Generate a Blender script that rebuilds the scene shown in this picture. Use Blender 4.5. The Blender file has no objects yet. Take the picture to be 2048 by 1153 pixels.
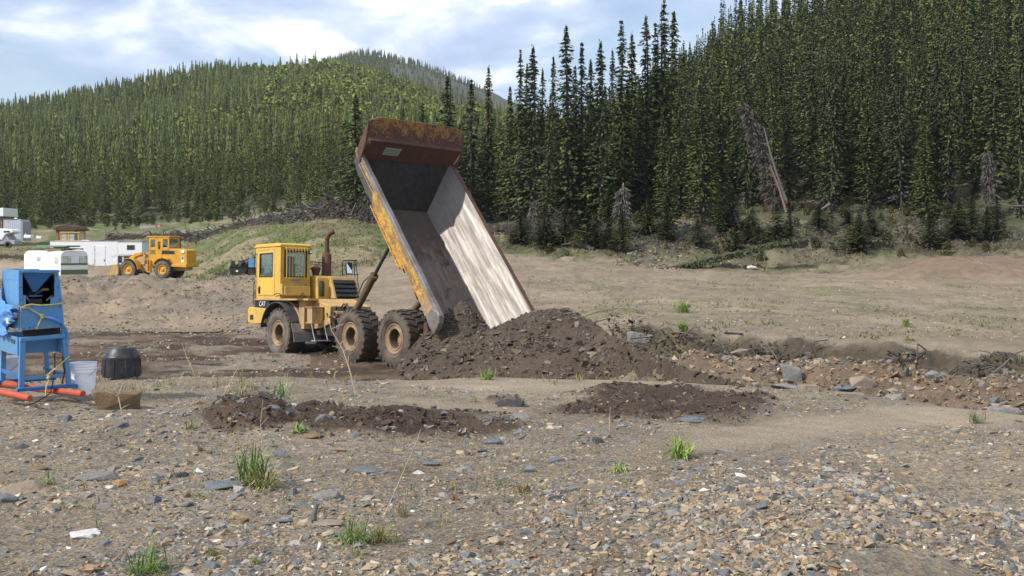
import bpy, bmesh, math, random
import numpy as np
from mathutils import Vector, Matrix, Euler
random.seed(7); RNG = np.random.default_rng(11)
R = math.radians

# ------------------------------------------------------------------ camera, sky, sun, exposure
F = 2111.0; ZC = 3.2                      # focal length in photograph pixels, eye height
scene = bpy.context.scene
COL = scene.collection
cam_d = bpy.data.cameras.new('camera'); cam = bpy.data.objects.new('camera', cam_d); COL.objects.link(cam)
cam_d.sensor_width = 36; cam_d.lens = 36 * F / 2048; cam_d.shift_y = -76.5 / 2048
cam_d.clip_start = 0.1; cam_d.clip_end = 9000
cam.location = (0, 0, ZC); cam.rotation_euler = (R(90), 0, 0)
scene.camera = cam

SUN = Vector((-0.62, -0.42, 0.66)).normalized()
world = bpy.data.worlds.new('World'); scene.world = world; world.use_nodes = True
nt = world.node_tree; nt.nodes.clear()
def N(nt, t, **kw):
    n = nt.nodes.new(t)
    for k, v in kw.items():
        if k.startswith('i_'): n.inputs[k[2:].replace('_', ' ')].default_value = v
        elif k.startswith('n_'): n.inputs[int(k[2:])].default_value = v
        else: setattr(n, k, v)
    return n
def ramp(nt, pts, interp='LINEAR'):
    n = nt.nodes.new('ShaderNodeValToRGB'); cr = n.color_ramp; cr.interpolation = interp
    while len(cr.elements) < len(pts): cr.elements.new(0.5)
    for e, (p, c) in zip(cr.elements, pts):
        e.position = p; e.color = (c, c, c, 1) if not isinstance(c, tuple) else (*c, 1)
    return n
wo = N(nt, 'ShaderNodeOutputWorld'); L = nt.links.new
bg1 = N(nt, 'ShaderNodeBackground'); bg2 = N(nt, 'ShaderNodeBackground'); mx = N(nt, 'ShaderNodeMixShader')
sky = N(nt, 'ShaderNodeTexSky', sky_type='NISHITA', sun_disc=False)
sky.sun_elevation = math.asin(SUN.z); sky.sun_rotation = math.atan2(SUN.x, SUN.y)
sky.air_density = 1.0; sky.dust_density = 1.5; sky.ozone_density = 1.5
L(sky.outputs[0], bg1.inputs[0]); bg1.inputs[1].default_value = 0.13
tc = N(nt, 'ShaderNodeTexCoord')
sx = N(nt, 'ShaderNodeSeparateXYZ'); L(tc.outputs['Generated'], sx.inputs[0])
zz = N(nt, 'ShaderNodeMath', operation='MAXIMUM', n_1=0.0); L(sx.outputs[2], zz.inputs[0])
za = N(nt, 'ShaderNodeMath', operation='ADD', n_1=0.30); L(zz.outputs[0], za.inputs[0])
dx = N(nt, 'ShaderNodeMath', operation='DIVIDE'); L(sx.outputs[0], dx.inputs[0]); L(za.outputs[0], dx.inputs[1])
dy = N(nt, 'ShaderNodeMath', operation='DIVIDE'); L(sx.outputs[1], dy.inputs[0]); L(za.outputs[0], dy.inputs[1])
cb = N(nt, 'ShaderNodeCombineXYZ'); L(dx.outputs[0], cb.inputs[0]); L(dy.outputs[0], cb.inputs[1])
mp = N(nt, 'ShaderNodeMapping'); mp.inputs['Location'].default_value = (3.1, 0.75, 0); L(cb.outputs[0], mp.inputs[0])
n1 = N(nt, 'ShaderNodeTexNoise', i_Scale=1.25, i_Detail=9.0, i_Roughness=0.56, i_Distortion=0.35); L(mp.outputs[0], n1.inputs[0])
n2 = N(nt, 'ShaderNodeTexNoise', i_Scale=3.0, i_Detail=9.0, i_Roughness=0.52, i_Distortion=0.25); L(mp.outputs[0], n2.inputs[0])
cover = ramp(nt, [(0.38, 0.15), (0.46, 0.75), (0.54, 1.0)]); L(n1.outputs[0], cover.inputs[0])
shade = ramp(nt, [(0.38, (0.34, 0.44, 0.66)), (0.47, (0.46, 0.56, 0.76)), (0.53, (0.62, 0.70, 0.84)), (0.60, (1.02, 1.02, 1.02))]); L(n2.outputs[0], shade.inputs[0])
L(shade.outputs[0], bg2.inputs[0]); bg2.inputs[1].default_value = 0.98
L(cover.outputs[0], mx.inputs[0]); L(bg1.outputs[0], mx.inputs[1]); L(bg2.outputs[0], mx.inputs[2]); L(mx.outputs[0], wo.inputs[0])

sd = bpy.data.lights.new('sun', 'SUN'); sd.energy = 3.5; sd.angle = R(0.9); sd.color = (1.0, 0.94, 0.85)
so = bpy.data.objects.new('sun', sd); COL.objects.link(so); so.rotation_euler = SUN.to_track_quat('Z', 'Y').to_euler()
scene.view_settings.view_transform = 'Standard'; scene.view_settings.look = 'None'
scene.view_settings.exposure = 0.46; scene.view_settings.gamma = 1
scene.cycles.max_bounces = 5; scene.cycles.diffuse_bounces = 3; scene.cycles.glossy_bounces = 3
scene.cycles.transmission_bounces = 4; scene.cycles.transparent_max_bounces = 14
scene.cycles.use_denoising = True

# ------------------------------------------------------------------ numpy noise
def _h(ix, iy, s):
    n = (ix.astype(np.int64) * 374761393 + iy.astype(np.int64) * 668265263 + s * 974634777) & 0x7fffffff
    n = ((n ^ (n >> 13)) * 1274126177) & 0x7fffffff
    return ((n ^ (n >> 16)) & 0xffff) / 65535.0
def vn(x, y, s=0):
    x = np.asarray(x, float); y = np.asarray(y, float)
    ix = np.floor(x); iy = np.floor(y); fx = x - ix; fy = y - iy
    fx = fx * fx * (3 - 2 * fx); fy = fy * fy * (3 - 2 * fy)
    a = _h(ix, iy, s); b = _h(ix + 1, iy, s); c = _h(ix, iy + 1, s); d = _h(ix + 1, iy + 1, s)
    return (a * (1 - fx) + b * fx) * (1 - fy) + (c * (1 - fx) + d * fx) * fy
def fbm(x, y, o=4, s=0, g=0.5):
    r = 0; a = 1; t = 0
    for k in range(o):
        r = r + a * vn(x * 2 ** k + k * 17.3, y * 2 ** k - k * 9.1, s + k); t += a; a *= g
    return r / t
def ss(a, b, x):
    t = np.clip((x - a) / (b - a), 0, 1); return t * t * (3 - 2 * t)

# ------------------------------------------------------------------ the lie of the land
PXS = np.array([-900, -300, 0, 150, 250, 400, 500, 640, 730, 800, 850, 1000, 1100, 1170, 1230, 1300, 1366, 1533, 1700, 1866, 2048, 2400, 3000.])
def ip(pairs):
    xs, ys = zip(*pairs); return np.interp(PXS, xs, ys)
def zy(py, Y): return ZC - (py - 500) / F * Y
K = []
K.append((0 * PXS - 60, 0 * PXS + 1.55))
K.append((0 * PXS + 3.0, 0 * PXS + 1.5))
K.append((0 * PXS + 5.5, 0 * PXS + 1.5))
Y2 = ip([(0, 10.5), (1700, 10), (2048, 9), (3000, 8.5)]); K.append((Y2, 0 * PXS + 1.5))
Y3 = ip([(0, 16.8), (800, 16.6), (1000, 16.4), (1400, 15.1), (1700, 13.7), (2048, 11.4), (3000, 10.5)])
E3 = ip([(0, 748), (300, 752), (800, 757), (1000, 757), (1400, 768), (1700, 786), (2048, 824), (3000, 850)]); K.append((Y3, zy(E3, Y3)))
Y4 = ip([(0, 20), (1100, 20), (1300, 18), (1400, 17.2), (1700, 15.6), (2048, 13.2), (3000, 12)])
Z4 = ip([(0, 0.02), (1100, 0.05), (1230, 0.25), (1366, .45), (1700, .5), (2048, .6)]); K.append((Y4, Z4))
Y5 = ip([(0, 23), (1100, 23), (1230, 23.5), (1366, 21.5), (1700, 19), (2048, 16.5), (3000, 15)])
Z5 = ip([(0, -.02), (1100, 0.0), (1170, .1), (1230, .45), (1300, .85), (1366, 1.1), (1700, 1.2), (2048, 1.2)]); K.append((Y5, Z5))
Y8 = ip([(0, 30), (1100, 30), (1230, 29.2), (1366, 26.5), (1700, 23), (2048, 20.5), (3000, 19)])
Z8 = ip([(0, -.08), (850, -.05), (1100, 0.2), (1170, .8), (1230, 1.16), (1366, 1.09), (1700, 1.1), (2048, 1.05)])
K.append((Y8 - 2.6, np.minimum(Z5, ip([(0, -.05), (1100, 0.0), (1170, .2), (1230, .45), (1366, .42), (1866, .6), (2048, .65), (3000, .65)]))))
K.append((Y8 - 0.8, np.minimum(Z5, ip([(0, -.05), (1100, 0.0), (1170, .2), (1230, .5), (1366, .5), (1866, .7), (2048, .7), (3000, .7)]))))
K.append((Y8, Z8))
Ypad = ip([(-900, 45), (250, 45), (500, 42), (640, 40), (800, 37), (1000, 36.5), (1100, 34), (1230, 31), (1366, 28.5), (1700, 25), (2048, 22.5), (3000, 21)])
Zpad = ip([(-900, -.1), (250, -.05), (500, -.08), (800, -.1), (1000, .1), (1100, .55), (1170, 1.0), (1230, 1.25), (1366, 1.2), (1700, 1.2), (2048, 1.15)]); K.append((Ypad, Zpad))
Ytop = ip([(-900, 57), (250, 57), (500, 55), (640, 50), (800, 46), (1000, 43), (1230, 43), (1700, 40), (2048, 36)])
Etop = ip([(-900, 575), (0, 562), (250, 560), (330, 557), (500, 563), (640, 588), (800, 610), (1000, 602), (1230, 604), (1500, 600), (1700, 610), (2048, 640)]); K.append((Ytop, zy(Etop, Ytop)))
Y10 = ip([(-900, 72), (500, 70), (800, 60), (1100, 58), (2048, 55)])
E10 = ip([(-900, 600), (150, 575), (500, 566), (640, 562), (800, 562), (1000, 555), (1300, 566), (1700, 575), (2048, 585)]); K.append((Y10, zy(E10, Y10)))
Y11 = ip([(-900, 95), (400, 96), (500, 88), (640, 80), (1000, 78), (1200, 74), (2048, 72)])
E11 = ip([(-900, 560), (0, 552), (250, 557), (400, 557), (500, 540), (640, 520), (800, 512), (1000, 511), (1150, 518), (1300, 536), (1500, 546), (1700, 548), (1850, 545), (2048, 543)]); K.append((Y11, zy(E11, Y11)))
Y12 = ip([(-900, 130), (0, 125), (250, 125), (400, 125), (500, 112), (640, 108), (800, 100), (1000, 96), (1200, 88), (2048, 86)])
E12 = ip([(-900, 520), (0, 500), (250, 492), (400, 480), (500, 460), (620, 440), (730, 455), (1000, 468), (1100, 465), (1300, 462), (1500, 450), (1700, 445), (1850, 455), (2048, 450)]); K.append((Y12, zy(E12, Y12)))
Y12b = ip([(-900, 195), (0, 190), (400, 190), (640, 165), (730, 140), (1000, 112), (2048, 100)])
E12b = ip([(-900, 450), (0, 448), (250, 448), (400, 440), (500, 430), (620, 415), (730, 420), (1000, 440), (1100, 440), (1300, 425), (1500, 400), (1700, 392), (1850, 395), (2048, 385)]); K.append((Y12b, zy(E12b, Y12b)))
Y13 = ip([(-900, 350), (700, 350), (900, 230), (1100, 160), (2048, 140)])
E13 = ip([(-900, 350), (0, 345), (150, 325), (250, 305), (400, 285), (640, 285), (730, 300), (850, 340), (1000, 385), (1100, 405), (1200, 385), (1400, 320), (1700, 262), (2048, 240), (3000, 160)]); K.append((Y13, zy(E13, Y13)))
Y14 = ip([(-900, 600), (850, 600), (1000, 450), (1100, 260), (2048, 250)])
E14 = ip([(-900, 260), (0, 240), (150, 214), (270, 190), (400, 168), (520, 160), (640, 148), (730, 156), (800, 190), (850, 215), (1000, 270), (1100, 330), (1200, 290), (1300, 200), (1400, 130), (1700, 20), (2048, -60), (3000, -200)]); K.append((Y14, zy(E14, Y14)))
K.append((Y14 + 130, zy(E14 + 12, Y14) * 0.93))
Y16 = 0 * PXS + 1500
E16 = ip([(-900, 330), (0, 330), (520, 330), (600, 150), (640, 119), (690, 111), (730, 109), (800, 122), (850, 134), (930, 162), (1000, 193), (1100, 240), (1200, 330), (3000, 330)]); K.append((Y16 - 500, zy(E16 + 60, Y16 - 500)))
K.append((Y16, zy(E16, Y16)))
K.append((0 * PXS + 2200, zy(E16 + 60, Y16) * 0.8))
K.append((0 * PXS + 4000, zy(E16 + 160, Y16) * 0.3 + 0))
# resample on (px, log Y) and smooth a little
NG = 1400; PG = 260
lg0, lg1 = math.log(2.0), math.log(4000)
gl = np.linspace(lg0, lg1, NG); gY = np.exp(gl)
gp = np.linspace(-900, 3000, PG)
KY = np.array([np.interp(gp, PXS, k[0]) for k in K]); KZ = np.array([np.interp(gp, PXS, k[1]) for k in K])
TAB = np.array([np.interp(gY, KY[:, j], KZ[:, j]) for j in range(PG)])
def smooth(T, ax, n):
    k = np.hanning(n + 2)[1:-1]; k /= k.sum()
    P = np.pad(T, [(n // 2, n // 2) if a == ax else (0, 0) for a in (0, 1)], mode='edge')
    return np.apply_along_axis(lambda v: np.convolve(v, k, 'valid'), ax, P)
TAB = smooth(smooth(TAB, 1, 9), 0, 5)
def base(x, y):
    yy = np.maximum(y, 5.0); px = np.clip(1024 + F * x / yy, -899, 2999)
    a = (px + 900) / 3900 * (PG - 1); b = (np.log(np.maximum(yy, 2.0)) - lg0) / (lg1 - lg0) * (NG - 1)
    b = np.clip(b, 0, NG - 1.001); i = np.floor(a).astype(int).clip(0, PG - 2); j = np.floor(b).astype(int); fa = a - i; fb = b - j
    return (TAB[i, j] * (1 - fa) + TAB[i + 1, j] * fa) * (1 - fb) + (TAB[i, j + 1] * (1 - fa) + TAB[i + 1, j + 1] * fa) * fb
def pix(x, y, z):
    yy = np.maximum(y, 3.0); return 1024 + F * x / yy, 500 - F * (z - ZC) / yy
def ell(px, py, cx, cy, rx, ry, nz=None, soft=0.35):
    d = np.sqrt(((px - cx) / rx) ** 2 + ((py - cy) / ry) ** 2)
    if nz is not None: d = d + nz
    return 1 - ss(1 - soft, 1 + soft * 0.4, d)
def zones(x, y, z):
    px, py = pix(x, y, z)
    nz = (fbm(x * 1.4, y * 1.4, 4, 5) - 0.5) * 0.9
    m = {}
    m['patch'] = np.maximum.reduce([ell(px, py, 500, 842, 105, 30, nz), ell(px, py, 790, 850, 265, 34, nz), ell(px, py, 1330, 812, 235, 38, nz), ell(px, py, 1010, 803, 40, 7, nz) * .7, ell(px, py, 640, 836, 60, 14, nz)]) * (y < 15.5) * (y > 5)
    m['mud'] = ss(17, 20.5, y) * (1 - ss(40, 44, y + nz * 4)) * (1 - ss(1120, 1240, px + nz * 60))
    cy = np.interp(px, [1150, 1450, 1700, 2048, 2400], [905, 868, 840, 815, 800])
    m['path'] = (1 - ss(12, 30, np.abs(py - cy) + nz * 14)) * ss(1180, 1500, px) * (y < 14)
    m['path'] = np.maximum(m['path'], ell(px, py, 1120, 770, 330, 17, nz) * (y < 17) * 0.9)
    m['path'] = np.maximum(m['path'], ell(px, py, 880, 815, 190, 16, nz) * (y < 17) * 0.8)
    m['berm'] = ss(1200, 1300, px) * ss(0, 1.0, y - np.interp(px, [1100, 1400, 1700, 2048, 2400], [17, 15.4, 14.0, 11.8, 10.8])) * (1 - ss(-1.2, 0.4, y - np.interp(px, PXS, Y8)))
    yb = np.interp(px, PXS, Y8)
    m['ditch'] = ss(1215, 1260, px) * ss(-1.9, -1.2, y - yb + nz * .8) * (1 - ss(-0.1, 0.7, y - yb + nz))
    m['field'] = ss(0, 1.5, y - np.interp(px, PXS, Y8)) * ss(900, 1240, px + nz * 80)
    m['field'] = np.maximum(m['field'], ss(40, 46, y + nz * 6))
    edge = np.interp(px, PXS, Y11)
    gedge = np.interp(px, [-900, 180, 330, 420, 640, 700, 800, 1000, 1100, 1300, 1500, 1850, 2048], [108, 108, 104, 66, 62, 68, 80, 80, 76, 76, 73, 76, 76])
    m['grass'] = ss(-3, 4, y - gedge + nz * 7)
    m['forest'] = ss(-6, 14, y - forest_edge(px) + nz * 12)
    m['mount'] = ss(700, 900, y)
    return m, px, py, nz
def forest_edge(px):
    return np.interp(px, [-900, 0, 400, 600, 680, 720, 800, 1000, 1100, 1500, 1800, 2048, 2400], [185, 185, 190, 165, 140, 112, 106, 98, 89, 86, 84, 83, 80])
def H(x, y, fine=True):
    x = np.asarray(x, float); y = np.asarray(y, float)
    z = base(x, y); r = np.hypot(x, y)
    m, px, py, nz = zones(x, y, z)
    # photographer's gravel mound and hollow
    z = z + 0.26 * np.exp(-((x - 1.8) / 1.4) ** 2 - ((y - 6.0) / 1.5) ** 2) - 0.17 * np.exp(-((x - 3.3) / .55) ** 2 - ((y - 7.3) / .6) ** 2)
    z = z + (fbm(x * .35, y * .35, 3, 21) - .5) * .16 * ss(4, 9, y) * (1 - m['mud'])
    z = z + (fbm(x * 2.2, y * 2.2, 4, 31) - .5) * 0.09 * (1 - ss(20, 60, y)) * (1 - m['path'] * .8)
    # churned soil on the terrace
    z = z + m['patch'] * (0.03 + (fbm(x * 7, y * 5, 4, 41, .6) - .45) * 0.11 + .09 * ell(px, py, 500, 838, 80, 30, nz) + .05 * ss(.45, .6, fbm(x * 1.5, y * 1.5, 3, 42)))
    # ruts in the mud
    z = z + m['mud'] * ((fbm(x * .45 + y * .25, y * 2.1 - x * .35, 4, 51) - .5) * .26 + (fbm(x * 4, y * 4, 3, 52) - .5) * .08)
    # berm and ditch
    z = z + m['berm'] * (fbm(x * 1.6, y * 1.6, 5, 61, .6) - .5) * .5
    z = z + m['ditch'] * (fbm(x * 1.7, y * 2.0, 5, 62, .62) - .5) * .65
    z = z + m['field'] * (1 - m['grass']) * ((fbm(x * .22, y * .5, 4, 71) - .5) * .55 * ss(32, 60, y) + (fbm(x * 1.5, y * 1.5, 3, 72) - .5) * .12)
    # bank below the loader
    z = z + ss(42, 50, y) * (1 - ss(60, 70, y)) * (1 - ss(560, 760, px)) * ((fbm(x * .3, y * .25, 4, 73) - .5) * .9 + (fbm(x * 1.3, y * 1.0, 5, 74, .65) - .5) * .5)
    z = z + m['field'] * (1 - m['grass']) * (fbm(x * .9, y * 1.6, 5, 75, .6) - .5) * .22 * ss(25, 35, y)
    z = z + m['grass'] * (fbm(x * .25, y * .25, 4, 81) - .5) * 1.5 * (1 - ss(250, 400, y) * .0)
    z = z + m['grass'] * ss(900, 1100, px) * (1 - ss(110, 140, y)) * (fbm(x * 1.1, y * 1.1, 4, 83, .6) - .5) * .9
    # bulldozed heap at the right end of the field
    z = z + 0.95 * ell(px, y * 10, 1960, 690, 250, 65, (fbm(x * .3, y * .3, 3, 82) - .5) * .35, .8)
    # slash heap ground
    z = z + ss(120, 320, y) * (fbm(x * .02, y * .02, 4, 91) - .5) * 13 * ss(150, 400, y) * (1 - ss(600, 1500, y) * .0)
    return z
def H1(x, y): return float(H(np.array([x]), np.array([y]))[0])
def at(px, Y, dz=0.0):
    x = (px - 1024) / F * Y; return Vector((x, Y, H1(x, Y) + dz))
def on_ray(px, py, y0=4.0, y1=200.0):
    """where the line of sight through a photograph pixel meets the ground"""
    Y = np.exp(np.linspace(math.log(y0), math.log(y1), 3000)); x = (px - 1024) / F * Y
    d = ZC - (py - 500) / F * Y - H(x, Y)
    k = np.argmax(d < 0)
    if d[k] >= 0: k = len(Y) - 1
    return Vector((x[k], Y[k], float(H(x[k:k+1], Y[k:k+1])[0])))

# ------------------------------------------------------------------ materials
def newmat(name, rough=0.8, metal=0.0, spec=0.3):
    m = bpy.data.materials.new(name); m.use_nodes = True; t = m.node_tree; b = t.nodes['Principled BSDF']
    b.inputs['Roughness'].default_value = rough; b.inputs['Metallic'].default_value = metal
    b.inputs['Specular IOR Level'].default_value = spec
    return m, t, b
def mixc(t, f, a, b, blend='MIX'):
    n = t.nodes.new('ShaderNodeMix'); n.data_type = 'RGBA'; n.blend_type = blend; n.clamp_factor = True
    for s, v in ((0, f), (6, a), (7, b)):
        if hasattr(v, 'is_output'): t.links.new(v, n.inputs[s])
        elif isinstance(v, tuple): n.inputs[s].default_value = (*v[:3], 1)
        else: n.inputs[s].default_value = v
    return n.outputs[2]
def noise(t, scale, detail=4, rough=.55, vec=None, dist=0.0):
    n = N(t, 'ShaderNodeTexNoise', i_Scale=scale, i_Detail=detail, i_Roughness=rough, i_Distortion=dist)
    if vec is not None: t.links.new(vec, n.inputs[0])
    return n.outputs[0]
def coords(t, kind='Object', scale=None):
    c = N(t, 'ShaderNodeTexCoord').outputs[kind]
    if scale:
        m = N(t, 'ShaderNodeMapping'); m.inputs['Scale'].default_value = scale; t.links.new(c, m.inputs[0]); c = m.outputs[0]
    return c
def rmp(t, src, pts, interp='LINEAR'):
    r = ramp(t, pts, interp); t.links.new(src, r.inputs[0]); return r.outputs[0]
def bump(t, b, h, strength=.5, dist=.02):
    n = N(t, 'ShaderNodeBump', i_Strength=strength, i_Distance=dist); t.links.new(h, n.inputs['Height']); t.links.new(n.outputs[0], b.inputs['Normal'])
def worn(name, col, dirt=(.12, .085, .055), amount=.45, rough=.55, metal=0.0, scale=2.0, rust=None, rust_amt=.3, low=None, spec=.4):
    """painted or bare surface with dirt film, rust spots, and mud caught towards its lower edge"""
    m, t, b = newmat(name, rough, metal, spec); c = coords(t)
    out = mixc(t, rmp(t, noise(t, scale * 4, 6, .7, c), [(.35, 0.0), (.75, .35)]), col, tuple(v * .72 for v in col))
    out = mixc(t, rmp(t, noise(t, scale, 8, .7, c, .4), [(1 - amount - .12, 0.0), (1 - amount + .15, .85)]), out, dirt)
    if rust: out = mixc(t, rmp(t, noise(t, scale * 2.7, 10, .75, c, 1.0), [(1 - rust_amt - .05, 0.0), (1 - rust_amt + .04, 1.0)]), out, rust)
    if low:
        s = N(t, 'ShaderNodeSeparateXYZ'); t.links.new(c, s.inputs[0])
        a = N(t, 'ShaderNodeMath', operation='MULTIPLY_ADD', n_1=.8, n_2=0.0); t.links.new(noise(t, 5, 6, .7, c), a.inputs[0])
        d = N(t, 'ShaderNodeMath', operation='SUBTRACT'); t.links.new(s.outputs[2], d.inputs[0]); t.links.new(a.outputs[0], d.inputs[1])
        out = mixc(t, rmp(t, d.outputs[0], [(0.0, .9), (min(1, low), 0.0)]), out, dirt)
    t.links.new(out, b.inputs['Base Color']); bump(t, b, noise(t, scale * 9, 5, .7, c), .25, .01)
    rr = rmp(t, noise(t, scale * 3, 4, .6, c), [(.3, max(0, rough - .12)), (.7, min(1, rough + .2))]); t.links.new(rr, b.inputs['Roughness'])
    return m
M = {}
YEL = (.68, .36, .03)
M['yellow'] = worn('yellow_paint', (.62, .39, .07), dirt=(.36, .25, .12), amount=.44, rust=(.12, .05, .025), rust_amt=.30)
M['yellow_door'] = worn('yellow_paint_clean', (.66, .43, .07), dirt=(.42, .28, .08), amount=.38, rust=(.2, .09, .03), rust_amt=.20)
M['yellow_dirty'] = worn('yellow_paint_dirty', (.62, .39, .11), dirt=(.30, .22, .14), amount=.55, rust=(.13, .055, .03), rust_amt=.36)
M['loader_yellow'] = worn('loader_paint', (.62, .32, .03), dirt=(.3, .18, .06), amount=.38, rust=(.2, .08, .03), rust_amt=.22)
M['black'] = worn('black_metal', (.018, .018, .02), dirt=(.06, .05, .04), amount=.4, rough=.5)
M['frame_dark'] = worn('greasy_frame', (.022, .019, .016), dirt=(.075, .055, .035), amount=.5, rough=.7)
M['rubber_fender'] = worn('rubber_fender', (.045, .05, .062), dirt=(.13, .115, .095), amount=.42, rough=.5)
M['rust'] = worn('rusty_steel', (.11, .05, .032), dirt=(.07, .04, .03), amount=.5, rough=.75, rust=(.2, .09, .04), rust_amt=.35)
M['steel'] = worn('bare_steel', (.30, .29, .28), dirt=(.16, .12, .09), amount=.5, rough=.4, metal=.6, rust=(.16, .08, .045), rust_amt=.34)
M['dark_steel'] = worn('dark_steel', (.09, .085, .085), dirt=(.14, .11, .08), amount=.45, rough=.4, metal=.5)
M['mudflap'] = worn('mud_flap_sheet', (.25, .26, .26), dirt=(.17, .14, .10), amount=.5, rough=.5, metal=.2, rust=(.13, .08, .05), rust_amt=.3)
M['cylinder'] = worn('ram_barrel', (.17, .13, .065), dirt=(.12, .09, .06), amount=.6, rough=.55)
M['rim'] = worn('wheel_rim', (.42, .29, .16), dirt=(.15, .105, .07), amount=.55, rough=.7, rust=(.25, .1, .04), rust_amt=.32)
M['bore_dark'] = worn('dark_rim_bore', (.13, .095, .065), dirt=(.07, .052, .04), amount=.5, rough=.8)  # darker brown for the deep bore inside the rims
M['white'] = worn('white_paint', (.78, .79, .80), dirt=(.5, .47, .42), amount=.3, rough=.45)
M['white_warm'] = worn('cream_paint', (.66, .62, .52), dirt=(.4, .36, .28), amount=.3, rough=.6)
M['green'] = worn('green_panel', (.11, .15, .06), dirt=(.2, .18, .12), amount=.3, rough=.5)
M['blue'] = worn('blue_paint', (.075, .27, .55), dirt=(.15, .24, .32), amount=.46, rough=.42, rust=(.10, .06, .045), rust_amt=.26, scale=4)
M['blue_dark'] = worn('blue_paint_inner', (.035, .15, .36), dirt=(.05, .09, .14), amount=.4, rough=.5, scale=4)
M['orange'] = worn('orange_paint', (.62, .08, .025), dirt=(.22, .10, .07), amount=.5, rough=.7, scale=6)
M['red'] = worn('faded_red', (.40, .035, .03), dirt=(.2, .08, .05), amount=.35, rough=.6)
M['wood'] = worn('weathered_wood', (.28, .20, .12), dirt=(.12, .08, .05), amount=.5, rough=.85, scale=3)
M['grey_metal'] = worn('grey_metal', (.32, .34, .37), dirt=(.2, .2, .19), amount=.4, rough=.5)
M['silver'] = worn('silver_tank', (.50, .55, .62), dirt=(.35, .36, .38), amount=.35, rough=.45)
M['black_plastic'] = worn('black_plastic', (.02, .022, .028), dirt=(.075, .07, .065), amount=.42, rough=.35, scale=5)
M['rope'] = worn('yellow_rope', (.68, .52, .12), dirt=(.4, .3, .12), amount=.4, rough=.9, scale=20)
M['pipe_white'] = worn('white_pipe', (.75, .74, .70), dirt=(.4, .36, .3), amount=.3, rough=.5, scale=9)
def simple(name, col, rough=.5, metal=0, spec=.5, emit=None):
    m, t, b = newmat(name, rough, metal, spec); c = coords(t)
    t.links.new(mixc(t, noise(t, 6, 4, .6, c), col, tuple(v * .75 for v in col)), b.inputs['Base Color']); return m
def glass(name, col, rough=.08):
    m, t, b = newmat(name, rough, 0, .6); c = coords(t)
    t.links.new(mixc(t, rmp(t, noise(t, 2.5, 4, .6, c), [(.35, 0.0), (.7, 1.0)]), col, tuple(min(1, v * 2.2 + .01) for v in col)), b.inputs['Base Color']); return m
M['glass_dark'] = glass('window_glass', (.012, .017, .018))
def clear_glass():
    m = bpy.data.materials.new('cab_window_glass'); m.use_nodes = True; t = m.node_tree; t.nodes.clear()
    o = N(t, 'ShaderNodeOutputMaterial'); tr = N(t, 'ShaderNodeBsdfTransparent'); tr.inputs[0].default_value = (.80, .88, .87, 1)
    g = N(t, 'ShaderNodeBsdfGlossy', i_Roughness=.04); g.inputs[0].default_value = (.8, .85, .9, 1)
    x = N(t, 'ShaderNodeMixShader'); lw = N(t, 'ShaderNodeLayerWeight', i_Blend=.5); pw = N(t, 'ShaderNodeMath', operation='POWER', n_1=4.0); t.links.new(lw.outputs['Facing'], pw.inputs[0]); f = N(t, 'ShaderNodeMath', operation='MULTIPLY_ADD', n_1=.6, n_2=.05); t.links.new(pw.outputs[0], f.inputs[0]); t.links.new(f.outputs[0], x.inputs[0])
    t.links.new(tr.outputs[0], x.inputs[1]); t.links.new(g.outputs[0], x.inputs[2]); t.links.new(x.outputs[0], o.inputs[0]); return m
M['glass'] = clear_glass()
M['glass_pale'] = glass('curtained_glass', (.30, .31, .28), .3)
M['mirror'] = simple('mirror_glass', (.85, .88, .9), .03, 1.0)
M['lamp'] = simple('lamp_lens', (.8, .8, .78), .15)
M['letter'] = simple('letter_white', (.8, .8, .78), .5)
M['letter_black'] = simple('letter_black', (.02, .02, .02), .5)

def mat_pail():
    m, t, b = newmat('pail_plastic', .4, 0, .4); c = coords(t)
    b.inputs['Subsurface Weight'].default_value = 0
    t.links.new(mixc(t, rmp(t, noise(t, 9, 6, .7, c), [(.45, 0.0), (.8, .6)]), (.88, .90, .94), (.6, .58, .55)), b.inputs['Base Color']); return m
M['pail'] = mat_pail()
def mat_tarp():
    m, t, b = newmat('blue_tarp', .42, 0, .4); c = coords(t)
    t.links.new(mixc(t, rmp(t, noise(t, 8, 6, .7, c), [(.35, 0.0), (.75, 1.0)]), (.05, .22, .62), (.16, .36, .66)), b.inputs['Base Color'])
    bump(t, b, noise(t, 14, 5, .65, c, 1.2), .9, .03); return m
M['tarp'] = mat_tarp()
def mat_tyre():
    m, t, b = newmat('tyre_rubber', .75, 0, .35); c = coords(t)
    out = mixc(t, rmp(t, noise(t, 3.2, 8, .72, c, .6), [(.40, 0.0), (.56, .9)]), (.055, .052, .05), (.105, .078, .055))
    out = mixc(t, rmp(t, noise(t, 7, 6, .7, c), [(.58, 0.0), (.75, .8)]), out, (.16, .14, .115))
    t.links.new(out, b.inputs['Base Color']); bump(t, b, noise(t, 16, 6, .7, c), .6, .03); return m
M['tyre'] = mat_tyre()
def mat_sidewall(ca=(.15, .135, .12), cb=(.085, .068, .055)):
    m, t, b = newmat('dusty_sidewall', .8, 0, .3); c = coords(t)
    out = mixc(t, rmp(t, noise(t, 2.3, 7, .7, c, .5), [(.45, 0.0), (.60, 1.0)]), ca, cb)
    t.links.new(out, b.inputs['Base Color']); bump(t, b, noise(t, 14, 5, .7, c), .3, .01); return m
M['sidewall'] = mat_sidewall()
M['sidewall_muddy'] = mat_sidewall((.115, .092, .074), (.068, .05, .038))
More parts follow.
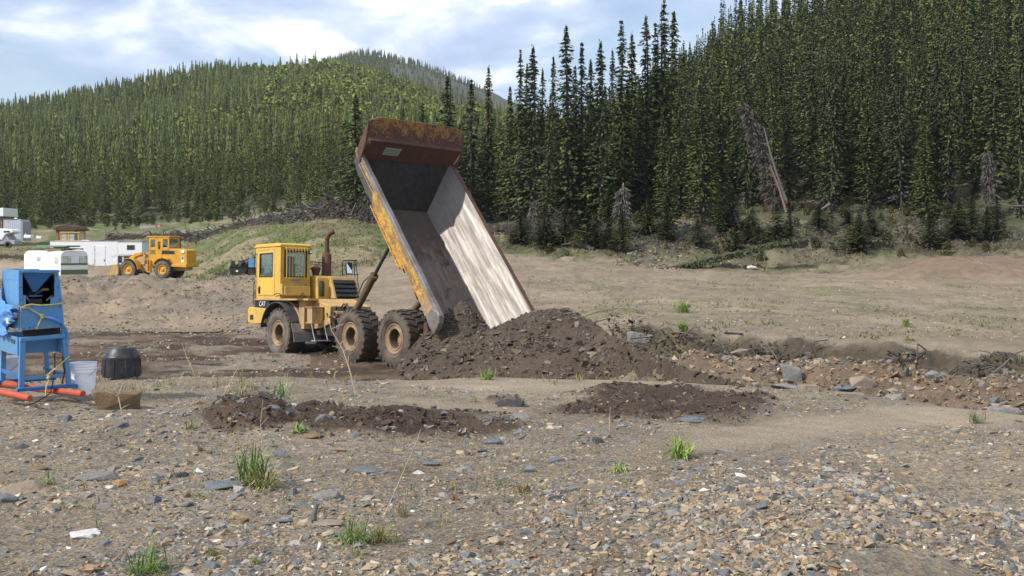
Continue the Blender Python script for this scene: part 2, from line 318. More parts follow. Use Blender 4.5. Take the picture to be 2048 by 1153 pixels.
def mat_bedin():
    # scoured steel floor of the tipping body: streaks run along its length (local x)
    m, t, b = newmat('scoured_bed_steel', .5, .15, .5)
    c = coords(t, 'Object', (.30, 4.2, 4.2)); c2 = coords(t)
    st = noise(t, 2.6, 9, .6, c, .25); st2 = noise(t, 9, 6, .7, c, .3)
    out = mixc(t, rmp(t, st, [(.34, 0.0), (.52, .55), (.66, 1.0)]), (.15, .125, .105), (.215, .19, .17))
    out = mixc(t, rmp(t, st2, [(.50, 0.0), (.72, .7)]), out, (.33, .31, .29))
    out = mixc(t, rmp(t, noise(t, .9, 5, .6, c2, .6), [(.42, 0.0), (.66, .4)]), out, (.27, .245, .225))
    out = mixc(t, rmp(t, noise(t, 1.6, 8, .7, c2, .8), [(.54, 0.0), (.68, .6)]), out, (.15, .115, .088))
    t.links.new(out, b.inputs['Base Color']); bump(t, b, noise(t, 2.2, 5, .6, c2, .4), .2, .02)
    t.links.new(rmp(t, st, [(.3, .62), (.7, .38)]), b.inputs['Roughness']); return m
M['bed_in'] = mat_bedin()
def mat_bedfloor():
    m, t, b = newmat('muddy_bed_floor', .75, 0, .3)
    c = coords(t, 'Object', (.3, 3, 3)); c2 = coords(t)
    out = mixc(t, rmp(t, noise(t, 3, 8, .7, c, .5), [(.35, 0.0), (.68, 1.0)]), (.10, .074, .055), (.21, .165, .13))
    sxx = N(t, 'ShaderNodeSeparateXYZ'); t.links.new(c2, sxx.inputs[0]); ddx = N(t, 'ShaderNodeMath', operation='MULTIPLY_ADD', n_1=.35, n_2=-1.05); t.links.new(sxx.outputs[0], ddx.inputs[0]); dd2 = N(t, 'ShaderNodeMath', operation='ADD'); t.links.new(ddx.outputs[0], dd2.inputs[0]); t.links.new(noise(t, 2.0, 6, .7, c2), dd2.inputs[1])
    out = mixc(t, rmp(t, dd2.outputs[0], [(.45, 0.0), (.8, .85)]), out, (.07, .05, .037))  # headboard end darkened: visor shade painted in over wet soil
    out = mixc(t, rmp(t, noise(t, 2.2, 8, .75, c2, .8), [(.54, 0.0), (.62, 1.0)]), out, (.065, .044, .03))
    t.links.new(out, b.inputs['Base Color']); bump(t, b, noise(t, 5, 6, .7, c2), .6, .05); return m
M['bed_floor'] = mat_bedfloor()
M['bed_mud_shade'] = worn('mud_shade_steel', (.020, .017, .015), dirt=(.038, .029, .022), amount=.5, rough=.8)  # near-black: shade under the visor painted in along with wet soil
def mat_bedout():
    m, t, b = newmat('scratched_bed_side', .6, 0, .4); c = coords(t); c2 = coords(t, 'Object', (.7, 2.2, 2.2))
    out = mixc(t, rmp(t, noise(t, 11, 9, .78, c, .8), [(.44, 0.0), (.56, .85)]), (.56, .32, .05), (.17, .09, .045))
    out = mixc(t, rmp(t, noise(t, 1.1, 6, .7, c2), [(.50, 0.0), (.66, 1.0)]), out, (.12, .085, .055))
    s = N(t, 'ShaderNodeSeparateXYZ'); t.links.new(c, s.inputs[0])
    out = mixc(t, rmp(t, s.outputs[0], [(0.0, .9), (1.0, 0.0)]), out, (.27, .22, .19))
    t.links.new(out, b.inputs['Base Color']); return m
M['bed_out'] = mat_bedout()
def mat_visor():
    m, t, b = newmat('rusty_visor', .7, .0, .35); c = coords(t); s = N(t, 'ShaderNodeSeparateXYZ'); t.links.new(c, s.inputs[0])
    scr = noise(t, 4.5, 9, .75, c, 1.6)
    a = N(t, 'ShaderNodeMath', operation='MULTIPLY_ADD', n_1=.22, n_2=-.12); t.links.new(s.outputs[2], a.inputs[0])
    d = N(t, 'ShaderNodeMath', operation='ADD'); t.links.new(a.outputs[0], d.inputs[0]); t.links.new(scr, d.inputs[1])
    out = mixc(t, rmp(t, d.outputs[0], [(.545, 0.0), (.61, .8)]), (.088, .042, .036), (.33, .17, .035))
    out = mixc(t, rmp(t, noise(t, 3, 6, .7, c), [(.56, 0.0), (.7, .8)]), out, (.09, .075, .06))
    t.links.new(out, b.inputs['Base Color']); return m
M['visor'] = mat_visor()

def mat_ground():
    m, t, b = newmat('ground', .92, 0, .2)
    ca = N(t, 'ShaderNodeVertexColor', layer_name='Col'); c = coords(t, 'Object')
    al = ca.outputs['Alpha']
    v = N(t, 'ShaderNodeTexVoronoi', i_Scale=34.0); t.links.new(c, v.inputs['Vector'])
    sp = N(t, 'ShaderNodeSeparateColor'); t.links.new(v.outputs['Color'], sp.inputs[0])
    peb = rmp(t, sp.outputs[0], [(0.0, (.07, .07, .068)), (.25, (.15, .14, .125)), (.45, (.26, .215, .16)), (.7, (.34, .275, .195)), (.86, (.36, .25, .14)), (.93, (.45, .41, .35)), (1.0, (.2, .2, .2))])
    f = N(t, 'ShaderNodeMath', operation='MULTIPLY', n_1=.62); t.links.new(al, f.inputs[0])
    col = mixc(t, f.outputs[0], ca.outputs[0], peb)
    var = rmp(t, noise(t, 1.7, 7, .65, c), [(.3, .78), (.7, 1.2)]); col = mixc(t, 1.0, col, var, 'MULTIPLY')
    var2 = rmp(t, noise(t, 55, 4, .7, c), [(.3, .72), (.72, 1.25)]); col = mixc(t, 1.0, col, var2, 'MULTIPLY')
    var3 = rmp(t, noise(t, .35, 5, .6, c), [(.35, .85), (.7, 1.15)]); col = mixc(t, 1.0, col, var3, 'MULTIPLY')
    t.links.new(col, b.inputs['Base Color'])
    h = N(t, 'ShaderNodeMath', operation='ADD'); t.links.new(noise(t, 28, 7, .75, c), h.inputs[0]); t.links.new(v.outputs['Distance'], h.inputs[1])
    n2 = N(t, 'ShaderNodeBump', i_Strength=.8, i_Distance=.025); t.links.new(h.outputs[0], n2.inputs['Height'])
    n3 = N(t, 'ShaderNodeBump', i_Strength=.45, i_Distance=.07); t.links.new(noise(t, 3.5, 9, .75, c), n3.inputs['Height']); t.links.new(n2.outputs[0], n3.inputs['Normal']); t.links.new(n3.outputs[0], b.inputs['Normal']); return m
M['ground'] = mat_ground()
def mat_stone(name='stone'):
    m, t, b = newmat(name, .85, 0, .25)
    ca = N(t, 'ShaderNodeVertexColor', layer_name='Col'); c = coords(t, 'Object')
    col = mixc(t, 1.0, ca.outputs[0], rmp(t, noise(t, 25, 6, .7, c), [(.3, .72), (.7, 1.22)]), 'MULTIPLY')
    t.links.new(col, b.inputs['Base Color']); bump(t, b, noise(t, 40, 5, .7, c), .4, .01); return m
M['stone'] = mat_stone()
def mat_rock(name, a, b2, sc=3):
    m, t, b = newmat(name, .85, 0, .25); c = coords(t)
    col = mixc(t, rmp(t, noise(t, sc, 8, .7, c, .5), [(.35, 0.0), (.68, 1.0)]), a, b2)
    col = mixc(t, rmp(t, noise(t, sc * 6, 6, .75, c), [(.55, 0.0), (.75, .7)]), col, tuple(v * .5 for v in a))
    t.links.new(col, b.inputs['Base Color']); bump(t, b, noise(t, sc * 5, 8, .7, c), .7, .04); return m
M['rock_grey'] = mat_rock('rock_grey', (.17, .168, .16), (.29, .28, .26), 4)
M['rock_slate'] = mat_rock('rock_slate', (.11, .125, .14), (.21, .225, .235), 5)
M['rock_tan'] = mat_rock('rock_tan', (.22, .175, .13), (.33, .28, .22), 4)
M['rock_brown'] = mat_rock('rock_brown', (.17, .12, .07), (.27, .19, .11), 6)
M['rock_white'] = mat_rock('rock_white', (.55, .53, .49), (.70, .68, .64), 6)
M['rock_dark'] = mat_rock('rock_dark', (.05, .05, .055), (.11, .11, .115), 6)
M['rock_orange'] = mat_rock('rock_orange', (.34, .19, .09), (.42, .28, .15), 6)
def mat_foliage(name, a, b2, jitter=.5):
    m, t, b = newmat(name, .8, 0, .15)
    ca = N(t, 'ShaderNodeVertexColor', layer_name='Col'); oi = N(t, 'ShaderNodeObjectInfo')
    v = rmp(t, oi.outputs['Random'], [(0.0, a), (1.0, b2)])
    col = mixc(t, 1.0, ca.outputs[0], v, 'MULTIPLY'); t.links.new(col, b.inputs['Base Color']); return m
M['needles'] = mat_foliage('spruce_needles', (.80, .82, .85), (1.35, 1.25, .95))
M['leaves'] = mat_foliage('leaves', (.9, .95, .9), (1.15, 1.05, 1.0))
def mat_bark(name, a, b2):
    m, t, b = newmat(name, .9, 0, .1); c = coords(t, 'Object', (6, 6, 1.2))
    t.links.new(mixc(t, noise(t, 3, 6, .7, c), a, b2), b.inputs['Base Color']); bump(t, b, noise(t, 5, 5, .7, c), .6, .02); return m
M['bark'] = mat_bark('spruce_bark', (.045, .038, .032), (.10, .085, .07))
M['dead'] = mat_bark('grey_deadwood', (.10, .092, .085), (.20, .188, .175))
M['deadtwig'] = mat_bark('dead_twigs', (.060, .054, .050), (.125, .114, .105))
M['barkless'] = mat_bark('peeled_wood', (.42, .26, .14), (.52, .36, .22))
M['peeled'] = mat_bark('peeled_trunk', (.17, .115, .08), (.27, .20, .15))
M['reddish'] = mat_bark('red_brown_bark', (.20, .11, .065), (.30, .18, .11))
def mat_dirt(name, a, b2):
    m, t, b = newmat(name, .9, 0, .25); c = coords(t)
    t.links.new(mixc(t, rmp(t, noise(t, 5, 8, .75, c), [(.35, 0.0), (.68, 1.0)]), a, b2), b.inputs['Base Color'])
    bump(t, b, noise(t, 13, 8, .75, c), .9, .06); return m
M['dirt'] = mat_dirt('dumped_dirt', (.058, .038, .025), (.12, .082, .052))
def mat_water():
    m, t, b = newmat('muddy_water', .08, 0, .5); c = coords(t)
    b.inputs['Base Color'].default_value = (.16, .12, .08, 1); bump(t, b, noise(t, 3, 3, .5, c), .15, .01); return m
M['water'] = mat_water()
M['snow'] = mat_rock('snowy_mountain', (.17, .19, .24), (.22, .24, .28), .01)

# ------------------------------------------------------------------ object helpers
def tag(o, label=None, cat=None, group=None, kind=None):
    if label: o['label'] = label
    if cat: o['category'] = cat
    if group: o['group'] = group
    if kind: o['kind'] = kind
    return o
def link(name, me, m=None, parent=None):
    if m is not None:
        for k in (m if isinstance(m, list) else [m]): me.materials.append(k)
    o = bpy.data.objects.new(name, me); COL.objects.link(o)
    if parent is not None: o.parent = parent
    return o
def empty(name, loc=(0, 0, 0), rz=0, label=None, cat=None, group=None):
    o = bpy.data.objects.new(name, None); COL.objects.link(o); o.location = loc; o.rotation_euler = (0, 0, rz)
    o.empty_display_size = .2; return tag(o, label, cat, group)
def np_mesh(name, V, Fc, col=None, smooth_=False):
    """V (n,3), Fc (m,k) with k 3 or 4, col (n,4) point colours"""
    me = bpy.data.meshes.new(name); V = np.ascontiguousarray(V, dtype=np.float32); Fc = np.ascontiguousarray(Fc, dtype=np.int32)
    k = Fc.shape[1]; me.vertices.add(len(V)); me.vertices.foreach_set('co', V.ravel())
    me.loops.add(Fc.size); me.loops.foreach_set('vertex_index', Fc.ravel())
    me.polygons.add(len(Fc)); me.polygons.foreach_set('loop_start', np.arange(0, Fc.size, k, dtype=np.int32))
    me.polygons.foreach_set('use_smooth', np.full(len(Fc), smooth_))
    if col is not None:
        a = me.color_attributes.new('Col', 'FLOAT_COLOR', 'POINT'); a.data.foreach_set('color', np.ascontiguousarray(col, dtype=np.float32).ravel())
    me.update(calc_edges=True); return me
class MB:
    """collects shapes into ONE mesh"""
    def __init__(s): s.v = []; s.f = []
    def add(s, vs, fs):
        n = len(s.v); s.v += [tuple(v) for v in vs]; s.f += [tuple(i + n for i in f) for f in fs]; return s
    def box(s, x0, x1, y0, y1, z0, z1, rot=None, piv=None):
        vs = [Vector((x, y, z)) for z in (z0, z1) for y in (y0, y1) for x in (x0, x1)]
        if rot is not None:
            c = Vector(piv) if piv is not None else sum(vs, Vector()) / 8; q = rot if isinstance(rot, Matrix) else Euler(rot).to_matrix()
            vs = [q @ (v - c) + c for v in vs]
        return s.add(vs, [(0, 2, 3, 1), (4, 5, 7, 6), (0, 1, 5, 4), (2, 6, 7, 3), (0, 4, 6, 2), (1, 3, 7, 5)])
    def prism(s, pts, y0, y1, axis='y'):
        """closed outline in two axes, extruded along the third; axis y -> pts are (x,z)"""
        n = len(pts); f = {'y': lambda p, w: (p[0], w, p[1]), 'x': lambda p, w: (w, p[0], p[1]), 'z': lambda p, w: (p[0], p[1], w)}[axis]
        return s.add([f(p, y0) for p in pts] + [f(p, y1) for p in pts], [tuple(range(n)), tuple(range(2 * n - 1, n - 1, -1))] + [(i, i + n, (i + 1) % n + n, (i + 1) % n) for i in range(n)])
    def tube(s, pts, r, n=10, caps=True):
        pts = [Vector(p) for p in pts]; rs = r if isinstance(r, (list, tuple)) else [r] * len(pts); vs = []; up = None
        for i, p in enumerate(pts):
            d = (pts[min(i + 1, len(pts) - 1)] - pts[max(i - 1, 0)]).normalized()
            a = d.orthogonal().normalized() if up is None else (up - d * up.dot(d)).normalized(); up = a; b = d.cross(a)
            vs += [p + (a * math.cos(2 * math.pi * k / n) + b * math.sin(2 * math.pi * k / n)) * rs[i] for k in range(n)]
        fs = [(i * n + k, i * n + (k + 1) % n, (i + 1) * n + (k + 1) % n, (i + 1) * n + k) for i in range(len(pts) - 1) for k in range(n)]
        if caps: fs += [tuple(range(n - 1, -1, -1)), tuple(range((len(pts) - 1) * n, len(pts) * n))]
        return s.add(vs, fs)
    def lathe(s, prof, n=40, c=(0, 0, 0), axis='y', caps=True):
        """prof = [(offset along axis, radius)]"""
        vs = []
        for o, r in prof:
            for k in range(n):
                a = 2 * math.pi * k / n; u, w = r * math.cos(a), r * math.sin(a)
                vs.append({'y': (c[0] + u, c[1] + o, c[2] + w), 'z': (c[0] + u, c[1] + w, c[2] + o), 'x': (c[0] + o, c[1] + u, c[2] + w)}[axis])
        fs = [(i * n + k, (i + 1) * n + k, (i + 1) * n + (k + 1) % n, i * n + (k + 1) % n) for i in range(len(prof) - 1) for k in range(n)]
        if caps and prof[0][1] > 1e-4: fs.append(tuple(range(n)))
        if caps and prof[-1][1] > 1e-4: fs.append(tuple(range((len(prof) - 1) * n + n - 1, (len(prof) - 1) * n - 1, -1)))
        return s.add(vs, fs)
    def quad(s, a, b, c, d): return s.add([a, b, c, d], [(0, 1, 2, 3)])
    def build(s, name, m, parent=None, bevel=0.0, smooth_=False, seg=2, solid=0.0, normals=True):
        me = bpy.data.meshes.new(name); me.from_pydata(s.v, [], s.f)
        if normals:
            bm = bmesh.new(); bm.from_mesh(me); bmesh.ops.remove_doubles(bm, verts=bm.verts, dist=1e-5); bmesh.ops.recalc_face_normals(bm, faces=bm.faces); bm.to_mesh(me); bm.free()
        o = link(name, me, m, parent)
        if smooth_:
            me.polygons.foreach_set('use_smooth', [True] * len(me.polygons)); me.set_sharp_from_angle(angle=R(35))
        if solid: md = o.modifiers.new('t', 'SOLIDIFY'); md.thickness = solid; md.offset = 0
        if bevel: md = o.modifiers.new('b', 'BEVEL'); md.width = bevel; md.segments = seg; md.limit_method = 'ANGLE'; md.angle_limit = R(40)
        return o
def text_mesh(name, body, size, m, parent, mat4, extrude=.004):
    c = bpy.data.curves.new(name, 'FONT'); c.body = body; c.size = size; c.extrude = extrude; c.align_x = 'CENTER'; c.align_y = 'CENTER'
    t = bpy.data.objects.new(name + '_tmp', c); COL.objects.link(t)
    dg = bpy.context.evaluated_depsgraph_get(); me = bpy.data.meshes.new_from_object(t.evaluated_get(dg))
    bpy.data.objects.remove(t); o = link(name, me, m, parent); o.matrix_local = mat4; return o
def copy_tree(o, parent=None):
    c = o.copy(); COL.objects.link(c); c.parent = parent
    for ch in list(o.children): copy_tree(ch, c)
    return c

# ------------------------------------------------------------------ ground sheet
def build_ground():
    us = np.concatenate([np.linspace(-1.0, -.56, 40, endpoint=False), np.linspace(-.56, .56, 620), np.linspace(.56, 1.0, 41)[1:]])
    back = np.array([-60, -40, -25, -15, -8, -4, -1, 1, 2.5, 3.6])
    scr = np.linspace(1190, 560, 420); near = 1.72 * F / (scr - 500); near = near[(near > 4.4) & (near < 30)]
    near = np.sort(near); mid = np.exp(np.linspace(math.log(30.2), math.log(130), 190)); far = np.exp(np.linspace(math.log(132), math.log(3900), 150))
    ys = np.concatenate([back, near, mid, far])
    U, Yg = np.meshgrid(us, ys); G = np.where(Yg > 5, Yg, 5 + (5 - Yg)); X = U * G
    Z = H(X, Yg)
    m, px, py, nz = zones(X, Yg, base(X, Yg))
    nz2 = fbm(X * .6, Yg * .6, 4, 101); nz3 = fbm(X * .12, Yg * .12, 4, 102); nz4 = fbm(X * .03, Yg * .03, 4, 103)
    C = np.zeros(X.shape + (4,)); C[..., :3] = (.345, .275, .19); C[..., 3] = 1.0
    def lay(mask, col, al=None, k=1.0):
        a = (np.clip(mask, 0, 1) * k)[..., None]; C[..., :3] = C[..., :3] * (1 - a) + np.array(col) * a
        if al is not None: C[..., 3] = C[..., 3] * (1 - a[..., 0]) + al * a[..., 0]
    lay(ss(.5, .62, nz2) * (Yg < 18), (.30, .245, .18), .8)
    lay(m['mud'], (.15, .10, .066), .25)
    lay(m['mud'] * ss(.42, .55, fbm(X * .35 + Yg * .2, Yg * 1.3 - X * .25, 4, 104)), (.066, .043, .029), .08)
    lay(m['mud'] * ss(.58, .68, fbm(X * .5, Yg * .9, 4, 105)) * (px < 620), (.24, .20, .155), .9)
    lay(m['field'], (.275, .215, .15), .5)
    lay(ss(42, 46, Yg) * (1 - ss(56, 62, Yg)) * (1 - ss(560, 760, px)), (.20, .16, .12), .75)
    lay(m['field'] * ss(.5, .65, fbm(X * .15, Yg * .5, 4, 106)), (.29, .225, .155), .3)
    lay(m['field'] * (px > 1080) * (1 - ss(3, 9, np.abs(py - np.interp(px, [900, 1250, 1500, 1800, 2048], [585, 600, 618, 642, 668])))), (.33, .26, .185), .1, .8)
    lay(m['field'] * (px > 1380) * ss(1380, 1600, px) * (1 - ss(2, 7, np.abs(py - np.interp(px, [1300, 1600, 2048], [585, 572, 580])))), (.31, .24, .165), .1, .7)
    lay(m['field'] * (px > 1150) * ss(.54, .66, fbm(X * .4, Yg * .8, 5, 107, .6)) * ss(26, 34, Yg), (.16, .16, .075), .2, .75)
    lay(ell(px, Yg * 10, 1960, 690, 260, 75, None, .4), (.23, .165, .11), .1)
    lay(m['berm'], (.185, .13, .085), .25)
    lay(m['ditch'], (.085, .066, .046), .1)
    lay(m['ditch'] * ss(.5, .6, nz2), (.12, .105, .06), .1)
    lay(m['path'], (.39, .31, .225), .12)
    lay(m['patch'], (.075, .05, .036), .15)
    lay(m['patch'] * ss(.52, .62, nz2), (.11, .075, .05), .1)
    g = m['grass']; lay(g, (.15, .145, .075), 0.0)
    lay(g * ss(.42, .58, nz3), (.25, .215, .125), 0.0, .9)
    lay(g * ss(.5, .62, fbm(X * .3, Yg * .3, 4, 108)), (.10, .14, .04), 0.0, .9)
    lay(g * ss(.55, .7, nz2), (.20, .155, .11), 0.0, .7)
    # tan road and lot at the far left
    lay((px < 60) * (1 - ss(105, 112, Yg)) * ss(60, 70, Yg), (.34, .27, .19), .1)
    rb = g * ss(960, 1080, px); lay(rb, (.10, .095, .055), 0.0, .85); lay(rb * ss(.46, .56, fbm(X * .5, Yg * .5, 5, 112)), (.06, .055, .04), 0.0, .75); lay(rb * ss(.52, .6, fbm(X * .35, Yg * .35, 4, 113)), (.21, .18, .12), 0.0, .7)
    f = m['forest']; lay(f, (.07, .08, .04), 0.0, .85)
    lay(f * ss(.5, .6, fbm(X * .06, Yg * .06, 4, 109)), (.20, .17, .10), 0.0, .6)
    hill = f * ss(190, 300, Yg)
    lay(hill, (.06, .085, .025), 0.0)
    lay(hill * ss(.48, .58, fbm(X * .012, Yg * .012, 4, 110)) * ss(290, 370, Yg), (.14, .175, .055), 0.0)  # paler undergrowth patches, doubling as sunlit spots painted on the upper hill
    lay(m['mount'], (.085, .085, .062), 0.0)
    lay(m['mount'] * ss(.45, .62, fbm(X * .012, Yg * .006, 4, 111)), (.07, .08, .05), 0.0)
    nr, nc = X.shape; idx = np.arange(nr * nc).reshape(nr, nc)
    Fc = np.stack([idx[:-1, :-1], idx[:-1, 1:], idx[1:, 1:], idx[1:, :-1]], -1).reshape(-1, 4)
    me = np_mesh('ground', np.stack([X, Yg, Z], -1).reshape(-1, 3), Fc, C.reshape(-1, 4), True)
    tag(link('ground', me, M['ground']), kind='structure')
    # distant snow-streaked mountain at the left end of the valley
    xs = np.linspace(-2600, -900, 60); ys = np.linspace(2600, 3900, 30); X, Yg = np.meshgrid(xs, ys)
    pk = np.interp(1024 + F * X / 3000, [-800, -300, -30, 40, 120, 400], [330, 250, 205, 228, 262, 380])
    Z = (ZC + (500 - pk) / F * 3000) * np.clip(1 - np.abs(Yg - 3100) / 700, 0, 1) + (fbm(X * .01, Yg * .01, 4, 120) - .5) * 60
    idx = np.arange(X.size).reshape(X.shape); Fc = np.stack([idx[:-1, :-1], idx[:-1, 1:], idx[1:, 1:], idx[1:, :-1]], -1).reshape(-1, 4)
    nzc = ss(.5, .56, fbm(X * .012, Yg * .02, 4, 121)); C = np.ones(X.shape + (4,)); C[..., :3] = np.array((.13, .15, .20)) * (1 - nzc[..., None]) + .7 * nzc[..., None]
    C[..., 3] = 0
    tag(link('mountain', np_mesh('mountain', np.stack([X, Yg, Z], -1).reshape(-1, 3), Fc, C.reshape(-1, 4), True), M['ground']), kind='structure')
build_ground()

# ------------------------------------------------------------------ stones
def stone_templates(n, flat=(.25, .6), pts=9, seed=3):
    r = np.random.default_rng(seed); out = []
    for _ in range(n):
        bm = bmesh.new(); P = r.normal(size=(pts, 3)); P /= np.linalg.norm(P, axis=1)[:, None]; P *= r.uniform(.75, 1.1, (pts, 1)); P *= (1, r.uniform(.5, .9), r.uniform(*flat))
        for p in P: bm.verts.new(p)
        g = bmesh.ops.convex_hull(bm, input=bm.verts); bmesh.ops.delete(bm, geom=[v for v in bm.verts if not v.link_faces], context='VERTS')
        bmesh.ops.triangulate(bm, faces=bm.faces); bm.verts.index_update()
        out.append((np.array([v.co[:] for v in bm.verts]), np.array([[v.index for v in f.verts] for f in bm.faces]))); bm.free()
    return out
ST = stone_templates(26)
PAL = 1.08 * np.array([(.135, .142, .145), (.20, .20, .195), (.10, .10, .10), (.29, .225, .145), (.35, .285, .20), (.23, .165, .10), (.36, .25, .155), (.50, .47, .42), (.24, .22, .20), (.16, .15, .13), (.62, .60, .56), (.30, .20, .13)])
PW = np.array([.12, .10, .06, .22, .15, .13, .045, .018, .11, .10, .004, .05]); PW = PW / PW.sum()
def eul(a, b, c):
    ca, sa, cb, sb, cc, sc = np.cos(a), np.sin(a), np.cos(b), np.sin(b), np.cos(c), np.sin(c)
    return np.stack([cc * cb, cc * sb * sa - sc * ca, cc * sb * ca + sc * sa, sc * cb, sc * sb * sa + cc * ca, sc * sb * ca - cc * sa, -sb, cb * sa, cb * ca], -1).reshape(-1, 3, 3)
def scatter(temps, pos, size, tilt, cols, which=None, rng=RNG, sunk=.25):
    n = len(pos); which = rng.integers(0, len(temps), n) if which is None else which
    Rm = eul(rng.normal(0, 1, n) * tilt, rng.normal(0, 1, n) * tilt, rng.uniform(0, 6.28, n)); VV = []; FF = []; CC = []; off = 0
    for k, (tv, tf) in enumerate(temps):
        s = np.where(which == k)[0]
        if not len(s): continue
        V = np.einsum('nij,vj->nvi', Rm[s], tv) * size[s][:, None, None] + pos[s][:, None, :]; V[..., 2] += size[s][:, None] * sunk * .3
        VV.append(V.reshape(-1, 3)); FF.append((tf[None] + (np.arange(len(s)) * len(tv))[:, None, None] + off).reshape(-1, 3)); off += len(s) * len(tv)
        CC.append(np.repeat(cols[s], len(tv), 0))
    C = np.concatenate(CC); return np.concatenate(VV), np.concatenate(FF), np.concatenate([C, np.ones((len(C), 1))], 1)
def palcol(n, pw=PW, pal=PAL, rng=RNG): return pal[rng.choice(len(pal), n, p=pw)] * rng.uniform(.75, 1.2, (n, 1))
def sample_view(n, px0, px1, Y0, Y1, py_bias=True):
    """uniform over the picture area of a flat ground 1.7 m below the eye"""
    a, b = F * 1.7 / Y1, F * 1.7 / Y0; s = RNG.uniform(a, b, n); Y = F * 1.7 / s; px = RNG.uniform(px0, px1, n)
    return (px - 1024) / F * Y, Y
def build_gravel():
    parts = []
    def lot(n, px0, px1, Y0, Y1, smin, smax, power, keep, tilt=.28, pw=PW, pal=PAL, dark=1.0):
        x, y = sample_view(n, px0, px1, Y0, Y1); b0 = base(x, y); m, px, py, nz = zones(x, y, b0)
        k = RNG.uniform(size=n) < keep(m, px, py, x, y); x, y = x[k], y[k]
        u = RNG.uniform(size=len(x)); s = smin * (1 - u * (1 - (smin / smax) ** power)) ** (-1 / power)
        s = s * np.clip(y / 9, .8, 2.2) ** .5
        parts.append(scatter(ST, np.stack([x, y, H(x, y) - s * .12], -1), s, tilt, palcol(len(x), pw, pal) * dark))
    clump = lambda x, y: .25 + .75 * ss(.42, .62, fbm(x * 1.1, y * 1.1, 5, 201, .6))
    # overall gravel
    lot(104000, -480, 2530, 4.3, 17, .009, .045, 2.3, lambda m, px, py, x, y: clump(x, y) * (1 - m['path'] * .93) * (1 - m['patch'] * .85))
    lot(13500, -480, 2530, 4.3, 17, .025, .10, 2.6, lambda m, px, py, x, y: clump(x, y) * (1 - m['path'] * .96) * (1 - m['patch'] * .7))
    lot(2200, -480, 2530, 4.3, 16, .045, .12, 3.0, lambda m, px, py, x, y: clump(x, y) * (1 - m['path']) * (1 - m['patch'] * .5), .16, np.array([.3, .2, .08, .12, .06, .05, 0, .02, .08, .07, 0, .02]))
    # the coarse slaty mound bottom right
    mound = lambda m, px, py, x, y: ss(0, 120, py - np.interp(px, [600, 900, 1050, 1300, 1700, 2048], [1120, 1060, 950, 900, 865, 850])) * (1 - .8 * ell(px, py, 1900, 985, 150, 75)) * (.28 + .72 * ss(.42, .6, fbm(x * 1.8, y * 1.8, 4, 202)))
    lot(42000, 500, 2530, 4.3, 12, .015, .055, 2.0, mound, .38)
    lot(10000, 700, 2530, 4.3, 11, .03, .075, 2.4, mound, .42)
    V, Fc, C = [], [], []; off = 0
    for v, f, c in parts: V.append(v); Fc.append(f + off); C.append(c); off += len(v)
    me = np_mesh('gravel', np.concatenate(V), np.concatenate(Fc), np.concatenate(C)); tag(link('gravel', me, M['stone']), kind='stuff', label='loose slaty gravel strewn over the terrace')
    # clods in the dark soil patches
    n = 16000; x, y = sample_view(n, 380, 1620, 7.5, 14.5); m, px, py, nz = zones(x, y, base(x, y)); k = RNG.uniform(size=n) < m['patch'] * (.2 + .8 * ss(.4, .6, fbm(x * 3, y * 3, 3, 203))); x, y = x[k], y[k]
    s = .013 / RNG.uniform(.04, 1, len(x)) ** .6; c = np.array([(.07, .045, .032), (.10, .068, .045), (.055, .04, .032), (.13, .12, .115)])[RNG.choice(4, len(x), p=[.4, .3, .22, .08])]
    v, f, c = scatter(ST, np.stack([x, y, H(x, y)], -1), s, .6, c); tag(link('dark_dirt', np_mesh('dark_dirt', v, f, c), M['stone']), kind='stuff', label='dark brown clods of soil on the terrace')
    # stones out on the pad, the bank and the field
    parts = []
    def lot2(n, px0, px1, Y0, Y1, smin, smax, keep, dark=1.0, pw=PW, tilt=.4):
        Y = np.exp(RNG.uniform(math.log(Y0), math.log(Y1), n)); px = RNG.uniform(px0, px1, n); x = (px - 1024) / F * Y
        m, px, py, nz = zones(x, Y, base(x, Y)); k = RNG.uniform(size=n) < keep(m, px, py, x, Y); x, Y = x[k], Y[k]
        s = smin / RNG.uniform((smin / smax) ** 1.6, 1, len(x)) ** (1 / 1.6)
        parts.append(scatter(ST, np.stack([x, Y, H(x, Y)], -1), s, tilt, palcol(len(x), pw) * dark))
    lot2(9000, -40, 700, 19, 44, .03, .12, lambda m, px, py, x, y: ss(.46, .62, fbm(x * .4, y * .8, 3, 204)))
    lot2(26000, -40, 700, 41, 60, .025, .15, lambda m, px, py, x, y: .25 + .75 * ss(.40, .60, fbm(x * .25, y * .3, 3, 205)), .85)
    bw = PW.copy(); bw[[4, 5, 6, 11]] *= 1.8; bw[[7, 10]] *= .6; bw /= bw.sum()
    lot2(9000, 1130, 2120, 11.5, 28, .035, .17, lambda m, px, py, x, y: m['berm'] * (1 - m['ditch'] * .9) * (.2 + .8 * ss(.4, .58, fbm(x * 1.2, y * 1.2, 3, 206))), .78, bw, .6)
    lot2(16000, 700, 2120, 24, 78, .018, .055, lambda m, px, py, x, y: m['field'] * (1 - m['grass']) * .9)
    bb = PW.copy(); bb[[0, 1, 7, 10]] *= .2; bb[[5, 9, 11]] *= 3; bb /= bb.sum()
    lot2(9000, 1130, 2120, 11.5, 28, .03, .13, lambda m, px, py, x, y: m['berm'] * (1 - m['ditch'] * .7), .8, bb, .6)
    crest = lambda px: np.interp(px, PXS, Y5)
    lot2(4500, 1200, 1900, 17, 25, .035, .15, lambda m, px, py, x, y: np.exp(-((y - crest(px)) / .7) ** 2) * (1 - ss(1500, 1800, px) * .7), .95, bw, .5)
